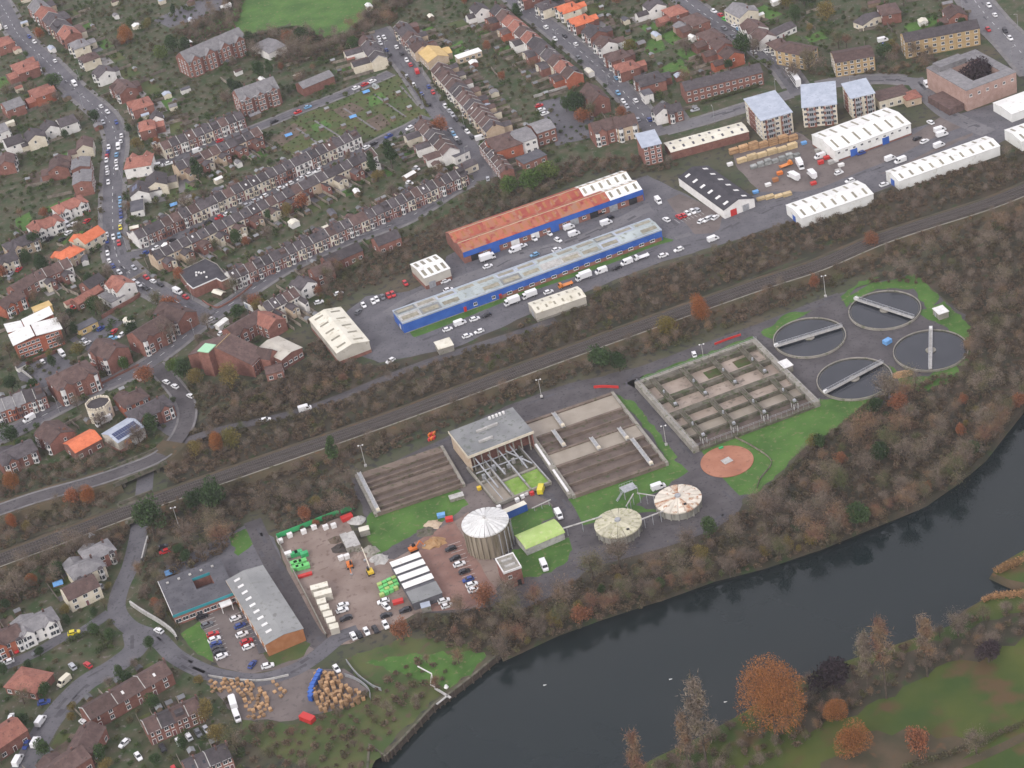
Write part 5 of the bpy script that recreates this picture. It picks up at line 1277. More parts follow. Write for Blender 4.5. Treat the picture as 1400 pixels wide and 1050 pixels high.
pw = MB().box(w * .2, w * .38, -d / 2 - 3.2, -d / 2 - .25, 2.6, 3.0).build('porch_roof', 'white_paint', t)
for x in (w * .21, w * .37): MB().box(x - .12, x + .12, -d / 2 - 3.0, -d / 2 - 2.76, 0, 2.6).build('porch_post', 'white_paint', pw)
c, a, w, d = rect_px([(354, 884), (318, 789), (361, 771), (411, 860)], 5.5)
t = thing('long_depot', 'long grey roofed depot with white rooflights and rust end wall', 'depot', (c.x, c.y, 0), a); HOUSES.append((c, 0, a, w / 2, d / 2))
gable_wall(w, d, 5.2, 1.0, 'y').build('wall', 'rust_brick', t); r = gable_roof(w, d, 5.2, 1.0, 'y', .3, .1).build('roof', mat('depot_roof', (0.21, 0.215, 0.21), (0.27, 0.275, 0.265), 0.12, c3=(0.18, 0.18, 0.17), scale3=0.5, f3=0.3), t)
for k in range(9):
    y = d / 2 - d * (k + .7) / 10; f0, f1 = .3, .62
    slab(MB(), (-w / 2 * (1 - f0), y + .6, 5.2 + f0 + .17), (-w / 2 * (1 - f0), y - .6, 5.2 + f0 + .17), (-w / 2 * (1 - f1), y - .6, 5.2 + f1 + .17), (-w / 2 * (1 - f1), y + .6, 5.2 + f1 + .17), .08).build('rooflight', 'white_paint', r)
MB().box(-w / 2 - .35, -w / 2 - .18, -d / 2, d / 2, 4.7, 5.25).build('gutter', 'tan_render', t)
for k in range(8): wall_win(t, 'l', (k + .5) / 8, 1.8, 1.4, 1.2, w, d)

# ================================================================== WATER WORKS
# clarifiers
mat('tank_water', (0.008, 0.012, 0.018), (0.016, 0.020, 0.027), 0.15, rough=0.05, spec=0.5, detail=6)
CR = 13.8
def clarifier(label, px, py, b0, b1):
    c = G(px, py + 1.5, .9); t = thing('clarifier_tank', label, 'settling tank', (c.x, c.y, 0), 0, 'round clarifier tanks')
    N = 64
    def ring(r0, r1, z0, z1):
        mb = MB()
        for k in range(N):
            a0, a1 = 2 * math.pi * k / N, 2 * math.pi * (k + 1) / N
            A = [(r * math.cos(a_), r * math.sin(a_)) for a_ in (a0, a1) for r in (r0, r1)]
            i0, o0, i1, o1 = A
            mb.quad((*i0, z1), (*o0, z1), (*o1, z1), (*i1, z1)); mb.quad((*o0, z0), (*o1, z0), (*o1, z1), (*o0, z1)); mb.quad((*i1, z0), (*i0, z0), (*i0, z1), (*i1, z1))
        return mb
    ring(CR - .32, CR, 0, .95).build('tank_wall', 'concrete', t)
    ring(CR - 1.0, CR - .88, 0.1, .58).build('weir', 'concrete_old', t)
    mb = MB(); mb.poly([((CR - .4) * math.cos(2 * math.pi * k / N), (CR - .4) * math.sin(2 * math.pi * k / N), .5) for k in range(N)]); mb.build('water', 'tank_water', t)
    ring(.2, 1.9, .3, .85).build('centre_drum', 'concrete', t)
    p, q = G(*b0, 1.6) - c, G(*b1, 1.6) - c; dr = (q - p).normalized(); p, q = -dr * (CR + .2), dr * (CR - .4); nv = Vector((-dr.y, dr.x))
    br_ = MB(); br_.beam((*p, 1.25), (*q, 1.25), 1.35, .35); br_.build('bridge_deck', 'concrete_pale', t)
    for s in (-1, 1):
        h_ = MB(); e = nv * s * .62; h_.beam((*(p + e), 2.35), (*(q + e), 2.35), .12); h_.beam((*(p + e), 1.9), (*(q + e), 1.9), .08)
        for k in range(12): m_ = p.lerp(q, k / 11) + e; h_.beam((*m_, 1.4), (*m_, 2.35), .09)
        h_.build('handrail', 'steel', t)
    e = p.lerp(q, .02); MB().rbox(e.x, e.y, 1.7, 1.6, 1.2, .9, math.atan2(dr.y, dr.x)).build('drive_unit', 'white_paint', t)
    return t
clarifier('round settling tank nearest the rectangular tanks, upper left of four', 1106.6, 459, (1056.8, 470.7), (1152, 441.8))
clarifier('round settling tank nearest the railway, farthest of four', 1209.5, 421.4, (1167, 405), (1251.8, 432.6))
clarifier('round settling tank beside the sand patch, nearest of four', 1168, 515.3, (1125, 536), (1207.8, 492))
clarifier('round settling tank against the riverside wood, rightmost of four', 1272.4, 476.5, (1274, 443), (1273, 504))
for px, py, s, lab in ((1074, 498, (5, 3.5, 2.8), 'small white kiosk between the tanks and settling tank'), (1286, 424, (5, 4, 2.6), 'pale kiosk behind the rightmost settling tank')):
    c = G(px, py, 2.6); a = pxdir((px, py), (30, 28)); t = thing('kiosk', lab, 'kiosk', (c.x, c.y, 0), a)
    MB().box(-s[0] / 2, s[0] / 2, -s[1] / 2, s[1] / 2, 0, s[2]).build('wall', 'concrete', t); MB().box(-s[0] / 2 - .2, s[0] / 2 + .2, -s[1] / 2 - .2, s[1] / 2 + .2, s[2], s[2] + .2).build('roof', 'white_paint', t); door_on(t, 'f', .4, 1, 2, 'steel', s[0], s[1], 'door')
c = G(1213, 466, 1); tag(MB().rbox(c.x, c.y, .8, 3, 2.2, 1.6, .5).build('tarpaulin_heap', 'blue_tarp'), 'blue covered skip standing between the four settling tanks', 'skip')
c = G(1233, 512); mb = MB()
for k in range(10):
    aa0, aa1 = 2 * math.pi * k / 10, 2 * math.pi * (k + 1) / 10
    mb.tri((c.x, c.y, 1.2), (c.x + 4.5 * math.cos(aa0), c.y + 2.6 * math.sin(aa0), .04), (c.x + 4.5 * math.cos(aa1), c.y + 2.6 * math.sin(aa1), .04))
tag(mb.build('sand_heap', 'sand'), 'low orange sand heap beside the nearest settling tank', 'sand heap')

# aeration tanks
mat('foam_water', (0.27, 0.215, 0.170), (0.40, 0.33, 0.27), 0.12, c3=(0.17, 0.14, 0.11), scale3=0.5, f3=0.3, rough=0.45, detail=7)
mat('still_sludge', (0.255, 0.220, 0.172), (0.310, 0.270, 0.215), 0.2, rough=0.5, detail=7)
mat('trough_floor', (0.095, 0.072, 0.060), (0.145, 0.112, 0.094), 0.25, c3=(0.07, 0.075, 0.04), scale3=0.5, f3=0.3, detail=7)
mat('duckweed', (0.14, 0.25, 0.035), (0.21, 0.32, 0.07), 0.5, c3=(0.25, 0.25, 0.12), scale3=0.8, f3=0.25)
c, a, w, d = rect_px([(947.1, 613.6), (867.9, 524.6), (1030.7, 463.6), (1123.9, 549.3)], 2.0)
t = thing('aeration_tanks', 'large square block of open aeration tanks with brown foam', 'aeration tanks', (c.x, c.y, 0), a)
X = lambda u: -w / 2 + w * u
Y = lambda v: -d / 2 + d * v
def bx(nm, u0, u1, v0, v1, z0, z1, m_): return MB().box(X(u0), X(u1), Y(v0), Y(v1), z0, z1).build(nm, m_, t)
bx('tank_floor', 0.002, .998, 0.002, .998, 0, .35, 'trough_floor')
for v0, v1, z1, m_ in ((0, .03, 1.0, 'concrete_old'), (.14, .155, 2.1, 'concrete_old'), (.285, .30, 2.2, 'concrete_old'), (.43, .485, 2.6, 'concrete_old'), (.665, .70, 2.5, 'concrete_old'), (.90, .93, 2.6, 'concrete_old'), (.965, 1, 2.6, 'concrete')):
    bx('tank_wall', .045, .955, v0, v1, 0, z1, m_)
for u0, u1 in ((0, .045), (.955, 1)): bx('tank_wall', u0, u1, 0, 1, 0, 2.5, 'concrete')
for v0, v1, m_ in ((.155, .285, 'still_sludge'), (.30, .43, 'foam_water'), (.485, .665, 'foam_water'), (.70, .90, 'foam_water')):
    bx('sludge_water', .046, .954, v0 + .001, v1 - .001, .36, .75 if m_ != 'still_sludge' else .7, m_)
for u0 in (.49, .73): bx('green_strip', u0, u0 + .12, .76, .86, .75, .85, 'rough_grass')
for u in (.12, .36, .60, .84):
    for v0, v1 in ((.06, .44), (.52, .95)):
        for du in (-.016, .016): MB().box(X(u + du) - .22, X(u + du) + .22, Y(v0), Y(v1), 2.65, 3.3).build('bridge_beam', 'concrete_old', t)
        MB().box(X(u) - .7, X(u) + .7, Y(v0) + .2, Y(v1) - .2, 2.75, 2.9).build('bridge_deck', 'concrete_old', t)
        mo = MB(); mo.box(X(u) - .5, X(u) + .5, Y(v0) + .3, Y(v0) + 1.4, 3.3, 4.1); mo.build('motor', 'steel', t)
        mo = MB(); mo.cone((X(u), Y((v0 + v1) / 2), 2.9), (X(u), Y((v0 + v1) / 2), 4.0), .5, .35, 8); mo.build('motor', 'steel', t)
    for du in (-.016, .016):
        for v in (.06, .10): MB().box(X(u + du) - .18, X(u + du) + .18, Y(v) - .18, Y(v) + .18, .3, 2.7).build('post', 'concrete_pale', t)
for s, v in ((0, .0), (1, .98)):
    rl = MB(); y = Y(v) + .2
    for zz in (3.1, 3.6): rl.beam((X(.0), y, zz), (X(1), y, zz), .06)
    for k in range(24): rl.beam((X(k / 23), y, 2.5 if s else .9), (X(k / 23), y, 3.6), .06)
    rl.build('handrail', 'steel', t)
for u in (.02, .98):
    rl = MB(); rl.beam((X(u), Y(0), 3.6), (X(u), Y(1), 3.6), .07)
    for k in range(24): rl.beam((X(u), Y(k / 23), 2.5), (X(u), Y(k / 23), 3.6), .06)
    rl.build('handrail', 'steel', t)

mat('lane_wall', (0.125, 0.095, 0.074), (0.185, 0.142, 0.112), 0.3, c3=(0.085, 0.078, 0.045), scale3=0.6, f3=0.35, detail=8)
def lanes(label, pts, z, walls, floors, bridges, seed, wm_='lane_wall'):
    c, a, w, d = rect_px(pts, z); t = thing('settling_lanes', label, 'settling lanes', (c.x, c.y, 0), a)
    X = lambda u: -w / 2 + w * u
    Y = lambda v: -d / 2 + d * v
    MB().box(X(.002), X(.998), Y(.002), Y(.998), 0, .3).build('tank_floor', 'trough_floor', t)
    for v0, v1 in walls: MB().box(X(.03), X(.97), Y(v0), Y(v1), 0, z).build('tank_wall', wm_, t)
    for u0, u1 in ((0, .03), (.97, 1)): MB().box(X(u0), X(u1), Y(0), Y(1), 0, z + .1).build('tank_wall', 'concrete', t)
    for u0, u1, v0, v1, zz, m_ in floors: MB().box(X(u0), X(u1), Y(v0), Y(v1), .31, zz).build('sludge_water' if m_ == 'still_sludge' else 'trough_bed', m_, t)
    for u, v0, v1 in bridges:
        for du in (-.6, .6): MB().beam((X(u) + du, Y(v0), z + .5), (X(u) + du, Y(v1), z + .5), .3, .4).build('bridge_beam', 'concrete_pale', t)
        MB().box(X(u) - .45, X(u) + .45, Y(v0), Y(v1), z + .3, z + .42).build('bridge_deck', 'steel', t)
        MB().box(X(u) - .6, X(u) + .6, Y(v0) + .1, Y(v0) + 1.2, z + .7, z + 1.5).build('drive_unit', 'cream_render', t)
    return t, X, Y
t, X, Y = lanes('four settling lanes, two full and two drained, beside treatment building', [(780.6, 680), (716, 576), (836, 537), (916.6, 629.7)], 1.5,
    [(0, .03), (.13, .14), (.25, .26), (.36, .385), (.535, .555), (.66, .67), (.765, .785), (.975, 1)],
    [(.03, .97, .39, .535, 1.1, 'still_sludge'), (.03, .97, .785, .97, 1.1, 'still_sludge')],
    [(.33, .77, .98), (.22, .55, .78), (.50, .38, .55), (.84, .02, .38), (.8, .38, .55)], 1)
MB().box(X(-.035), X(0), Y(.02), Y(.75), 0, 1.9).build('channel', 'concrete', t)
for v0 in (.05, .4): MB().beam((X(-.018), Y(v0), 2.1), (X(-.018), Y(v0 + .28), 2.1), .8, .5).build('white_pipe', 'white_paint', t)
t, X, Y = lanes('drained brown settling lanes left of the treatment building', [(511, 704), (485.7, 648.6), (602.9, 610), (638.6, 660)], 1.4,
    [(0, .04), (.12, .14), (.26, .28), (.42, .52), (.60, .62), (.72, .74), (.86, 1)], [], [(.05, 0, 1)], 2)

# treatment building
c, a, w, d = rect_px([(640, 624), (616, 590.9), (700.6, 557.7), (726.9, 590.9)], 7.5)
t = thing('treatment_building', 'treatment building with flat grey roof and open pillared front', 'works building', (c.x, c.y, 0), a); HOUSES.append((c, 0, a, w / 2, d / 2))
MB().box(-w / 2, -w / 2 + .5, -d / 2, d / 2, 0, 7.4).build('end_wall', 'tan_render', t); MB().box(w / 2 - .5, w / 2, -d / 2, d / 2, 0, 7.4).build('end_wall', 'brick', t)
MB().box(-w / 2 + .5, w / 2 - .5, -d / 2 + 4, d / 2, 0, 7.4).build('rear_wall', 'brick', t)
MB().box(-w / 2 - .4, w / 2 + .4, -d / 2 - .4, d / 2 + .4, 7.4, 7.65).build('roof', 'grey_felt', t)
MB().box(-w / 2 - .5, w / 2 + .5, -d / 2 - .55, -d / 2 - .41, 6.9, 8.0).build('roof_edge', 'cream_render', t)
MB().box(-w / 2 - .55, -w / 2 - .41, -d / 2 - .4, d / 2 + .4, 6.9, 8.0).build('roof_edge', 'cream_render', t)
for x0, y0, L in ((-w * .18, d * .12, w * .34), (-w * .25, -d * .24, w * .22)):
    rv = MB(); rv.box(x0, x0 + L, y0, y0 + .9, 7.65, 8.5); rv.build('roof_vent', 'concrete_pale', t)
for k in range(8): MB().box(-w / 2 + w * (k + .5) / 8 - .2, -w / 2 + w * (k + .5) / 8 + .2, -d / 2, -d / 2 + .4, 0, 7.4).build('pillar', 'concrete', t)
for k in range(5): MB().box(w * .1 + k * 1.4, w * .1 + k * 1.4 + .8, d / 2 - 2, d / 2 - 1, 7.65, 8.6).build('roof_unit', 'white_paint', t)
# inlet works: basins, duckweed pools, pipes
c, a, w, d = rect_px([(672, 692), (645, 636), (722, 604), (742, 664)], 1.5)
t = thing('inlet_works', 'inlet works with two bright green duckweed pools and grey pipes', 'inlet works', (c.x, c.y, 0), a)
X = lambda u: -w / 2 + w * u
Y = lambda v: -d / 2 + d * v
MB().box(X(0), X(1), Y(0), Y(1), 0, .4).build('tank_floor', 'concrete_old', t)
for u0, u1, v0, v1 in ((0, .03, 0, 1), (.97, 1, 0, 1), (.03, .97, 0, .03), (.3, .34, .03, .97), (.62, .65, .03, .6), (.34, .97, .40, .44), (.03, .3, .55, .58)): MB().box(X(u0), X(u1), Y(v0), Y(v1), .0, 1.6 + .1 * u0).build('tank_wall', 'concrete', t)
MB().box(X(.345), X(.615), Y(.035), Y(.395), .41, 1.2).build('duckweed_pool', 'duckweed', t); MB().box(X(.655), X(.965), Y(.035), Y(.395), .41, 1.2).build('duckweed_pool', 'duckweed', t)
MB().box(X(.04), X(.29), Y(.04), Y(.54), .41, .8).build('sludge_water', 'still_sludge', t)
for k, (u0, v0, z0, u1, v1, z1, r_) in enumerate([(.15, .95, 5.5, .2, .3, 1.8, .3), (.4, .95, 4, .45, .5, 2, .35), (.58, .95, 5, .63, .2, 2.0, .3), (.8, .95, 4.5, .83, .45, 1.8, .3), (.05, .9, 2.4, .9, .9, 2.4, .25), (.05, .75, 2.2, .9, .72, 2.2, .25), (.7, .9, 3.6, .95, .5, 2, .3), (.12, .6, 2.2, .12, .02, 2.2, .2), (.98, .9, 2, .98, .05, 2, .2), (.3, .9, 3.4, .3, .1, 2.1, .18)]):
    MB().cone((X(u0), Y(v0), z0), (X(u1), Y(v1), z1), r_, r_, 8).build('pipe', 'steel', t)
for k in range(7): q = random.Random(k); MB().box(X(.1 + .12 * k), X(.1 + .12 * k) + 1.2, Y(.62 + .05 * (k % 3)), Y(.62 + .05 * (k % 3)) + 1.0, .4, 1.5 + q.random() * 1.6).build('machine', 'concrete_pale' if k % 2 else 'steel', t)

# silo and digesters with radial roof panels
def drum(name, label, cat, px, py, r, h, rise, n, pm, wm, hub, group=None, tilt=0):
    c = G(px, py, h + rise * .25); t = thing(name, label, cat, (c.x, c.y, 0), 0, group); HOUSES.append((c, r))
    N = n * 2; mb = MB()
    for k in range(N):
        a0, a1 = 2 * math.pi * k / N, 2 * math.pi * (k + 1) / N
        mb.quad((r * .95 * math.cos(a0), r * .95 * math.sin(a0), 0), (r * .95 * math.cos(a1), r * .95 * math.sin(a1), 0), (r * .95 * math.cos(a1), r * .95 * math.sin(a1), h), (r * .95 * math.cos(a0), r * .95 * math.sin(a0), h))
    mb.build('drum_wall', wm, t)
    for k in range(n):
        a0 = 2 * math.pi * k / n; b = MB().rbox(r * .98 * math.cos(a0), r * .98 * math.sin(a0), h / 2, .5, .45, h, a0).build('pilaster', wm, t)
    for k in range(n):
        a0, a1, am = 2 * math.pi * k / n + .012, 2 * math.pi * (k + 1) / n - .012, 2 * math.pi * (k + .5) / n
        ro, ri = r * 1.03, hub; zz = h + .35
        p = lambda rr_, a_, z_: (rr_ * math.cos(a_), rr_ * math.sin(a_), z_)
        mb = MB(); dz = .10
        mb.quad(p(ro, a0, zz), p(ro, am, zz + dz), p(ri, am, zz + rise + dz * .3), p(ri, a0, zz + rise)); mb.quad(p(ro, am, zz + dz), p(ro, a1, zz), p(ri, a1, zz + rise), p(ri, am, zz + rise + dz * .3))
        mb.quad(p(ro, a0, h - .15), p(ro, a1, h - .15), p(ro, a1, zz), p(ro, a0, zz)); mb.tri(p(ro, a0, zz), p(ro, a1, zz), p(ro, am, zz + dz))
        mb.quad(p(ri, a0, zz + rise - .15), p(ri, a1, zz + rise - .15), p(ro, a1, h - .15), p(ro, a0, h - .15))
        mb.build('roof_panel', pm if not isinstance(pm, (list, tuple)) else pm[(k * 7 + k * k) % len(pm)], t)
    MB().cone((0, 0, h + rise * .9), (0, 0, h + rise + .9), hub * 1.15, hub * .9, 12).build('hub', 'concrete_pale' if name == 'silo' else 'steel', t)
    return t, c
mat('silo_panel', (0.58, 0.58, 0.55), (0.68, 0.68, 0.65), 0.6, c3=(0.47, 0.46, 0.42), scale3=1.2, f3=0.3, obj_rand=0.14, rough=0.5)
mat('silo_wall', (0.22, 0.185, 0.135), (0.33, 0.285, 0.22), 0.35, c3=(0.16, 0.135, 0.09), scale3=0.5, f3=0.4, stretch=(1, 1, .12), detail=7)
mat('moss_panel', (0.42, 0.40, 0.28), (0.54, 0.51, 0.38), 0.5, c3=(0.32, 0.31, 0.18), scale3=0.8, f3=0.4, obj_rand=0.12)
mat('rusty_panel', (0.58, 0.53, 0.43), (0.68, 0.62, 0.52), 0.4, c3=(0.36, 0.18, 0.09), scale3=0.7, f3=0.3, obj_rand=0.10)
mat('rust_streak_panel', (0.42, 0.24, 0.14), (0.60, 0.52, 0.42), 0.5, c3=(0.30, 0.12, 0.05), scale3=0.9, f3=0.4)
mat('drum_concrete', (0.24, 0.235, 0.20), (0.32, 0.31, 0.27), 0.4, c3=(0.17, 0.165, 0.13), scale3=0.6, f3=0.4, stretch=(1, 1, .2))
t, c = drum('silo', 'tall round silo with ribbed white conical roof', 'silo', 663, 713, 8.0, 10.0, 2.0, 26, 'silo_panel', 'silo_wall', .55)
fr = MB()
for k in range(5): aa = -1.1 + k * .28; fr.beam((8.6 * math.cos(aa), 8.6 * math.sin(aa), 0), (8.6 * math.cos(aa), 8.6 * math.sin(aa), 9.6), .3)
fr.build('ladder_frame', 'steel', t)
t, c1 = drum('digester_tank', 'left digester with mossy cream segmented roof', 'digester tank', 845, 715, 8.0, 3.2, 1.2, 18, 'moss_panel', 'drum_concrete', 1.1, 'digester tanks')
MB().box(2.2, 3.2, -5.6, -4.9, 4.0, 4.25).build('hatch', 'dark_void', t)
t, c2 = drum('digester_tank', 'right digester with rust streaked white segmented roof', 'digester tank', 927, 682, 8.0, 3.2, 1.2, 18, ['rusty_panel', 'rusty_panel', 'rusty_panel', 'rusty_panel', 'rust_streak_panel'], 'drum_concrete', 1.1, 'digester tanks')
MB().box(1.2, 2.2, -5.0, -4.1, 4.0, 4.35).build('hatch', 'dark_void', t)
# platform and pipes
pc = G(859, 667, 3)
t = thing('pipe_platform', 'grey steel stair platform between the two digesters', 'platform', (pc.x, pc.y, 0), pxdir((859, 667), (30, -12)))
MB().box(-2.6, 2.6, -2, 2, 3.0, 3.15).build('deck', 'steel', t)
for x in (-2.5, 2.5):
    for y in (-1.9, 1.9): MB().box(x - .12, x + .12, y - .12, y + .12, 0, 3).build('leg', 'steel', t)
st = MB()
for k in range(9): st.box(-2.6 - .3 * (k + 1), -2.6 - .3 * k, -1.2, 0, 3 - .33 * (k + 1), 3.06 - .33 * (k + 1))
st.build('stair', 'steel', t)
rl = MB()
for s in (-1.95, 1.95): rl.beam((-2.6, s, 4.1), (2.6, s, 4.1), .07); [rl.beam((-2.6 + 1.04 * k, s, 3.1), (-2.6 + 1.04 * k, s, 4.1), .06) for k in range(6)]
rl.build('handrail', 'steel', t)
def pipe(label, a_, b_, z0, z1, r_=.28, m_='concrete_pale'):
    A, B = G(*a_, z0), G(*b_, z1); cc = (A + B) / 2
    t = thing('overhead_pipe', label, 'pipe', (cc.x, cc.y, 0)); A, B = A - cc, B - cc
    MB().cone((A.x, A.y, z0), (B.x, B.y, z1), r_, r_, 8).build('pipe', m_, t)
    for f in (.12, .5, .88): p = A.lerp(B, f); z = z0 + (z1 - z0) * f; MB().box(p.x - .12, p.x + .12, p.y - .12, p.y + .12, 0, z - r_ * .5).build('support', 'steel', t)
pipe('pale overhead pipe from the green shed to the left digester', (768, 723), (823, 706), 3.6, 4.2)
pipe('pale overhead pipe linking the two digesters', (877, 710), (906, 699), 4.2, 4.2)
pipe('pale overhead pipe from the platform to left digester', (866, 675), (856, 692), 4.2, 4.2, .22)
pipe('pale overhead pipe from the platform to right digester', (871, 674), (896, 678), 4.2, 4.2, .22)
pipe('pale pipe boom lying above the sludge pit', (727, 695), (753, 683), 1.5, 2.5, .2)
# green barrel shed
c, a, w, d = rect_px([(715, 751), (706, 732), (757, 708), (772, 729)], 3.2)
t = thing('green_shed', 'low shed with bright lime green curved roof', 'shed', (c.x, c.y, 0), a); HOUSES.append((c, 0, a, w / 2, d / 2))
MB().prism([(-w / 2 + .3, -d / 2 + .3), (w / 2 - .3, -d / 2 + .3), (w / 2 - .3, d / 2 - .3), (-w / 2 + .3, d / 2 - .3)], 0, 3.0).build('wall', 'concrete_pale', t)
for k in range(6):
    y = lambda q: -d / 2 * math.cos(math.pi * q / 6)
    z = lambda q: 3.0 + 1.3 * math.sin(math.pi * q / 6)
    slab(MB(), (-w / 2, y(k), z(k)), (w / 2, y(k), z(k)), (w / 2, y(k + 1), z(k + 1)), (-w / 2, y(k + 1), z(k + 1)), .08).build('roof_panel', 'green_sheet', t)
for sx in (-1, 1):
    mb = MB(); mb.poly([(sx * (w / 2 - .32), y_, z_) for y_, z_ in [(-d / 2 * math.cos(math.pi * q / 6) * .98, 2.98 + 1.25 * math.sin(math.pi * q / 6)) for q in range(7)]][::sx]); mb.build('end_wall', 'green_sheet', t)
# square brick tower
t, w, d, c, a = shed('brick_tower', 'square brick tower house with white rimmed roof beside the silo', 'tower', [(689, 784), (678, 765), (701.5, 757), (712, 775.5)], 7.0, 0, 'x', 'brick', 'concrete', parapet='white_paint')
for v in (-.2, .18): MB().box(-w * .3, w * .3, d * v - .5, d * v + .5, 7.18, 7.7).build('roof_hatch', 'concrete_pale', t)
door_on(t, 'f', .75, 1.4, 2.4, 'dark_void', w, d, 'door'); wall_win(t, 'f', .3, 1.2, 1.2, 4, w, d)
# red sunken bed
c = G(994, 631, .1); t = thing('red_cover', 'flat terracotta disc of an underground tank on the lawn', 'tank cover', (c.x, c.y, 0))
MB().prism([(9.4 * math.cos(2 * math.pi * k / 48), 9.4 * math.sin(2 * math.pi * k / 48)) for k in range(48)], .02, .28).build('disc', mat('terracotta', (0.30, 0.125, 0.075), (0.37, 0.17, 0.105), 0.15, c3=(0.25, 0.11, 0.07), scale3=0.5, f3=0.3), t)
MB().rbox(0, .2, .36, 3.4, 3.0, .2, .4).build('hatch_slab', 'concrete_pale', t); MB().rbox(-.5, 8.4, .5, 1.6, .8, .6, .2).build('valve_box', 'green_paint', t)
# white strip-roofed stores
c, a, w, d = rect_px([(562, 826), (534, 767), (574, 755), (603, 808)], 3.6)
t = thing('strip_roofed_store', 'open store with four white roof strips beside parked cars', 'store', (c.x, c.y, 0), a); HOUSES.append((c, 0, a, w / 2, d / 2))
MB().box(-w / 2 + .2, w / 2 - .2, -d / 2, d / 2, 0, 3.1).build('wall', 'flat_felt', t)
for k in range(4):
    y1 = d / 2 - k * d * .18; slab(MB(), (-w / 2, y1 - d * .118, 3.55), (w / 2, y1 - d * .118, 3.55), (w / 2, y1, 3.65), (-w / 2, y1, 3.65), .12).build('roof_strip', 'white_sheet', t)
slab(MB(), (-w / 2, -d / 2, 3.15), (w / 2, -d / 2, 3.15), (w / 2, -d / 2 + d * .27, 3.5), (-w / 2, -d / 2 + d * .27, 3.5), .12).build('roof_strip', 'grey_felt', t)
# lighting columns
for px, py, hh, lab in ((500, 637.5, 9.5, 'tall floodlight column behind the drained settling lanes'), (911, 608.7, 8.5, 'tall floodlight column at the corner of aeration tanks'), (740.5, 543, 8, 'tall floodlight column behind the treatment building'), (1128.7, 405.7, 9.5, 'tall floodlight column near the farthest settling tank'), (245, 721, 9, 'tall pale lighting column below the railway'), (962, 492, 7, 'tall floodlight column behind the aeration tanks')):
    c = G(px, py); t = thing('lighting_column', lab, 'lamp post', (c.x, c.y, 0))
    MB().cone((0, 0, 0), (0, 0, hh), .14, .08, 8).build('mast', 'concrete_pale', t)
    MB().beam((-.9, 0, hh), (.9, 0, hh), .12).build('cross_arm', 'steel', t)
    for x in (-.8, .8): MB().rbox(x, -.15, hh + .15, .5, .35, .35, 0).build('lamp_head', 'white_paint', t)
    MB().box(-.5, .5, -.5, .5, 0, .7).build('base', 'concrete_pale', t)
# ================================================================== VEHICLES
PAINT = {'w': ('white', (0.72, 0.72, 0.71)), 's': ('silver', (0.40, 0.41, 0.43)), 'g': ('grey', (0.13, 0.135, 0.145)), 'k': ('black', (0.018, 0.018, 0.022)), 'b': ('dark blue', (0.025, 0.055, 0.22)), 't': ('light blue', (0.16, 0.33, 0.50)), 'r': ('red', (0.45, 0.022, 0.025)), 'y': ('yellow', (0.62, 0.52, 0.03)), 'e': ('green', (0.08, 0.40, 0.06)), 'o': ('orange', (0.62, 0.20, 0.03)), 'c': ('cream', (0.62, 0.58, 0.45))}
for k_, (nm_, col_) in PAINT.items(): mat('paint_' + k_, col_, rough=0.28, spec=0.5)
mat('car_glass', (0.012, 0.015, 0.018), rough=0.08, spec=0.6)
mat('tyre', (0.015, 0.015, 0.016), rough=0.9)
def section_body(sections):
    """sections along x: (x, halfwidth, z0, z1)"""
    mb = MB()
    for x, hw, z0, z1 in sections:
        mb.v += [(x, -hw, z0), (x, hw, z0), (x, hw * .94, z1), (x, -hw * .94, z1)]
    n = len(sections)
    for i in range(n - 1):
        a, b = 4 * i, 4 * i + 4
        for p, q in ((0, 1), (1, 2), (2, 3), (3, 0)): mb.f.append((a + p, b + p, b + q, a + q)); mb.m.append(0)
    mb.f.append((0, 1, 2, 3)); mb.m.append(0); e = 4 * (n - 1); mb.f.append((e + 3, e + 2, e + 1, e)); mb.m.append(0)
    return mb
def cabin(mb, x0, x1, x2, x3, hw, z0, z1, mi=0, roof_in=.14):
    """x0..x3: rear base, rear top, front top, front base"""
    b = [(x0, -hw, z0), (x3, -hw, z0), (x3, hw, z0), (x0, hw, z0)]; t = [(x1, -hw + roof_in, z1), (x2, -hw + roof_in, z1), (x2, hw - roof_in, z1), (x1, hw - roof_in, z1)]
    i = len(mb.v); mb.v += b + t
    for q in ((4, 5, 6, 7), (0, 1, 5, 4), (1, 2, 6, 5), (2, 3, 7, 6), (3, 0, 4, 7)): mb.f.append(tuple(i + k for k in q)); mb.m.append(mi)
    return mb
def wheel_mesh(r):
    mb = MB(); mb.cone((0, -.1, 0), (0, .1, 0), r, r, 10, 0); mb.cone((0, -.11, 0), (0, .11, 0), r * .55, r * .55, 8, 1); return mb.mesh('wheel', ['tyre', 'steel'])
WHEEL = wheel_mesh(.31); WHEEL_T = wheel_mesh(.45)
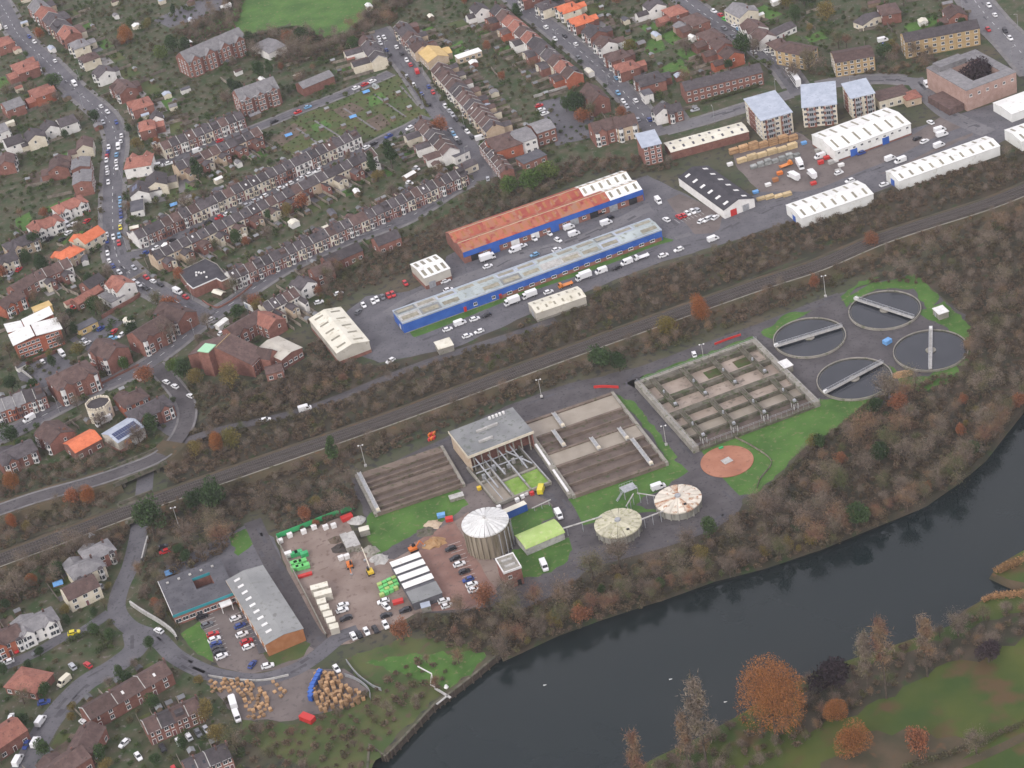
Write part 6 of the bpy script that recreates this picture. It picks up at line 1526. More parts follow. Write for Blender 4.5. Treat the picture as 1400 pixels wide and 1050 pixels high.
def proto_car():
    b = section_body([(-2.1, .72, .35, .80), (-1.95, .84, .25, .92), (-.6, .87, .22, .95), (.75, .87, .22, .95), (1.7, .83, .24, .82), (2.08, .70, .33, .68)])
    cabin(b, -1.85, -1.25, .25, 1.05, .80, .93, 1.40, 0, .13)
    b.box(-1.4, .3, -.66, .66, 1.395, 1.46)
    g = MB()
    for s in (-1, 1):
        o = .02 * s; g.quad((-1.6, s * .78 + o, .99), (.8, s * .78 + o, .99), (.28, s * .70 + o, 1.34), (-1.22, s * .70 + o, 1.34)) if s < 0 else g.quad((.8, s * .78 + o, .99), (-1.6, s * .78 + o, .99), (-1.22, s * .70 + o, 1.34), (.28, s * .70 + o, 1.34))
    g.quad((1.04, -.72, .97), (1.04, .72, .97), (.30, .62, 1.385), (.30, -.62, 1.385)); g.quad((-1.87, .72, .99), (-1.87, -.72, .99), (-1.33, -.62, 1.37), (-1.33, .62, 1.37))
    return b.mesh('car', 'paint_w'), g.mesh('windows', 'car_glass'), [(1.3, .31), (-1.3, .31)], .80, WHEEL
def proto_van():
    b = section_body([(-2.55, .95, .35, 2.15), (-2.45, 1.0, .3, 2.25), (1.0, 1.0, .3, 2.25), (1.35, 1.0, .3, 2.05), (1.9, .98, .3, 1.25), (2.6, .85, .35, .95)])
    g = MB(); g.quad((1.93, -.82, 1.27), (1.93, .82, 1.27), (1.40, .82, 2.02), (1.40, -.82, 2.02))
    for s in (-1, 1):
        q = [(.5, s * 1.01, 1.25), (1.6, s * 1.01, 1.25), (1.25, s * .97, 1.9), (.5, s * .98, 1.9)]; g.quad(*(q if s < 0 else [q[1], q[0], q[3], q[2]]))
    return b.mesh('van', 'paint_w'), g.mesh('windows', 'car_glass'), [(1.55, .33), (-1.6, .33)], .93, WHEEL
def proto_truck():
    b = MB(); b.box(-3.3, 1.5, -1.15, 1.15, .95, 3.1); b.box(-3.3, 3.0, -.45, .45, .5, .95); cabin(b, 1.6, 1.65, 2.75, 3.2, 1.05, .55, 2.55, 0, .1)
    g = MB(); g.quad((3.06, -.9, 1.45), (3.06, .9, 1.45), (2.83, .85, 2.4), (2.83, -.85, 2.4))
    for s in (-1, 1):
        q = [(1.9, s * 1.04, 1.45), (2.9, s * 1.04, 1.45), (2.7, s * .98, 2.3), (1.9, s * .98, 2.3)]; g.quad(*(q if s < 0 else [q[1], q[0], q[3], q[2]]))
    return b.mesh('lorry', 'paint_w'), g.mesh('windows', 'car_glass'), [(2.3, .45), (-1.9, .45)], 1.0, WHEEL_T
def proto_flat():
    b = MB(); b.box(-3.2, 1.4, -1.1, 1.1, .9, 1.1); b.box(-3.2, -3.05, -1.1, 1.1, 1.1, 1.5); b.box(1.25, 1.4, -1.1, 1.1, 1.1, 1.7); b.box(-3.2, 3.0, -.45, .45, .5, .9); cabin(b, 1.6, 1.65, 2.6, 3.1, 1.0, .55, 2.3, 0, .1)
    g = MB(); g.quad((2.98, -.85, 1.4), (2.98, .85, 1.4), (2.7, .8, 2.2), (2.7, -.8, 2.2))
    return b.mesh('flatbed_lorry', 'paint_w'), g.mesh('windows', 'car_glass'), [(2.2, .42), (-1.9, .42)], .95, WHEEL_T
def proto_bus():
    b = MB(); b.box(-5, 5, -1.25, 1.25, .35, 3.9); g = MB()
    for s in (-1, 1):
        for z in (1.3, 2.7): q = [(-4.7, s * 1.27, z), (4.7, s * 1.27, z), (4.7, s * 1.27, z + .8), (-4.7, s * 1.27, z + .8)]; g.quad(*(q if s < 0 else [q[1], q[0], q[3], q[2]]))
    g.quad((5.02, -1.1, 1.2), (5.02, 1.1, 1.2), (5.02, 1.1, 3.5), (5.02, -1.1, 3.5))
    return b.mesh('bus', 'paint_w'), g.mesh('windows', 'car_glass'), [(3.4, .45), (-2.8, .45)], 1.15, WHEEL_T
VEH = {'car': proto_car(), 'van': proto_van(), 'lorry': proto_truck(), 'flatbed_lorry': proto_flat(), 'bus': proto_bus()}
CARS = []
rc = random.Random(21)
def vehicle(px, py, code, label, ang, group, z=.1, scale=1.0, near=True):
    kind = {'W': 'van'}.get(code, 'van' if code.isupper() and len(code) == 1 else 'car')
    if ':' in code: kind, code = code.split(':')
    bm_, gm, wheels, hw, wmesh = VEH[kind]
    c = G(px, py, .7)
    o = link(kind, bm_, None, ['paint_' + code.lower()])
    o.location = (c.x, c.y, z); o.rotation_euler = (0, 0, ang); s = scale * rc.uniform(.95, 1.06); o.scale = (s, s, s)
    tag(o, label, kind.replace('_', ' ') if kind != 'flatbed_lorry' else 'lorry', group)
    link('windows', gm, o)
    if near:
        for x, r in wheels:
            for sg in (-1, 1): link('wheel', wmesh, o).location = (x, sg * hw, r)
    CARS.append((c, 3.0))
    return o
KW = {'car': 'car', 'van': 'van', 'lorry': 'lorry', 'flatbed_lorry': 'flatbed lorry', 'bus': 'bus'}
def cars(phrase, lst, dirv=None, group=None, z=.1, flip=0):
    for i, it in enumerate(lst):
        px, py, code = it[:3]; dv = it[3] if len(it) > 3 else dirv
        if dv is None:
            L, q, dd = road_frame(G(px, py)); ang = math.atan2(dd.y, dd.x) + (math.pi if rc.random() < .4 else 0)
        else: ang = pxdir((px, py), dv) + (math.pi if rc.random() < .3 else 0)
        ang += rc.uniform(-.05, .05)
        kind = code.split(':')[0] if ':' in code else ('van' if code.isupper() else 'car'); cc = code.split(':')[-1].lower()
        vehicle(px, py, code, '%s %s, %s %s' % (PAINT[cc][0], KW[kind], ordn(i), phrase), ang, group or 'vehicles ' + phrase, z, near=py > 300)
cars('from the top on the upper main road', [(8, 37, 'w'), (40, 50, 'b'), (47, 57, 'w'), (75, 83, 'w'), (102, 115, 'W'), (138, 145, 'w'), (147, 153, 'w'), (159, 167, 'b'), (141, 167, 's')])
cars('in the right hand queue by the corner house', [(166, 185, 'w'), (165, 193, 'w'), (162, 201, 'W'), (159.5, 211, 't'), (159, 220, 'w'), (159.5, 229, 'w')])
cars('in the left hand queue by the grey flats', [(148.6, 201, 'w'), (147.5, 207, 'b'), (146, 213, 'r'), (145.5, 219, 'w'), (146, 229, 'w'), (147, 236, 'w'), (148, 249, 'w')])
cars('from the top, right side of lower main road', [(164, 272, 't'), (164.5, 280, 't'), (165, 288, 'b'), (165.5, 295, 'b'), (165, 303, 's'), (164.5, 311, 'y'), (163, 322, 't'), (162.5, 332, 'r'), (155, 324, 'w')])
cars('from the top, left side of lower main road', [(146, 321, 'w'), (146.3, 329, 'b'), (146.5, 339, 'k'), (147, 346, 'w'), (149, 356, 'w'), (154, 363, 'b'), (163, 372, 'w'), (183, 384, 'w'), (190, 389, 'w'), (199, 394, 'k')])
cars('from the left, parked below the tan gable', [(183, 366, 's'), (200, 379, 'r'), (209, 384, 'w'), (219, 389, 'k'), (243, 399, 'W'), (254, 406, 'r')])
cars('from the left along the middle terrace street', [(200, 345, 'b'), (213, 339, 'w'), (234, 328.6, 'k'), (266, 314, 'k'), (284, 304, 'k'), (299, 297, 'r'), (311, 292, 'w'), (338, 280, 's'), (349, 274, 's'), (361, 268, 'w'), (384, 257, 'w'), (396, 251, 'w'), (411, 244, 'w'), (424, 238, 'w'), (435, 233, 'w'), (501, 201, 'w'), (511, 196, 'k'), (531, 186, 'b'), (560, 175, 'w'), (570, 169, 'k')])
cars('from the left along the upper terrace street', [(203, 237, 's', (30, -12)), (216, 227, 'W'), (231, 223, 'w'), (270, 206, 'W'), (301, 192, 'r'), (375, 166, 'k'), (407, 153, 'r'), (421, 146, 't'), (487, 120, 'w'), (499, 115, 'r'), (509, 111, 'w')])
cars('in the left line along the allotment street', [(518, 52, 'w'), (525, 51, 'w'), (520, 59, 'w'), (528, 68, 'b'), (533, 74, 'k'), (556, 104, 's'), (566, 116, 'w'), (571, 122, 'k'), (576, 128, 'b'), (586, 142, 'k'), (616, 177, 's'), (620, 183, 't'), (624, 189, 'w'), (628, 194, 'k'), (667, 244, 's')])
cars('in the right line along the allotment street', [(542, 64, 'w'), (549, 73, 'k'), (556, 82, 'w'), (561, 88, 'r'), (570, 98, 'R'), (586, 118, 'b'), (592, 126, 'r'), (609, 145, 'w'), (614, 151, 's'), (619, 157, 's'), (624, 163, 'k'), (634, 174, 'k'), (639, 180, 'w'), (645, 187, 'k'), (657, 189, 'W', (30, -8))])
cars('from the top along the middle street', [(711, 13, 'w'), (746, 37, 'w'), (759, 53, 'w'), (772, 49, 'k'), (787, 60, 'w'), (791, 79, 'g'), (843, 106, 't'), (845, 127, 't'), (852, 138, 'w'), (857, 145, 's'), (869, 137, 'w'), (872, 163, 's'), (888, 163, 'b')])
cars('in the car park beside the timbered flats', [(737, 144, 'r'), (740, 150, 'w'), (745, 155, 'w')], (30, -10))
cars('from the top along the right hand street', [(976, 15, 'w'), (985, 20, 'r'), (991, 26, 'e'), (1004, 35, 'w'), (1011, 40, 't'), (990, 39, 'g'), (1002, 50, 'g'), (1022, 50, 'w'), (1030, 55, 'w'), (1030, 71, 'w'), (1046, 69, 'w'), (1065, 83, 'w'), (1077, 96, 'w'), (1088, 112, 'bus:w')])
cars('from the top on the top right road', [(1352, 7, 'w'), (1360, 20, 'w'), (1351, 40, 'r'), (1374, 42, 'k'), (1381, 52, 'w')])
cars('beside the yellow brick flats', [(1207, 55, 'W'), (1210, 61, 'b'), (1215, 66, 'w')], (30, -6))
cars('around the brick hall approach', [(950, 150, 's'), (1267, 116, 'W'), (1272, 167, 'w'), (1254, 189, 'k'), (1264, 193, 'w')])
cars('in the builders yard by the white warehouses', [(1075, 226, 'flatbed_lorry:o', (30, -12)), (1094, 227, 'lorry:w', (10, 20)), (1085, 243, 'lorry:w', (26, 16)), (1110, 240, 'lorry:w', (20, 20)), (1121, 214, 'W', (30, -10)), (1147, 236, 'w', (30, -12)), (1162, 247, 'w', (30, -10)), (1177, 209, 'b', (30, -10)), (1217, 217, 'W', (30, -12)), (1231, 220, 'W', (30, -12)), (1285, 178, 'W', (30, -10)), (1288, 184, 'W', (30, -10)), (1284, 199, 'W', (30, -12)), (1209, 252, 'w', (30, -10))])
cars('from the left beside the verge of blue unit', [(612, 450, 'w'), (629, 442, 'W'), (649, 436, 'w'), (665, 431, 'k'), (700, 414, 'lorry:w'), (724, 405, 'lorry:w'), (750, 399, 'w'), (773, 390, 'flatbed_lorry:o'), (798, 380, 'lorry:w'), (822, 371, 'W'), (843, 366, 'k'), (857, 359, 'W'), (877, 352, 'flatbed_lorry:w')], (30, -11))
cars('on the near side of the estate road', [(534, 493, 'w', (20, -12)), (639, 459, 'w'), (655, 453, 'w'), (907, 349, 'w'), (928, 341, 'w'), (975, 327, 'W')], (30, -11))
cars('from the left between the two long units', [(667, 354, 'lorry:w'), (667, 364, 'w'), (704, 342, 'W'), (714, 336, 'w'), (731, 348, 't'), (730, 326, 'w', (15, 12)), (733, 317, 'k', (15, 12)), (751, 319, 'w', (15, 12)), (761, 341, 'w'), (763, 328, 'w', (20, 10)), (778, 311, 'W'), (785, 320, 'W'), (811, 284, 'w'), (820, 292, 'k'), (829, 305, 'W'), (833, 298, 'k'), (900, 275, 'W', (12, 14)), (911, 300, 'w', (20, 12))], (30, -11))
cars('from the left beside the small square warehouse', [(436, 413, 'w', (20, -6)), (463, 401, 'w', (20, -6)), (490, 426, 'g', (10, -10)), (497, 417, 'w', (8, 12)), (510, 412, 'w', (8, 12)), (515, 409, 'w', (8, 12)), (523, 406, 'g', (8, 12)), (531, 404, 'r', (8, 12)), (537, 402, 'r', (8, 12)), (554, 387, 'r', (8, 12)), (609, 384, 'w', (30, -10)), (613, 396, 'w', (30, -10))])
cars('in the workshop car park, counting from left', [(928, 296, 'r'), (934, 294, 'r'), (940, 291.5, 'w'), (947, 289, 'w'), (953, 287, 's'), (959, 302, 'w', (16, -12)), (966, 300, 'w', (16, -12)), (971, 297, 's', (16, -12)), (978, 297, 'w', (16, -12))], (16, 11))
cars('around the white tudor public house', [(89, 435, 'k', (20, -10)), (94, 426, 'k', (20, 12)), (100, 421, 'r', (20, 12)), (113, 466, 's', (20, -14)), (119, 469, 'w', (20, -14)), (138, 449, 'b', (20, -12)), (156, 453, 'r', (16, -16)), (154, 462, 't', (20, -4)), (166, 458, 'w', (16, -12))])
cars('outside the white semi-detached pairs', [(51, 324, 'k'), (68, 326, 'k'), (85, 327, 'k'), (94, 318, 'w'), (91, 307, 'W', (24, 16)), (101, 306, 'w'), (118, 290, 'r'), (119, 302, 'r')], (20, -14))
cars('at the left edge below the slate pair', [(14, 375, 's'), (26, 368, 'r')], (16, -16))
cars('around the turning circle and lower street', [(40, 573, 'W'), (58, 494, 'w', (14, 16)), (85, 484, 'W', (14, 16)), (190, 517, 'w', (14, 12)), (195, 505, 'k'), (202, 576, 'w', (20, -8)), (212, 582, 'k', (20, -8)), (142, 578, 'lorry:w', (30, -16)), (227, 522, 'w', (20, 10)), (239, 528, 'w', (20, 10)), (260, 541, 'w', (20, 10)), (287, 437, 'w', (20, -10)), (304, 455, 'w', (20, -12))])
cars('on the narrow service lane', [(363, 574, 'w'), (417, 559, 'W')])
cars('below the red street foot house', [(690, 221, 's'), (696, 231, 'w'), (570, 230, 'w', (12, 10)), (560, 250, 'w', (14, 4))], (16, -12))
cars('along the lower left lane from top', [(225, 754, 'r', (20, -6)), (224, 747, 'k', (20, -6)), (138, 802, 's', (20, 2)), (101, 865, 'y'), (35, 880, 'W', (3, 14)), (51, 891, 'g'), (21, 888, 'r', (6, 10)), (11, 905, 'w'), (217, 862, 'w'), (120, 909, 'r', (14, 10)), (99, 911, 's', (10, 12)), (88, 932, 'C'), (60, 960, 'b', (16, -4)), (56, 986, 'W'), (49, 1015, 'W'), (36, 1018, 'b'), (25, 1040, 'W'), (114, 987, 'w', (16, 10)), (15, 981, 'w', (4, -12))])
cars('from the left before the lower brick row', [(170, 1016, 'w', (12, -10)), (189, 1034, 'w'), (222, 1022, 'k'), (244, 1014, 'w'), (258, 1007, 'w'), (271, 1002, 'g'), (282, 997, 's'), (238, 1052, 'r')], (10, 16))
cars('from the top in the left depot bays', [(276, 843, 'k'), (283, 854, 'g'), (291, 867, 'r'), (293, 874, 'w'), (295, 880, 'b'), (297, 886, 'k'), (299.5, 891, 'k'), (303, 897, 'w')], (20, -8))
cars('from the top in the right depot bays', [(322, 845, 'w'), (328, 855, 'b'), (331, 867, 'w'), (337, 877, 'r'), (339.5, 884, 'w')], (20, -8))
cars('in the gravel storage yard', [(469, 827, 'w'), (468, 834, 'w'), (473, 845, 'k'), (524, 822, 'w'), (528, 829, 'w', (12, 12)), (528, 841, 'k'), (554, 834, 'k'), (483, 869, 'w', (8, 14)), (491, 867, 'k', (8, 14)), (501, 863, 'w', (8, 14)), (513, 860, 'k', (8, 14)), (527, 854, 'w', (8, 14)), (460, 914, 'w', (10, 14))], (20, -6))
cars('from the top on the red brick paving', [(616, 750, 'k'), (622, 763, 'k'), (628, 771, 'w'), (635, 781, 'k'), (640, 792, 'b'), (645, 799, 'w'), (648, 806, 'w'), (607, 821, 'w'), (611, 828, 'w')], (18, -6))
cars('on the water works roads', [(740, 669, 'Y', (3, -14)), (764, 704, 'W', (8, 14)), (744, 774, 'W', (6, 14)), (900, 666, 'W', (16, -6)), (949, 484, 'w', (4, 12)), (739, 664, 'y', (3, -14))])
cars('beside the pallet yard', [(319, 962, 'lorry:w', (9, 24)), (324, 980, 'W', (9, 22)), (345, 908, 'b', (10, -12)), (366, 910, 'w', (16, -4))])
# ================================================================== VEGETATION
def leaf_mat(name, stops, rough=0.9, obj=True):
    """colour picked per object from the ramp and mottled within the crown"""
    m = bpy.data.materials.new(name); m.use_nodes = True; n, l = m.node_tree.nodes, m.node_tree.links
    b = n['Principled BSDF']; b.inputs['Roughness'].default_value = rough; b.inputs['Specular IOR Level'].default_value = 0.1
    oi = n.new('ShaderNodeObjectInfo'); g = n.new('ShaderNodeNewGeometry')
    nz = n.new('ShaderNodeTexNoise'); nz.inputs['Scale'].default_value = 0.22 if obj else 0.06; nz.inputs['Detail'].default_value = 3; l.new(g.outputs['Position'], nz.inputs['Vector'])
    ad = n.new('ShaderNodeMath'); ad.operation = 'MULTIPLY_ADD'; l.new(nz.outputs[0], ad.inputs[0]); ad.inputs[1].default_value = 1.1 if obj else 2.2; 
    if obj:
        mm = n.new('ShaderNodeMath'); mm.operation = 'MULTIPLY_ADD'; l.new(oi.outputs['Random'], mm.inputs[0]); mm.inputs[1].default_value = .9; mm.inputs[2].default_value = -.5; l.new(mm.outputs[0], ad.inputs[2])
    else: ad.inputs[2].default_value = -.6
    r = n.new('ShaderNodeValToRGB'); e = r.color_ramp.elements
    while len(e) < len(stops): e.new(.5)
    for k, (p, c) in enumerate(stops): e[k].position = p; e[k].color = (*c, 1)
    l.new(ad.outputs[0], r.inputs[0])
    rp = n.new('ShaderNodeMapRange'); l.new(g.outputs['Random Per Island'], rp.inputs[0]); rp.inputs['To Min'].default_value = .62; rp.inputs['To Max'].default_value = 1.38
    h = n.new('ShaderNodeHueSaturation'); l.new(r.outputs[0], h.inputs['Color']); l.new(rp.outputs[0], h.inputs['Value']); l.new(h.outputs[0], b.inputs['Base Color'])
    MATS[name] = m; return m
BARE = [(0.0, (0.095, 0.108, 0.045)), (.2, (0.150, 0.128, 0.075)), (.38, (0.215, 0.172, 0.135)), (.52, (0.120, 0.095, 0.070)), (.68, (0.190, 0.145, 0.115)), (.85, (0.225, 0.150, 0.085)), (1.0, (0.185, 0.100, 0.070))]
leaf_mat('bare_twigs', BARE)
leaf_mat('bare_twigs_mass', BARE, obj=False)
leaf_mat('evergreen_leaf', [(0, (0.028, 0.052, 0.020)), (.5, (0.040, 0.072, 0.026)), (1, (0.060, 0.098, 0.034))])
leaf_mat('green_leaf', [(0, (0.050, 0.095, 0.020)), (.5, (0.075, 0.125, 0.030)), (1, (0.10, 0.135, 0.035))])
leaf_mat('shrub_leaf', [(0, (0.040, 0.062, 0.022)), (.4, (0.075, 0.085, 0.035)), (.7, (0.105, 0.085, 0.055)), (1, (0.085, 0.105, 0.030))])
leaf_mat('shrub_leaf_mass', [(0, (0.034, 0.062, 0.018)), (.4, (0.062, 0.090, 0.028)), (.7, (0.105, 0.085, 0.050)), (1, (0.075, 0.115, 0.026))], obj=False)
leaf_mat('scrub_mass', [(0, (0.062, 0.062, 0.030)), (.35, (0.105, 0.082, 0.052)), (.65, (0.125, 0.088, 0.060)), (1, (0.058, 0.080, 0.024))], obj=False)
leaf_mat('orange_leaf', [(0, (0.25, 0.105, 0.038)), (.5, (0.30, 0.125, 0.042)), (1, (0.25, 0.080, 0.032))])
leaf_mat('rust_leaf', [(0, (0.26, 0.095, 0.045)), (.5, (0.22, 0.10, 0.055)), (1, (0.30, 0.11, 0.05))])
leaf_mat('olive_leaf', [(0, (0.16, 0.13, 0.035)), (.5, (0.18, 0.135, 0.045)), (1, (0.13, 0.12, 0.035))])
leaf_mat('dark_leaf', [(0, (0.030, 0.022, 0.026)), (.5, (0.045, 0.032, 0.036)), (1, (0.055, 0.040, 0.04))])
leaf_mat('reed_leaf', [(0, (0.26, 0.15, 0.07)), (.5, (0.30, 0.17, 0.08)), (1, (0.22, 0.13, 0.06))])

def crown_arrays(seed, n, r, zc, zh, tri, lobes=9, sliver=.35, shell=.6, cone=0.0, feather=False):
    """n small faces spread through a lobed crown; returns vertices (3n,3)"""
    q = np.random.default_rng(seed)
    ang = q.uniform(0, 2 * np.pi, lobes); el = q.uniform(-.5, 1, lobes); rad = q.uniform(.25, .62, lobes)
    lc = np.stack([r * rad * np.cos(ang) * np.sqrt(1 - np.clip(el, -.9, .9) ** 2), r * rad * np.sin(ang) * np.sqrt(1 - np.clip(el, -.9, .9) ** 2), zc + zh * el * .55], 1)
    lc[0] = (0, 0, zc); lr = q.uniform(.38, .62, lobes) * r
    if cone:
        zz = (lc[:, 2] - (zc - zh)) / (2 * zh); lr = lr * (1 - cone * np.clip(zz, 0, 1)); lc[:, :2] *= (1 - cone * np.clip(zz, 0, 1))[:, None]
    w = lr ** 2 / (lr ** 2).sum(); li = q.choice(lobes, n, p=w)
    d = q.normal(size=(n, 3)); d /= np.linalg.norm(d, axis=1)[:, None]
    rr_ = shell + (1 - shell) * q.random(n); rr_ = np.where(q.random(n) < .25, q.random(n) ** .5, rr_)
    if feather: rr_ = np.minimum(np.abs(q.normal(0, .62, n)) + .12, 1.55)
    p = lc[li] + d * (lr[li] * rr_)[:, None] * np.array([1, 1, min(1.3, zh / r * 1.0 + .25)])
    u = q.normal(size=(n, 3)) * .8 + d * .9; u /= np.linalg.norm(u, axis=1)[:, None]
    v = np.cross(u, q.normal(size=(n, 3))); v /= np.linalg.norm(v, axis=1)[:, None]
    s = tri * q.uniform(.6, 1.4, n)[:, None]
    V = np.empty((n, 3, 3)); V[:, 0] = p + u * s; V[:, 1] = p - u * s * .6 + v * s * sliver; V[:, 2] = p - u * s * .6 - v * s * sliver
    V[:, :, 2] = np.maximum(V[:, :, 2], .12)
    return V.reshape(-1, 3)
def mesh_from_tris(name, V, material):
    me = bpy.data.meshes.new(name); nv = len(V); nf = nv // 3
    me.vertices.add(nv); me.vertices.foreach_set('co', np.ascontiguousarray(V, dtype=np.float32).ravel())
    me.loops.add(nv); me.loops.foreach_set('vertex_index', np.arange(nv, dtype=np.int32))
    me.polygons.add(nf); me.polygons.foreach_set('loop_start', np.arange(0, nv, 3, dtype=np.int32)); me.polygons.foreach_set('loop_total', np.full(nf, 3, dtype=np.int32))
    me.materials.append(M(material)); me.update(calc_edges=True); return me
def trunk_mesh(seed, r, h, zc, limbs=8):
    q = random.Random(seed); mb = MB(); tr_ = max(.12, r * .07)
    mb.cone((0, 0, -.2), (0, 0, zc * .7), tr_, tr_ * .7, 7); mb.cone((0, 0, zc * .7), (q.uniform(-.3, .3), q.uniform(-.3, .3), h * .85), tr_ * .7, tr_ * .2, 6)
    for k in range(limbs):
        a_ = 2 * math.pi * k / limbs + q.uniform(-.3, .3); z0 = zc * q.uniform(.45, 1.0); L = r * q.uniform(.55, .95)
        e = Vector((math.cos(a_) * L, math.sin(a_) * L, z0 + L * q.uniform(.4, 1.0))); m_ = Vector((e.x * .5, e.y * .5, z0 + (e.z - z0) * .42))
        mb.cone((0, 0, z0), m_, tr_ * .45, tr_ * .28, 5, 0, False); mb.cone(m_, e, tr_ * .28, tr_ * .08, 5, 0, False)
        for s in (-1, 1):
            f = m_ + Vector((math.cos(a_ + s * .7), math.sin(a_ + s * .7), .6)) * L * .4; mb.cone(m_, f, tr_ * .2, tr_ * .05, 4, 0, False)
    return mb.mesh('trunk', 'trunk')
# prototypes are built with unit radius ~4 m and scaled per tree
PROTO = {}
RAW = {}
def proto(kind, count, n, r, zc, zh, tri, material, **k):
    PROTO[kind] = []; RAW[kind] = []
    for i in range(count):
        V = crown_arrays(hash(kind) % 1000 * 0 + sum(map(ord, kind)) * 17 + i, n, r, zc, zh, tri, **k); RAW[kind].append(V)
        PROTO[kind].append((mesh_from_tris('crown', V, material), trunk_mesh(i + len(kind), r, zc + zh, zc)))
proto('bare', 12, 3000, 4.3, 4.6, 3.7, .30, 'bare_twigs', sliver=.14, shell=.30, lobes=9, feather=True)
proto('evergreen', 4, 2000, 4.0, 4.6, 4.2, .36, 'evergreen_leaf', sliver=.55, shell=.7, lobes=13)
proto('conifer', 2, 1500, 3.0, 6.0, 5.6, .34, 'evergreen_leaf', sliver=.5, shell=.65, lobes=14, cone=.6)
proto('green', 2, 1600, 4.0, 3.6, 3.2, .34, 'green_leaf', sliver=.55, shell=.7, lobes=12)
proto('orange', 3, 9000, 4.0, 4.4, 3.8, .15, 'orange_leaf', sliver=.5, shell=.6, lobes=15)
proto('big_orange', 1, 22000, 4.0, 4.3, 3.9, .085, 'orange_leaf', sliver=.5, shell=.75, lobes=26)
proto('rust', 2, 1900, 4.0, 4.2, 3.6, .30, 'rust_leaf', sliver=.4, shell=.5, lobes=11)
proto('olive', 2, 1900, 4.0, 4.2, 3.6, .30, 'olive_leaf', sliver=.4, shell=.5, lobes=11)
proto('dark', 1, 2000, 4.0, 3.8, 3.4, .34, 'dark_leaf', sliver=.5, shell=.6, lobes=11)
proto('poplar', 2, 4200, 2.3, 8.5, 8.2, .26, 'bare_twigs', sliver=.16, shell=.3, lobes=18, cone=.5, feather=True)
proto('shrub', 5, 260, 1.3, .9, .85, .22, 'shrub_leaf', sliver=.55, shell=.6, lobes=6)
rv = random.Random(99)
def tree(name, kind, x, y, s, label, group=None, cat='tree', sz=None, trunk=True):
    cm, tm = rv.choice(PROTO[kind]); t = thing(name, label, cat, (x, y, 0), rv.uniform(0, 6.28), group)
    z = sz or s * rv.uniform(.85, 1.2); t.scale = (s * rv.uniform(.85, 1.2), s * rv.uniform(.85, 1.2), z)
    link('crown', cm, t)
    if trunk: link('trunk', tm, t)
    return t
LANDMARKS = [(1106, 459, 'upper left settling tank'), (1209, 421, 'farthest settling tank'), (1168, 515, 'nearest settling tank'), (1272, 476, 'rightmost settling tank'), (994, 631, 'terracotta disc'), (927, 682, 'right digester'), (845, 715, 'left digester'), (695, 772, 'square brick tower'), (572, 790, 'strip roofed store'), (430, 800, 'storage yard cabins'), (380, 830, 'long grey depot'), (265, 805, 'flat roofed offices'), (190, 700, 'rail bridge'), (560, 660, 'drained settling lanes'), (670, 590, 'treatment building'), (820, 600, 'full settling lanes'), (980, 540, 'aeration tanks'), (590, 960, 'quay davit'), (1062, 1000, 'biggest orange tree'), (1330, 640, 'river bend'), (1390, 420, 'right picture edge'), (720, 330, 'blue unit'), (465, 450, 'cream gabled shed'), (310, 480, 'brick church'), (588, 367, 'small square warehouse'), (762, 411, 'low cream roofed shed'), (1133, 275, 'warehouse by the trees'), (1290, 220, 'long white warehouse'), (175, 585, 'solar roofed hall'), (97, 510, 'brick villa'), (40, 450, 'white roofed block'), (163, 390, 'tudor public house'), (118, 325, 'orange roofs'), (60, 300, 'white semi-detached pairs'), (110, 235, 'grey roofed flats'), (50, 180, 'white gabled group'), (35, 90, 'large red pair'), (120, 76, 'three pale houses'), (190, 215, 'tudor corner house'), (290, 85, 'long school'), (360, 140, 'smaller school'), (480, 150, 'allotments'), (590, 72, 'yellow tan roof'), (630, 140, 'terrace opposite allotments'), (290, 265, 'upper long terrace'), (400, 300, 'rear wing terrace'), (500, 320, 'lowest long terrace'), (690, 190, 'red street foot house'), (785, 15, 'bright orange roofs'), (845, 80, 'white gable end'), (810, 130, 'timbered flats'), (960, 30, 'right hand street'), (985, 105, 'long brown flats'), (1040, 40, 'twin white gables'), (1085, 70, 'pale brown flats'), (1290, 45, 'yellow brick flats'), (1330, 110, 'brick hall'), (1188, 27, 'small bungalow'), (115, 780, 'three lane houses'), (45, 850, 'twin bay house'), (175, 930, 'three house brick row'), (235, 1000, 'row with car court'), (320, 960, 'white lorry'), (20, 1000, 'parked white vans'), (0, 740, 'left railway end'), (320, 620, 'railway curve'), (430, 130, 'school brick hall'), (700, 60, 'middle street upper row')]
_LM = np.array([tuple(G(x, y)) for x, y, _ in LANDMARKS])
LATER = []
def name_by_landmark(objs):
    """shared descriptions become: <look>, n-th closest to <landmark>"""
    near = {}
    for o in objs:
        d = np.hypot(_LM[:, 0] - o.location.x, _LM[:, 1] - o.location.y); k = int(d.argmin()); near.setdefault((o['label'], k), []).append((float(d[k]), o))
    for (lab, k), L in near.items():
        for i, (_, o) in enumerate(sorted(L, key=lambda q: q[0])): o['label'] = '%s, %s closest to the %s' % (lab, ordn(i), LANDMARKS[k][2])
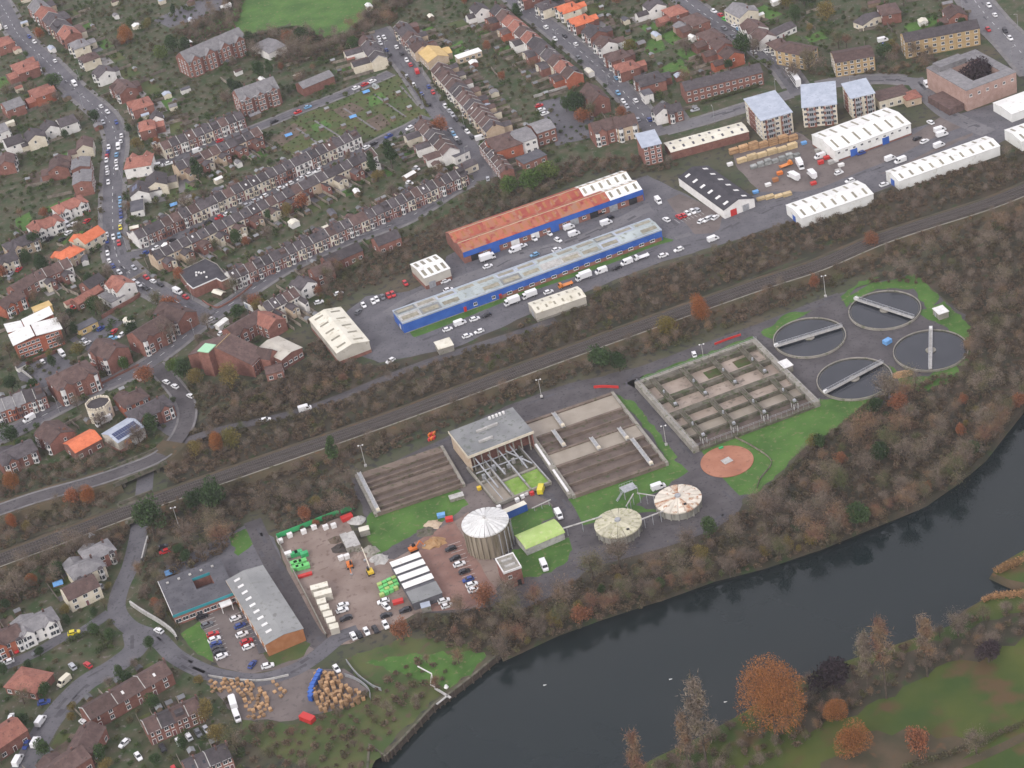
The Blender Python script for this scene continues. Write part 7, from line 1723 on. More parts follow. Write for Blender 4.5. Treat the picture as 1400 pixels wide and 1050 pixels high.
# ---- single trees one can pick out
SINGLE = [
    (958, 440, 'orange', 1.35, 'orange autumn tree beside the railway'), (913, 460, 'olive', 1.2, 'olive tree left of the railway orange tree'), (1191, 340, 'rust', .9, 'rust coloured tree on the railway verge'), (1115, 395, 'rust', .7, 'small red-brown tree near the far settling tank'),
    (823, 508, 'evergreen', 1.3, 'dark evergreen on the railway bank above tanks'), (848, 508, 'evergreen', 1.0, 'dark evergreen just right of another on railway bank'), (461, 640, 'conifer', 1.25, 'narrow dark conifer between railway and drained lanes'),
    (211, 732, 'evergreen', 1.6, 'broad dark evergreen beside the rail bridge'), (296, 700, 'evergreen', 1.55, 'broad dark evergreen above the depot yard'), (272, 698, 'evergreen', 1.2, 'dark evergreen left of the broad one above depot'),
    (20, 670, 'orange', 1.0, 'orange tree at the left edge above old road'), (122, 688, 'orange', .9, 'orange tree below the old road bridge'), (100, 690, 'rust', .9, 'rust tree below the old road'), (18, 722, 'orange', .7, 'small orange tree by the left railway end'), (40, 728, 'olive', .7, 'small olive tree by the left railway end'),
    (318, 612, 'olive', 1.1, 'yellow-brown tree above the railway curve'), (300, 618, 'orange', 1.0, 'orange tree above the railway curve'), (270, 622, 'olive', .9, 'olive tree near the old road junction'), (95, 605, 'rust', .9, 'rust tree below the dormered house'),
    (664, 832, 'rust', 1.25, 'round rust-brown tree beside the brick paving'), (552, 876, 'rust', 1.1, 'reddish tree below the strip roofed store'), (1114, 612, 'olive', .75, 'round tan bush on the lawn edge'),
    (1062, 1006, 'big_orange', 2.8, 'biggest bright orange tree on the near river bank'), (1145, 985, 'orange', 1.1, 'orange tree between the two larger orange trees'), (1168, 1032, 'orange', 1.5, 'red-orange tree at bottom of the near bank'), (1256, 1036, 'rust', 1.2, 'rust coloured low tree in the near park'),
    (882, 1110, 'poplar', 2.1, 'lone bare poplar at the bottom picture edge'), (944, 1064, 'poplar', 2.0, 'left bare poplar of the pair by the river'), (968, 1058, 'poplar', 2.4, 'right bare poplar of the pair by the river'), (1188, 950, 'poplar', 2.0, 'left faint poplar on the near bank'), (1212, 955, 'poplar', 2.1, 'middle faint poplar on the near bank'), (1268, 925, 'poplar', 1.9, 'right faint poplar on the near bank'),
    (1138, 948, 'dark', 1.5, 'dark purple shrub tree behind the orange trees'), (1352, 905, 'dark', 1.0, 'dark shrub on the near meadow edge'), (1335, 1030, 'bare', 1.2, 'pale bare tree beside the park track'), (1310, 870, 'bare', 1.3, 'bare tree by the near bank reeds'),
    (173, 60, 'orange', 1.2, 'orange garden tree behind the pale houses'), (1016, 80, 'evergreen', 1.3, 'big dark evergreen beside the red street house'), (790, 158, 'evergreen', 1.15, 'dark evergreen in front of the timbered flats'), (513, 246, 'conifer', 1.3, 'dark conifer behind the long terrace end'), (537, 232, 'conifer', 1.4, 'taller dark conifer right of the terrace end'), (273, 250, 'conifer', 1.3, 'dark conifer between the two upper terraces'), (326, 336, 'evergreen', .8, 'small dark evergreen behind the rear wings'), (356, 108, 'evergreen', 1.1, 'dark evergreen in front of the modern hall'), (371, 108, 'conifer', 1.1, 'dark conifer beside the school evergreen'), (238, 70, 'evergreen', 1.2, 'dark evergreen left of the long school'), (222, 82, 'green', 1.2, 'green tree left of the long school'), (240, 25, 'conifer', 1.0, 'thin conifer by the sports court'),
    (727, 258, 'green', 1.5, 'bright green tree above the rust roof, middle'), (697, 264, 'green', 1.4, 'bright green tree above the rust roof, left'), (750, 248, 'green', 1.4, 'bright green tree above the rust roof, right'), (50, 340, 'evergreen', .9, 'dark evergreen outside the slate roofed pair'), (170, 505, 'green', .8, 'green bush below the white gabled flats'), (255, 520, 'evergreen', 1.0, 'dark evergreen on the church lawn'), (270, 528, 'olive', 1.0, 'olive shrub tree on the church lawn'), (240, 508, 'green', .8, 'green bush on the church lawn corner'), (318, 530, 'olive', 1.3, 'olive tree in front of the church'), (235, 470, 'bare', 1.4, 'bare street tree by the road junction'), (92, 460, 'bare', 1.2, 'bare tree beside the white roofed block'),
    (395, 65, 'rust', 1.2, 'rust coloured tree beside the playing field'), (415, 60, 'evergreen', 1.0, 'dark tree beside the rust one at playing field'), (1085, 110, 'bare', 1.2, 'bare tree in front of the left pale flats'), (1107, 100, 'bare', 1.3, 'bare tree between the pale brown flats'), (1075, 12, 'olive', 1.3, 'olive tree right of the top street'), (1100, 8, 'evergreen', 1.3, 'dark evergreen at the top right gardens'), (1130, 28, 'olive', 1.4, 'brown-green tree in the top right gardens'), 
    (700, 825, 'bare', 1.3, 'bare tree beside the square brick tower'), (45, 800, 'orange', .7, 'small orange tree behind the cream house'), (285, 985, 'olive', 1.0, 'yellow-green tree beside the white lorry'), (300, 1015, 'olive', 1.0, 'yellow-green tree below the white lorry'), (325, 1030, 'bare', 1.3, 'bare tree at the bottom by the rough bank')]
for px, py, kind, s, lab in SINGLE:
    c = G(px, py); tree('poplar_tree' if kind == 'poplar' else {'evergreen': 'evergreen_tree', 'conifer': 'conifer_tree', 'bare': 'bare_tree'}.get(kind, 'autumn_tree' if kind in ('orange', 'big_orange', 'rust', 'olive') else 'leafy_tree'), kind, c.x, c.y, s, lab)
tree('leafy_tree', 'dark', HALL_COURT.x, HALL_COURT.y, 1.75, 'dark purple tree filling the brick hall court', sz=2.1)
# ---- belts of bare trees
def inside(p, poly):
    r_ = False; j = len(poly) - 1
    for i in range(len(poly)):
        a, b = poly[i], poly[j]
        if (a.y > p.y) != (b.y > p.y) and p.x < (b.x - a.x) * (p.y - a.y) / (b.y - a.y) + a.x: r_ = not r_
        j = i
    return r_
_RD = np.array([tuple(q) for q in dense[::2]])
def rail_dist(p): return float(np.hypot(_RD[:, 0] - p.x, _RD[:, 1] - p.y).min())
_HC = np.array([(q[0].x, q[0].y, math.cos(q[2]), math.sin(q[2]), q[3], q[4]) if len(q) > 2 else (q[0].x, q[0].y, 1, 0, q[1] * .8, q[1] * .8) for q in HOUSES] + [(c.x, c.y, 1, 0, 1.2, 1.2) for c, r_ in CARS])
def clear(p, m):
    dx, dy = p.x - _HC[:, 0], p.y - _HC[:, 1]; lx = np.abs(dx * _HC[:, 2] + dy * _HC[:, 3]) - _HC[:, 4]; ly = np.abs(dy * _HC[:, 2] - dx * _HC[:, 3]) - _HC[:, 5]
    if bool((np.hypot(np.maximum(lx, 0), np.maximum(ly, 0)) < m).any()): return False
    return not near_road(p, m * .7)
def scatter(px, spacing, seed, margin=2.0, rail=0.0, limit=9999):
    poly = GL(px); q = random.Random(seed); x0, x1 = min(p.x for p in poly), max(p.x for p in poly); y0, y1 = min(p.y for p in poly), max(p.y for p in poly)
    out = []; grid = {}; tries = int((x1 - x0) * (y1 - y0) / spacing ** 2 * 5)
    for _ in range(tries):
        p = Vector((q.uniform(x0, x1), q.uniform(y0, y1)))
        k = (int(p.x // spacing), int(p.y // spacing))
        if any((p - o).length < spacing for i in (-1, 0, 1) for j in (-1, 0, 1) for o in grid.get((k[0] + i, k[1] + j), ())): continue
        if not inside(p, poly): continue
        if margin and not clear(p, margin): continue
        if rail and rail_dist(p) < rail: continue
        grid.setdefault(k, []).append(p); out.append(p)
        if len(out) >= limit: break
    return out
RIVER_WOOD = [(1180, 388), (1250, 362), (1420, 282), (1430, 540), (1400, 548), (1344, 627), (1304, 664), (1204, 718), (1120, 752), (1052, 772), (977, 795), (902, 822), (814, 848), (690, 900), (600, 880), (560, 852), (640, 838), (700, 822), (780, 800), (850, 775), (960, 742), (1060, 672), (1120, 612), (1215, 540), (1315, 510), (1328, 440), (1275, 388)]
BELTS = [
    ('river', RIVER_WOOD, 5.7, 'bare brown tree in the wood along the river', 'bare trees of the riverside wood', 0),
    ('south', [(60, 748), (190, 708), (480, 606), (800, 492), (1050, 398), (1420, 268), (1420, 288), (1300, 337), (1180, 378), (1130, 398), (1050, 428), (900, 482), (790, 516), (640, 574), (480, 642), (380, 702), (350, 705), (220, 740), (60, 780)], 6.4, 'bare brown tree on the water works side of railway', 'bare trees between railway and water works', 5.8),
    ('north', [(230, 610), (300, 570), (420, 500), (520, 505), (620, 484), (720, 444), (800, 412), (870, 382), (980, 344), (1060, 312), (1200, 272), (1400, 205), (1420, 240), (1050, 368), (800, 462), (480, 580), (230, 665)], 6.2, 'bare brown tree on the estate side of railway', 'bare trees between railway and estate', 5.6),
    ('estate', [(430, 402), (470, 372), (540, 340), (600, 305), (655, 255), (720, 238), (800, 220), (900, 215), (930, 230), (880, 236), (800, 240), (700, 292), (612, 335), (600, 348), (560, 372), (500, 397), (450, 420)], 6.0, 'bare tree between the long terrace and the estate', 'bare trees behind the estate', 0),
    ('corner', [(-30, 795), (60, 765), (150, 732), (165, 748), (100, 772), (60, 815), (-30, 850)], 5.0, 'bare tree in the copse by the lower lane', 'bare trees of the lower copse', 8),
    ('church', [(235, 520), (290, 530), (340, 525), (430, 495), (415, 485), (430, 470), (500, 503), (440, 548), (330, 585), (275, 570)], 6.4, 'bare tree on the slope below the church', 'bare trees below the church', 0),
    ('oldroad', [(0, 655), (200, 605), (212, 615), (0, 688)], 5.0, 'bare tree lining the upper side of old road', 'bare trees above the old road', 0),
    ('oldroad2', [(0, 712), (150, 668), (160, 690), (0, 752)], 4.8, 'bare tree between the old road and the railway', 'bare trees below the old road', 8),
    ('depot', [(190, 770), (215, 750), (330, 718), (300, 762), (225, 792), (222, 850), (195, 820)], 5.5, 'bare tree around the dark flat roofed offices', 'bare trees around the depot', 0),
    ('yard', [(360, 702), (480, 652), (492, 700), (390, 735)], 5.0, 'bare tree along the top of the storage yard', 'bare trees above the storage yard', 0),
    ('quayside', [(330, 1000), (420, 992), (510, 945), (560, 905), (640, 905), (590, 955), (520, 1015), (490, 1060), (340, 1060)], 8.5, 'low bare bush on the rough quayside bank', 'bushes on the quayside bank', 0),
    ('nearbank', [(1010, 985), (1120, 925), (1250, 885), (1330, 850), (1420, 815), (1420, 860), (1300, 905), (1180, 960), (1100, 1020), (1000, 1070), (900, 1070), (900, 1045)], 4.6, 'bare brown bush on the near river bank', 'bushes of the near bank', 0),
    ('field', [(325, 62), (400, 42), (465, 55), (495, 30), (520, 0), (545, -30), (575, -10), (530, 40), (500, 62), (450, 82), (400, 88), (350, 80)], 5.4, 'bare tree at the edge of the playing field', 'bare trees around the playing field', 0),
    ('court', [(235, 45), (300, 15), (325, -10), (335, 0), (320, 40), (262, 62)], 6.5, 'bare tree beside the sports court', 'bare trees beside the sports court', 0),
    ('flatsbelt', [(1100, 100), (1230, 92), (1270, 70), (1280, 85), (1255, 105), (1150, 108)], 5.5, 'bare tree in the strip behind the pale flats', 'bare trees behind the pale flats', 0),
]
ALL = []
for k, (nm, px, sp_, lab, grp, rd) in enumerate(BELTS):
    for p in scatter(px, sp_, 100 + k, 1.5, rd):
        low = nm in ('quayside', 'nearbank'); s = rv.uniform(.35, .75) if low else (rv.uniform(.32, .82) if nm in ('north', 'south', 'estate', 'church', 'oldroad', 'oldroad2') else rv.choice((rv.uniform(.45, .8), rv.uniform(.8, 1.45))))
        ALL.append((math.dist((p.x, p.y, 0), (0, 0, HC)), p, s, lab, grp))
_acc = 0.0
_bk = GL(BANK[10:])
for i in range(1, len(_bk)):
    _L = (_bk[i] - _bk[i - 1]).length; _d = (_bk[i] - _bk[i - 1]) / _L; _s = 0.0
    while _s < _L:
        if i > 1 and _bk[i].y < 760:
            p = _bk[i - 1] + _d * _s + Vector((-_d.y, _d.x)) * rv.uniform(-.2, 1.2)
            ALL.append((math.dist((p.x, p.y, 0), (0, 0, HC)), p, rv.uniform(.5, 1.05), '', 'bare trees of the riverside wood'))
        _s += rv.uniform(2.6, 5.0)
ALL.sort(key=lambda q: q[0])
for _, p, s, lab, grp in ALL[:300]: kb = rv.choice(('bare',) * 15 + ('olive', 'evergreen', 'rust')) if 'bush' not in lab else 'bare'; LATER.append(tree('bare_tree' if kb == 'bare' else 'woodland_tree', kb, p.x, p.y, s * (1 if kb == 'bare' else .75), {'olive': 'olive green woodland tree', 'evergreen': 'dark ivy green woodland tree', 'rust': 'russet woodland tree'}[kb] if kb != 'bare' else 'low bare bush' if 'bush' in lab else ('tall bare brown tree' if s > .9 else 'bare brown tree' if s > .55 else 'small bare brown tree'), grp))
print('bare trees', len(ALL))
def mass(name, items, label, cat, material, keep=160):
    """items: (raw triangles, x, y, scale, rz)"""
    out = []
    for V, x, y, s, sz, a_ in items:
        c_, s_ = math.cos(a_), math.sin(a_); V = V[:keep * 3]; W = V.copy(); W[:, 0] = (V[:, 0] * c_ - V[:, 1] * s_) * s + x; W[:, 1] = (V[:, 0] * s_ + V[:, 1] * c_) * s + y; W[:, 2] = V[:, 2] * sz; out.append(W)
    return tag(link(name, mesh_from_tris(name, np.concatenate(out), material)), label, cat, kind='stuff')
if len(ALL) > 300:
    mass('far_woodland', [(rv.choice(RAW['bare']), p.x, p.y, s, s * rv.uniform(.9, 1.1), rv.uniform(0, 6)) for _, p, s, lab, grp in ALL[300:]], 'far bare woodland reading as one brown mass', 'woodland', 'bare_twigs_mass', 1700)
# undergrowth below and between the trees
und = []
for k, (nm, px, sp_, lab, grp, rd) in enumerate(BELTS):
    for p in scatter(px, 2.4 if nm not in ('quayside', 'nearbank') else 3.6, 300 + k, 1.0, 4.7 if rd else 0):
        s = rv.uniform(.8, 1.9); und.append((rv.choice(RAW['shrub']), p.x, p.y, s, s * rv.uniform(.6, 1.0), rv.uniform(0, 6)))
mass('undergrowth', und, 'brown and green undergrowth below the bare trees', 'undergrowth', 'scrub_mass')
# ---- gardens: shrubs, small trees
GARDEN = [(-60, -40), (700, -40), (1340, -40), (1330, 40), (1260, 70), (1210, 95), (1060, 95), (1040, 110), (940, 135), (900, 160), (860, 170), (800, 215), (640, 270), (560, 320), (470, 380), (350, 470), (240, 555), (215, 605), (0, 670), (-60, 690)]
gs = scatter(GARDEN, 3.5, 501, 1.0)
rv.shuffle(gs)
gs.sort(key=lambda p: p.length * rv.uniform(.7, 1.3))
ALLOT = GL([(375, 195), (400, 165), (545, 100), (590, 160), (500, 190), (400, 215)]); FIELD = GL([(255, 60), (330, 8), (335, -60), (560, -60), (500, 20), (470, 55), (430, 60)])
gs = [p for p in gs if not inside(p, ALLOT) and not inside(p, FIELD)]
def clump(p): return .5 + .5 * math.sin(p.x * .21 + 1.3 * math.sin(p.y * .17)) * math.sin(p.y * .19 + 1.1 * math.sin(p.x * .13))
gs = [p for p in gs if rv.random() < .35 + clump(p)]
ntree = 0
rest = []
for i, p in enumerate(gs):
    u = rv.random()
    if u < .17 and ntree < 190:
        k = rv.choice(('bare', 'bare', 'bare', 'evergreen', 'olive', 'evergreen', 'rust')); ntree += 1
        LATER.append(tree('garden_tree', k, p.x, p.y, rv.uniform(.45, 1.15), {'bare': 'bare garden tree', 'evergreen': 'dark evergreen garden tree', 'olive': 'olive leaved garden tree', 'rust': 'rust leaved garden tree'}[k], {'bare': 'bare garden trees', 'evergreen': 'evergreen garden trees', 'olive': 'olive garden trees', 'rust': 'rust garden trees'}[k]))
    elif i % 5 == 0 and i < 1200: LATER.append(tree('garden_shrub', 'shrub', p.x, p.y, rv.uniform(.7, 1.6), 'low leafy garden shrub', 'garden shrubs', 'shrub', trunk=False))
    else: s = rv.uniform(.5, 1.3) * (.6 + 1.3 * clump(p)); rest.append((rv.choice(RAW['shrub']), p.x, p.y, s, s * rv.uniform(.5, 1.0), rv.uniform(0, 6)))
g2 = scatter([(-40, 790), (60, 750), (160, 722), (185, 760), (160, 800), (140, 840), (180, 850), (240, 900), (300, 930), (330, 1000), (340, 1060), (-40, 1060)], 4.2, 502, 1.0)
for i, p in enumerate(g2):
    if rv.random() < .22:
        k = rv.choice(('bare', 'evergreen', 'olive')); LATER.append(tree('garden_tree', k, p.x, p.y, rv.uniform(.4, .75), {'bare': 'bare garden tree', 'evergreen': 'dark evergreen garden tree', 'olive': 'olive leaved garden tree'}[k], {'bare': 'bare trees of lower left gardens', 'evergreen': 'evergreens of lower left gardens', 'olive': 'olive trees of lower left gardens'}[k]))
    else: s = rv.uniform(.6, 1.6); rest.append((rv.choice(RAW['shrub']), p.x, p.y, s, s * rv.uniform(.5, 1.0), rv.uniform(0, 6)))
for p in scatter([(375, 195), (400, 165), (545, 100), (590, 160), (500, 190), (400, 215)], 3.0, 503, .5):
    s = rv.uniform(.3, .8); rest.append((rv.choice(RAW['shrub']), p.x, p.y, s, s * rv.uniform(.4, .9), rv.uniform(0, 6)))
mass('garden_foliage', rest, 'mixed low planting filling the back gardens', 'planting', 'shrub_leaf_mass')
name_by_landmark(LATER)
# hedges along the works lawn, the lane and the playing field
def hedge(label, px, w_, h_, material='shrub_leaf', sp_=.8, name='hedge'):
    pts = smooth(GL(px), 6); out = []; q = random.Random(len(label))
    for i in range(1, len(pts)):
        L = (pts[i] - pts[i - 1]).length; n = max(1, int(L / sp_))
        for k in range(n):
            p = pts[i - 1].lerp(pts[i], k / n); V = q.choice(RAW['shrub'])[:240]; s = w_ * q.uniform(.8, 1.2) / 2.2; W = V.copy(); W[:, :2] = V[:, :2] * s + np.array([p.x + q.uniform(-.2, .2), p.y + q.uniform(-.2, .2)]); W[:, 2] = V[:, 2] * h_ / 1.9 * q.uniform(.85, 1.15); out.append(W)
    return tag(link(name, mesh_from_tris(name, np.concatenate(out), material)), label, 'hedge')
hedge('dark trimmed hedge between works lawn and riverside wood', [(1195, 548), (1150, 585), (1115, 612), (1080, 645), (1050, 672)], 2.2, 2.0)
hedge('hedge at the upper edge of the playing field', [(470, 48), (440, 56), (405, 40), (345, 52)], 2.6, 2.5)
hedge('hedge along the depot car park beside the wall', [(222, 800), (232, 835), (245, 860)], 2.4, 1.8)
hedge('hedge along the bank beside the lower lane', [(40, 770), (100, 745), (165, 722)], 4.0, 2.2)
hedge('dark hedge beside the park track in bottom corner', [(1235, 1052), (1290, 1036), (1345, 1015), (1415, 985)], 2.6, 2.0)
hedge('orange reed bed on the tip of near bank', [(1364, 783), (1380, 776), (1400, 768), (1440, 758)], 4.0, 2.2, 'reed_leaf', name='reed_bed')
hedge('pale reed fringe along the near bank inlet', [(1345, 822), (1370, 815), (1400, 812), (1440, 800)], 4.0, 1.4, 'reed_leaf', name='reed_bed')
hedge('long hedge below the long brown brick flats', [(960, 142), (1000, 130), (1040, 118)], 3.0, 2.0)
hedge('hedge on the road verge above the depot lane', [(95, 878), (125, 868), (150, 880), (130, 895)], 3.5, 2.0)
hedge('green hedge bordering the allotments along the street', [(550, 100), (568, 122), (585, 148)], 2.0, 1.6)
# ================================================================== GARDENS: plots, fences, sheds
mat('patio', (0.20, 0.19, 0.18), (0.30, 0.285, 0.27), 0.6, detail=6)
mat('shed_timber', (0.12, 0.085, 0.055), (0.20, 0.15, 0.105), 0.6, obj_rand=.35)
mat('shed_roof', (0.10, 0.10, 0.105), (0.26, 0.27, 0.27), 0.03, obj_rand=.5)
rg = random.Random(77)
sh = MB(); sh.v = []; 
gw_ = gable_wall(2.2, 1.8, 1.8, .5); SHED_W = gw_.mesh('wall', 'shed_timber'); SHED_R = gable_roof(2.2, 1.8, 1.8, .5).mesh('roof', 'shed_roof')
GH_W = gable_wall(2.4, 3.4, 1.7, .8, 'y').mesh('glazing', mat('greenhouse_glass', (0.38, 0.42, 0.42), (0.55, 0.60, 0.60), 1.5, rough=0.2))
FENCES = {}
def fence_mesh(L):
    k = round(L)
    if k not in FENCES:
        mb = MB(); mb.box(-.04, .04, 0, k, .05, 1.55)
        for j in range(int(k / 1.9) + 1): mb.box(-.08, .08, j * 1.9 - .06, j * 1.9 + .06, 0, 1.7)
        mb.box(-.07, .07, 0, k, 1.5, 1.58)
        FENCES[k] = mb.mesh('garden_fence', 'timber_fence')
    return FENCES[k]
nplot = 0
for c, ang, w, y0, L, ph, wl_ in PLOTS:
    ca, sa = math.cos(ang), math.sin(ang)
    def loc(x, y): return Vector((c.x + ca * x - sa * y, c.y + sa * x + ca * y))
    Lg = L
    while Lg > 3:
        e = loc(0, y0 + Lg)
        if not near_road(e, .5) and not any((e - h[0]).length < 4.2 for h in HOUSES if (h[0] - c).length > .5): break
        Lg -= 1.0
    if Lg < 4.5: continue
    nplot += 1
    a_ = y0 + wl_ * .4
    if rg.random() < .75:
        f = rg.uniform(.25, .6); xs = w / 2 - .25
        sheet('patio', [loc(-xs, y0 + .1), loc(xs, y0 + .1), loc(xs, y0 + Lg * f), loc(-xs, y0 + Lg * f)], .030 + .002 * (nplot % 4), rg.choice(('patio', 'pavement', 'dirt', 'asphalt')))
        sheet('garden_lawn', [loc(-xs, y0 + Lg * f), loc(xs, y0 + Lg * f), loc(xs, y0 + Lg), loc(-xs, y0 + Lg)], .031 + .002 * (nplot % 4), rg.choice(('grass', 'rough_grass', 'garden', 'rough_grass', 'dirt')))
    o = link('garden_fence', fence_mesh(max(4, Lg - .5))); p = loc(-w / 2, y0 + .3); o.location = (p.x, p.y, 0); o.rotation_euler = (0, 0, ang)
    tag(o, 'timber fence behind %s' % ph, 'fence', 'back garden fences')
    if rg.random() < .5 and Lg > 6:
        p = loc(rg.uniform(-.3, .3) * w, y0 + Lg - 1.3); t = thing('garden_shed', 'timber shed behind %s' % ph, 'shed', (p.x, p.y, 0), ang + rg.choice((0, math.pi / 2)), 'garden sheds')
        link('wall', SHED_W, t); link('roof', SHED_R, t)
# outbuildings and garden walls scattered through the back gardens
OUTB = []
for k, p in enumerate(scatter(GARDEN, 9.5, 611, 1.6, limit=210)):
    if inside(p, ALLOT) or inside(p, FIELD): continue
    L, q, dd = road_frame(p); a = math.atan2(dd.y, dd.x) + rg.choice((0, math.pi / 2)); u = rg.random()
    if u < .55:
        rm_ = rg.choice(('white_sheet', 'grey_tile', 'flat_felt', 'cream_sheet', 'brown_tile', 'red_tile', 'lead_grey')); wm_ = rg.choice(('brick', 'cream_render', 'white_render', 'shed_timber')); ww, dd_ = rg.choice(((3, 5), (2.6, 4), (4, 4), (3, 6)))
        t = thing('garage', {'white_sheet': 'white roofed', 'grey_tile': 'grey roofed', 'flat_felt': 'dark roofed', 'cream_sheet': 'cream roofed', 'brown_tile': 'brown roofed', 'red_tile': 'red roofed', 'lead_grey': 'blue-grey roofed'}[rm_] + ' garden outbuilding', 'outbuilding', (p.x, p.y, 0), a, 'garden outbuildings')
        key = ('out', ww, dd_)
        if key not in HM: HM[key] = (gable_wall(ww, dd_, 2.3, .7, 'y').mesh('wall', 'brick'), gable_roof(ww, dd_, 2.3, .7, 'y', .15).mesh('roof', 'slate'))
        link('wall', HM[key][0], t, [wm_]); link('roof', HM[key][1], t, [rm_]); OUTB.append(t)
    else:
        L_ = rg.randint(6, 13); o = link('garden_fence', fence_mesh(L_)); o.location = (p.x, p.y, 0); o.rotation_euler = (0, 0, math.atan2(dd.y, dd.x) + rg.choice((0, math.pi, 0, math.pi / 2))); tag(o, 'weathered timber garden fence', 'fence', 'stray garden fences'); OUTB.append(o)
name_by_landmark(OUTB)
# ================================================================== STREET WALLS, ALLOTMENT THINGS
def wall_line(label, px, h_=1.4, th=.35, material='concrete', name='boundary_wall', cat='wall'):
    pts = smooth(GL(px), 4); return tag(profile_strip(name, pts, [(-th / 2, 0), (-th / 2, h_), (th / 2, h_), (th / 2, 0)], material), label, cat)
wall_line('pale stone wall curving along the lane before the offices', [(179, 827), (195, 838), (220, 853), (237, 866), (243, 876)], 1.8, .6, 'concrete_pale')
wall_line('pale wall beside the lane below the rail bridge', [(203, 737), (199, 752), (195, 768)], 1.6, .5, 'concrete_pale')
wall_line('brick wall along the alley beside the tudor public house', [(140, 436), (160, 424), (185, 410), (192, 404)], 1.8, .4, 'brick')
wall_line('red brick wall below the white roofed block', [(28, 505), (50, 493), (84, 480)], 1.6, .4, 'brick')
wall_line('pale garden wall left of the brick villa', [(22, 502), (40, 516), (56, 532)], 1.6, .3, 'concrete_pale')
wall_line('low brick wall at the junction verge', [(277, 412), (290, 420), (303, 420), (330, 403), (345, 390)], .9, .3, 'brick')
wall_line('grey wall between the access lane and storage yard', [(379, 738), (400, 780), (425, 828), (447, 872)], 1.8, .3, 'concrete')
wall_line('brick wall around the villa front on lower street', [(135, 528), (160, 515), (190, 500)], 1.0, .3, 'brick')
wall_line('pale wall along the car park of the timbered flats', [(730, 134), (760, 125), (790, 116)], 1.5, .3, 'concrete_pale')
wall_line('mesh fence line along the works lawn', [(1003, 598), (1030, 612), (1055, 632), (1040, 655), (1035, 668)], .9, .06, 'timber_fence', 'wire_fence', 'fence')
wall_line('green hoarding along the top of the storage yard', [(379, 736), (410, 724), (450, 708), (487, 695)], 2.0, .12, 'green_paint', 'hoarding', 'fence')
wall_line('kerbed edge wall of the pallet yard', [(285, 925), (320, 930), (360, 931), (395, 924)], .8, .3, 'concrete_pale')
wall_line('curved fence around the right end of pallet yard', [(472, 925), (490, 932), (505, 945), (507, 958)], 1.5, .1, 'steel', 'wire_fence', 'fence')
wall_line('fence between quay meadow and pallet yard', [(474, 905), (490, 925), (510, 940), (522, 945)], 1.4, .1, 'steel', 'wire_fence', 'fence')
wall_line('red barrier fence behind the full settling lanes', [(812, 531), (825, 530), (846, 531)], 1.2, .15, 'red_paint', 'barrier', 'barrier')
wall_line('red barrier fence behind the aeration tanks', [(977, 472), (995, 465), (1013, 459)], 1.0, .15, 'red_paint', 'barrier', 'barrier')
def box_thing(name, label, cat, px, py, L, W, H, dirv, material, lid=None, group=None, z=0.0):
    c = G(px, py, H * .7); a = pxdir((px, py), dirv); t = thing(name, label, cat, (c.x, c.y, z), a, group)
    MB().box(-L / 2, L / 2, -W / 2, W / 2, .12, H).build('body', material, t)
    MB().box(-L / 2 - .06, L / 2 + .06, -W / 2 - .06, W / 2 + .06, H, H + .1).build('lid', lid or material, t)
    rb_ = MB()
    for k in range(int(L / .8) + 1):
        x = -L / 2 + .1 + k * .8
        if x < L / 2:
            for s in (-1, 1): rb_.box(x - .05, x + .05, s * W / 2 - .05, s * W / 2 + .05, .12, H - .05)
    rb_.build('ribs', material, t)['kind'] = 'stuff'
    MB().box(-L / 2 + .2, L / 2 - .2, -W / 2 + .2, W / 2 - .2, 0, .12).build('base', 'steel', t)
    return t
# allotment: covers, greenhouses, sheds
for px, py, m_, lab in ((394, 184, 'blue_tarp', 'blue tarpaulin cover at the left of the allotments'), (482, 159, 'blue_tarp', 'blue tarpaulin cover in the middle of the allotments'), (500, 125, 'blue_tarp', 'small blue cover at the top of the allotments'), (237, 279, 'blue_tarp', 'blue cover in the garden above the long terrace'), (232, 782, 'blue_tarp', 'bright blue cover beside the offices'), (79, 797, 'blue_tarp', 'blue cover behind the cream house')):
    c = G(px, py, 1); t = thing('tarpaulin_cover', lab, 'tarpaulin', (c.x, c.y, 0), pxdir((px, py), (30, -10)))
    gable_roof(3.4, 2.6, 1.0, .6).build('sheet', m_, t); MB().box(-1.6, 1.6, -1.2, 1.2, 0, 1.0).build('frame', 'shed_timber', t)
for k, (px, py) in enumerate([(514, 121), (447, 152), (528, 140), (545, 130), (560, 150), (470, 175), (440, 178), (420, 190), (505, 158), (538, 165)]):
    c = G(px, py); t = thing('allotment_shed' if k else 'greenhouse', ('%s shed from the right end of the allotments' % ordn(k - 1)) if k else 'pale greenhouse at the top of the allotments', 'shed' if k else 'greenhouse', (c.x, c.y, 0), pxdir((px, py), (30, -12)), 'allotment sheds' if k else None)
    if k: link('wall', SHED_W, t); link('roof', SHED_R, t)
    else: link('glazing', GH_W, t); MB().box(-1.25, 1.25, -1.75, 1.75, 0, .5).build('base', 'brick', t)
for k, (a_, b_) in enumerate([((430, 165), (470, 190)), ((470, 148), (515, 178)), ((510, 128), (555, 160)), ((548, 118), (572, 145)), ((405, 175), (440, 200))]):
    tag(strip('allotment_path', [G(*a_), G(*b_)], 1.0, .062 + .002 * k, 'pavement'), kind='structure')
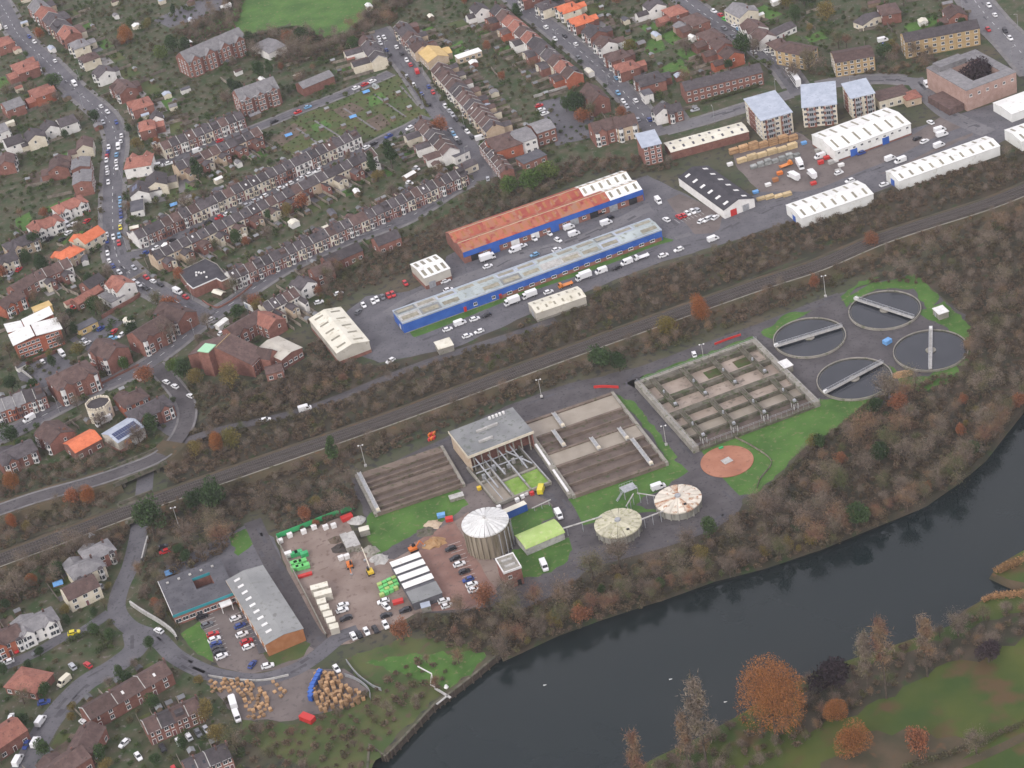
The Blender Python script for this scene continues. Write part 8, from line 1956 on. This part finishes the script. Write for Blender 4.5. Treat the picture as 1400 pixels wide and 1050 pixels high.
# ================================================================== STORAGE YARD
for k, (x, y, m_) in enumerate([(402, 757, 'g'), (408, 755, 'g'), (416, 757, 'g'), (401, 770, 'l'), (407, 769, 'l'), (414, 767, 'l'), (403, 776, 'l'), (410, 775, 'l'), (418, 773, 'l')]):
    box_thing('green_bin', '%s green waste container in the block by the lane wall' % ordn(k), 'container', x, y, 2.6, 1.7, 1.6, (20, -7), 'green_paint' if m_ == 'g' else mat('lime_plastic', (0.12, 0.48, 0.12), (0.17, 0.55, 0.18), 1.0) if 'lime_plastic' not in MATS else 'lime_plastic', group='green containers by the lane wall')
k = 0
for r_ in range(4):
    for q in range(4):
        x, y = 519 + q * 6.4 + r_ * 2.0 - (3 if r_ > 2 else 0), 803 - q * 3.0 - r_ * 0 + r_ * 4.6 - 4
        box_thing('lime_crate', 'lime green crate in the block beside the strip roofed store', 'crate', x, y, 1.5, 1.2, 1.0 + .5 * rg.random(), (20, -9), 'lime_plastic' if (r_ + q) % 3 else 'green_sheet', group='lime crates beside the store'); k += 1
box_thing('white_container', 'white container above the green waste containers', 'container', 394, 757, 2.4, 1.6, 2.0, (20, -7), 'white_paint')
for k, (x, y) in enumerate([(383, 739), (396, 731), (415, 726), (429, 720), (445, 720), (456, 718), (466, 762), (474, 760)]):
    box_thing('white_tank', '%s white plastic tank from the left in the storage yard' % ordn(k), 'tank', x, y, 1.8, 1.4, 1.6, (20, -8), 'white_paint', group='white tanks in the storage yard')
box_thing('red_stack', 'red covered stack at the top of the storage yard', 'stack', 474, 707, 4.2, 2.2, 1.5, (30, -12), 'red_paint')
box_thing('red_stack', 'red pipe rack beside the lane wall', 'stack', 417, 786, 5.0, 1.2, .9, (30, -9), 'red_paint')
box_thing('red_stack', 'red skip near the lime crates', 'skip', 544, 822, 3.6, 1.6, 1.2, (30, -8), 'red_paint')
for k, (x, y) in enumerate([(474, 738), (484, 736)]):
    box_thing('portable_cabin', '%s long pale roofed cabin in the storage yard' % ('left' if k == 0 else 'right'), 'cabin', x, y + 3, 9.0, 2.4, 2.6, (11, 21), 'concrete', 'concrete_pale', 'long cabins in the storage yard')
box_thing('portable_cabin', 'small cream cabin beside the works lawn', 'cabin', 498, 725, 3.6, 2.6, 2.5, (30, -8), 'concrete', 'cream_sheet')
for k, (x, y) in enumerate([(437, 804), (442, 813)]):
    box_thing('portable_cabin', '%s cream cabin of the pair by the lane wall' % ('upper' if k == 0 else 'lower'), 'cabin', x, y, 6.0, 2.6, 3.2, (30, -8), 'beige_sheet', 'cream_sheet', 'cream cabins by the lane wall')
for k in range(5):
    box_thing('portable_cabin', '%s cream cabin in the row down the lane wall' % ordn(k), 'cabin', 440 + k * 4.3, 824 + k * 8.6, 3.0, 2.7, 2.6, (30, -8), 'beige_sheet', 'cream_sheet', 'cream cabin row')
box_thing('portable_cabin', 'lavender grey cabin below the strip roofed store', 'cabin', 582, 829, 3.2, 2.8, 2.3, (30, -8), 'concrete', 'lead_grey')
def heap(label, px, py, r, h_, material, seed=0, name='spoil_heap'):
    c = G(px, py); q = np.random.default_rng(seed + 5); mb = MB(); N, K = 16, 4
    for k in range(K + 1):
        for j in range(N):
            rr_ = r * (1 - k / K) * (1 + .25 * q.normal() * .6) if k < K else 0; a_ = 2 * math.pi * j / N
            mb.v.append((c.x + rr_ * math.cos(a_), c.y + rr_ * .8 * math.sin(a_), .03 + h_ * (1 - (1 - k / K) ** 1.3) * (1 + .15 * q.normal() if 0 < k < K else 1)))
    for k in range(K):
        for j in range(N): mb.f.append((k * N + j, k * N + (j + 1) % N, (k + 1) * N + (j + 1) % N, (k + 1) * N + j)); mb.m.append(0)
    return tag(mb.build(name, material), label, 'heap')
heap('dark soil heap left of the long cabins', 468, 750, 3.6, 1.6, 'ballast', 1)
heap('dark soil heap below the long cabins', 460, 738, 3.0, 1.2, 'dirt', 2)
heap('brown rubble heap right of the long cabins', 505, 754, 4.0, 1.8, 'concrete', 3)
heap('grey stone heap beside the strip roofed store', 518, 765, 3.6, 1.8, 'concrete_pale', 4)
heap('pale rubble heap at the top of storage yard', 489, 712, 3.6, 1.8, 'concrete_pale', 5)
heap('brown rubble heap below the long cabins', 493, 760, 3.0, 1.5, 'gravel_yard', 6)
heap('orange gravel heap beside the works lawn', 593, 743, 4.2, 1.8, 'sand', 7)
heap('dark rubble heap above the orange gravel', 582, 728, 3.4, 1.4, 'concrete_old', 8)
heap('pale timber heap above the brick paving', 592, 717, 3.2, 1.2, 'tan_render', 9)
# excavators and a crane
def digger(label, px, py, dirv, m_, boom=4.0, name='excavator'):
    c = G(px, py, 1); t = thing(name, label, 'excavator' if name == 'excavator' else 'crane', (c.x, c.y, 0), pxdir((px, py), dirv))
    for s in (-1, 1): MB().box(-1.5, 1.5, s * .9 - .25, s * .9 + .25, 0, .7).build('track', 'tyre', t)
    MB().box(-1.6, 1.2, -1.0, 1.0, .75, 1.6).build('body', m_, t); cb = MB(); cabin(cb, -.2, 0, .9, 1.1, .45, 1.6, 2.7); cb.build('cab', 'car_glass', t).location = (0, .45, 0)
    MB().beam((1.0, -.3, 1.6), (1.0 + boom * .6, -.3, 1.6 + boom * .55), .35).build('boom', m_ if name == 'excavator' else 'cream_render', t); MB().beam((1.0 + boom * .6, -.3, 1.6 + boom * .55), (1.0 + boom, -.3, .8 if name == 'excavator' else 1.6 + boom * .75), .25).build('arm', m_ if name == 'excavator' else 'cream_render', t)
    MB().rbox(1.0 + boom, -.3, .6, .7, .8, .6, .3).build('bucket', 'steel', t)
digger('orange excavator in the middle of the storage yard', 478, 772, (4, 14), 'orange_paint')
digger('yellow crane with a pale boom in the storage yard', 506, 781, (-8, -15), 'yellow_paint', 6.5, 'mobile_crane')
digger('orange digger at the corner of the strip roofed store', 565, 750, (14, -6), 'orange_paint', 3.0)
box_thing('skip', 'red skip beside the silo yard', 'skip', 614, 709, 2.6, 1.8, 1.4, (20, -4), 'red_paint')
box_thing('skip', 'blue skip beside the silo yard', 'skip', 603, 704, 2.8, 1.8, 1.2, (20, -4), 'blue_tarp')
t = box_thing('tanker_trailer', 'blue sided trailer with cream top beside the silo', 'trailer', 704, 696, 8.5, 2.4, 3.0, (30, -13), 'blue_cladding', 'cream_sheet')
t = box_thing('tank_cover_slab', 'pale concrete slab tank left of the silo', 'tank', 624, 679, 5.2, 2.6, 1.4, (30, -9), 'concrete', 'concrete_pale')
for k, (x, y, m_) in enumerate([(714, 678, 'white_paint'), (719, 674, 'white_paint'), (727, 674, 'red_paint'), (707, 683, 'white_paint'), (682, 693, 'white_paint'), (655, 667, 'yellow_paint')]):
    box_thing('storage_bin', '%s %s plastic bin by the duckweed pools' % (ordn(k), {'white_paint': 'white', 'red_paint': 'red', 'yellow_paint': 'yellow'}[m_]), 'bin', x, y, 1.4, 1.2, 1.3, (20, -8), m_, group='bins by the duckweed pools')
for k in range(6):
    box_thing('barrier_block', 'red and white barrier block in the stack behind drained lanes', 'barrier', 587 + (k % 3) * 3.2, 594 - (k % 3) * 1.0 + (k // 3) * 6, 1.6, .6, 1.0, (10, -14), 'red_paint' if k % 2 else 'orange_paint', group='barrier blocks behind the drained lanes')
# ================================================================== PALLET YARD AND TIMBER YARD
mat('pallet_wood', (0.34, 0.20, 0.10), (0.44, 0.28, 0.15), 0.7, c3=(0.24, 0.15, 0.085), scale3=1.5, f3=.3, obj_rand=.35)
PAL = {}
PALS = []
def pallet_mesh(n):
    if n not in PAL:
        mb = MB()
        for k in range(n):
            z = k * .15; ox_ = (k * 37 % 7 - 3) * .012
            for y in (-.5, 0, .5): mb.box(-.6 + ox_, .6 + ox_, y - .05, y + .05, z, z + .08)
            for x in (-.5, -.17, .17, .5): mb.box(x - .12 + ox_, x + .12 + ox_, -.55, .55, z + .08, z + .11)
        PAL[n] = mb.mesh('pallet_stack', 'pallet_wood')
    return PAL[n]
def pallets(px, n, lo, hi, label, group, seed, sp_=1.5):
    pts = scatter(px, sp_, seed, 0, limit=n); q = random.Random(seed)
    for p in pts:
        o = link('pallet_stack', pallet_mesh(q.randint(lo, hi))); o.location = (p.x, p.y, .06); o.rotation_euler = (0, 0, q.choice((0, 0, 1.57)) + q.uniform(-.4, .4) + .35); tag(o, label, 'pallets', group); PALS.append(o)
pallets([(283, 932), (330, 930), (358, 942), (366, 955), (372, 975), (352, 985), (338, 980), (334, 955), (312, 945), (290, 948)], 90, 2, 8, 'stack of orange-brown pallets in the scattered left heap', 'scattered pallet stacks', 901)
pallets([(372, 931), (383, 935), (395, 948), (388, 958), (374, 948)], 9, 2, 6, 'stack of orange-brown pallets between the two pallet heaps', 'middle pallet stacks', 902, 2.0)
pallets([(430, 925), (440, 918), (466, 926), (470, 936), (488, 945), (500, 955), (492, 966), (455, 972), (440, 975), (432, 960), (428, 940)], 95, 6, 18, 'tall stack of orange-brown pallets in the right hand heap', 'tall pallet stacks', 903)
for k in range(7):
    box_thing('blue_crate_stack', 'blue crate stack edging the tall pallets', 'crates', 425 + (0, 0, 1, 3, 6, 9, 12)[k], 952 - k * 5.5, 1.6, 1.4, 2.2, (10, -14), 'blue_cladding', group='blue crates edging the pallets')
box_thing('skip', 'big red skip at the lower side of the pallet yard', 'skip', 420, 981, 5.0, 2.4, 1.8, (20, 8), 'red_paint')
TB = {}
def timber_stack(px, py, label, group, m_, dirv=(30, -9), L=5.0, rows=5):
    c = G(px, py, 1); a = pxdir((px, py), dirv); t = thing('timber_stack', label, 'timber stack', (c.x, c.y, 0), a, group)
    k_ = (L, rows)
    if k_ not in TB:
        TB[k_] = []
        for r_ in range(rows):
            mb = MB()
            for j in range(4): y = -.75 + j * .5; mb.box(-L / 2 + (j * 13 % 5) * .06, L / 2 - (j * 7 % 5) * .06, y - .22, y + .22, .1 + r_ * .5, .5 + r_ * .5)
            for x in (-L * .3, L * .3): mb.box(x - .06, x + .06, -.95, .95, r_ * .5, .1 + r_ * .5)
            TB[k_].append(mb.mesh('plank_layer', 'pallet_wood'))
    for me in TB[k_]: link('plank_layer', me, t, [m_])
mat('pale_timber', (0.46, 0.34, 0.18), (0.56, 0.44, 0.26), 0.7, obj_rand=.2)
mat('grey_stock', (0.22, 0.23, 0.22), (0.34, 0.35, 0.33), 0.7, obj_rand=.3)
for k in range(7): timber_stack(1003 + k * 13.5, 207 - k * 3.0, '%s timber stack from left in the back row' % ordn(k), 'back row of timber', 'pallet_wood', L=4.3, rows=5 + k % 3)
for k in range(6): timber_stack(1014 + k * 13.8, 219 - k * 3.8, '%s pale timber stack from left in the middle row' % ordn(k), 'middle row of timber', 'pale_timber', L=4.5, rows=4 + k % 2)
for k in range(7): timber_stack(1030 + k * 9.8, 227 - k * 2.6, '%s grey stock stack from left in front of timber' % ordn(k), 'grey stock row', 'grey_stock', L=3.0, rows=3 + k % 3)
for k in range(4): timber_stack(1040 + k * 12, 270 - k * 1.8, '%s timber stack from left along the estate road' % ordn(k), 'timber along the estate road', 'pale_timber', L=3.9, rows=2 + k % 2)
for k, (x, y, m_) in enumerate([(1118, 205, 'concrete_pale'), (1124, 212, 'white_paint'), (1130, 215, 'red_paint'), (1136, 221, 'concrete_pale'), (1142, 219, 'white_paint'), (1150, 225, 'white_paint'), (1122, 221, 'red_paint'), (1146, 233, 'concrete_pale'), (1066, 236, 'orange_paint'), (1050, 252, 'white_paint'), (1060, 245, 'rust_brick'), (1112, 250, 'red_paint'), (1099, 195, 'blue_tarp'), (1033, 262, 'blue_tarp'), (998, 224, 'white_paint')]):
    box_thing('materials_pallet', '%s wrapped materials pallet counting around the builders yard' % ordn(k), 'pallet', x, y, 2.4, 1.6, 1.0 + .6 * rg.random(), (30, -9), m_, group='wrapped pallets in the builders yard')
for k in range(26):
    x, y = 655 + rg.random() * 170, 0; y = 352 - (x - 655) * .325 - rg.uniform(0, 8)
    box_thing('trade_bin', 'trade waste bin or pallet along the rusted unit front', 'bin', x, y - 2, 1.5, 1.1, 1.3, (30, -10), rg.choice(('steel', 'blue_cladding', 'red_paint', 'pallet_wood', 'concrete_pale', 'orange_paint', 'green_paint')), group='bins along the rusted unit')
def rank(objs, fmt, ref):
    for i, o in enumerate(sorted(objs, key=lambda q: (Vector(q.location[:2]) - ref).length)): o['label'] = fmt % ordn(i)
def of_group(g): return [o for o in COL.objects if o.parent is None and o.get('group') == g]
rank(of_group('scattered pallet stacks'), 'orange-brown pallet stack in the left heap, %s closest to the white lorry', G(319, 962))
rank(of_group('middle pallet stacks'), 'orange-brown pallet stack between the heaps, %s closest to the blue crates', G(430, 940))
rank(of_group('tall pallet stacks'), 'tall orange-brown pallet stack, %s closest to the big red skip', G(420, 981))
rank(of_group('blue crates edging the pallets'), 'blue crate stack, %s from the lower end of the line', G(425, 952))
rank(of_group('lime crates beside the store'), 'lime green crate beside the store, %s closest to its roof strips', G(572, 780))
rank(of_group('bins along the rusted unit'), 'trade bin before the rusted unit, %s from its left end', G(627, 357))
rank(of_group('barrier blocks behind the drained lanes'), 'red barrier block, %s closest to the treatment building', G(640, 600))
# ================================================================== QUAY CRANE, BILLBOARD, BUOYS
c = G(592, 930); t = thing('quay_davit', 'white pipe davit standing at the quay edge', 'davit', (c.x, c.y, 0))
def QP(px, py, z): p = G(px, py, z) - c; return (p.x, p.y, z)
for nm, a_, b_, w_ in (('boom', QP(571, 911, 2.0), QP(590, 921, 5.0), .3), ('post', QP(588.6, 936, .2), QP(590, 921, 5.0), .25), ('post', QP(594, 937, .2), QP(590, 921, 5.0), .25), ('sill', QP(588.6, 936, .3), QP(596, 940, .3), .3), ('walkway', QP(595, 941, .5), QP(616, 954, .5), .8), ('walkway', QP(613, 950, .5), QP(597, 963, .5), .6)):
    MB().beam(a_, b_, w_, min(w_, .3)).build(nm, 'white_paint' if nm != 'walkway' else 'concrete_pale', t)
b = G(610, 939, .8); mb = MB(); mb.cone((b.x, b.y, .05), (b.x, b.y, .7), .35, .8, 10); mb.cone((b.x, b.y, .7), (b.x, b.y, 1.5), .8, .4, 10); tag(mb.build('mooring_buoy', 'white_paint'), 'white mooring buoy stored on the quay', 'buoy')
for k, (x, y, lab) in enumerate(((745, 937, 'white gull-like speck floating left on the river'), (917, 929, 'white speck floating mid river near the orange tree'), (992, 960, 'white speck floating right beside the orange tree'))):
    p = G(x, y, WATER_Z); mb = MB(); mb.cone((p.x - .5, p.y, WATER_Z + .1), (p.x + .5, p.y, WATER_Z + .15), .22, .08, 6); tag(mb.build('swan', 'white_paint'), lab, 'bird')
c = G(340, 420, 3); t = thing('billboard', 'white roadside billboard at the road junction', 'billboard', (c.x, c.y, 0), pxdir((340, 420), (14, 7)))
MB().box(-3, 3, -.1, .1, 1.6, 4.6).build('panel', 'white_paint', t); MB().box(-2.6, -.4, -.14, -.1, 2.2, 4.1).build('poster', 'lead_grey', t)
for x in (-2, 2): MB().box(x - .1, x + .1, .1, .3, 0, 4.2).build('post', 'steel', t)
# lamp posts along the streets
LP = MB(); LP.cone((0, 0, 0), (0, 0, 7.5), .09, .06, 6); LP_M = LP.mesh('mast', 'steel'); LH = MB(); LH.beam((0, 0, 7.4), (1.4, 0, 7.7), .09); LH.rbox(1.5, 0, 7.68, .7, .25, .14); LH_M = LH.mesh('lamp_arm', 'concrete_pale')
PHR = {'main_road': 'the main road', 'street': None}
names = ['the main road', 'the lower terrace street', None, None, 'the allotment street', 'the middle street', 'the right hand street', 'the road above the tower flats', None, 'the top right road']
for ri, r in enumerate(ROADS[:10]):
    if not names[ri]: continue
    pts = r[1]; nn = normals(pts); acc = 0; n_ = 0
    for i in range(1, len(pts)):
        acc += (pts[i] - pts[i - 1]).length
        if acc > 32:
            acc = 0; s = 1 if n_ % 2 else -1; p = pts[i] + nn[i] * s * (r[3] / 2 + .5)
            if in_other_road(p, r, .5): continue
            t = thing('street_lamp', 'slim grey street lamp, %s from the start of %s' % (ordn(n_), names[ri]), 'street lamp', (p.x, p.y, .1), math.atan2(-nn[i].y * s, -nn[i].x * s), 'street lamps of ' + names[ri]); link('mast', LP_M, t); link('lamp_arm', LH_M, t); n_ += 1
# ================================================================== AIR
hz = MB().box(-1500, 1600, -300, 2200, -4.0, 452.0).build('haze', 'white_paint')
hz.data.materials.clear()
hm = bpy.data.materials.new('haze_air'); hm.use_nodes = True; hn = hm.node_tree.nodes; hl = hm.node_tree.links
for n_ in list(hn):
    if n_.type == 'BSDF_PRINCIPLED': hn.remove(n_)
pv = hn.new('ShaderNodeVolumePrincipled'); pv.inputs['Color'].default_value = (0.90, 0.89, 0.94, 1); pv.inputs['Density'].default_value = 0.00005; pv.inputs['Anisotropy'].default_value = 0.0
hl.new(pv.outputs[0], [n_ for n_ in hn if n_.type == 'OUTPUT_MATERIAL'][0].inputs['Volume'])
hz.data.materials.append(hm); tag(hz, 'thin pale haze filling the air', 'haze', kind='stuff')
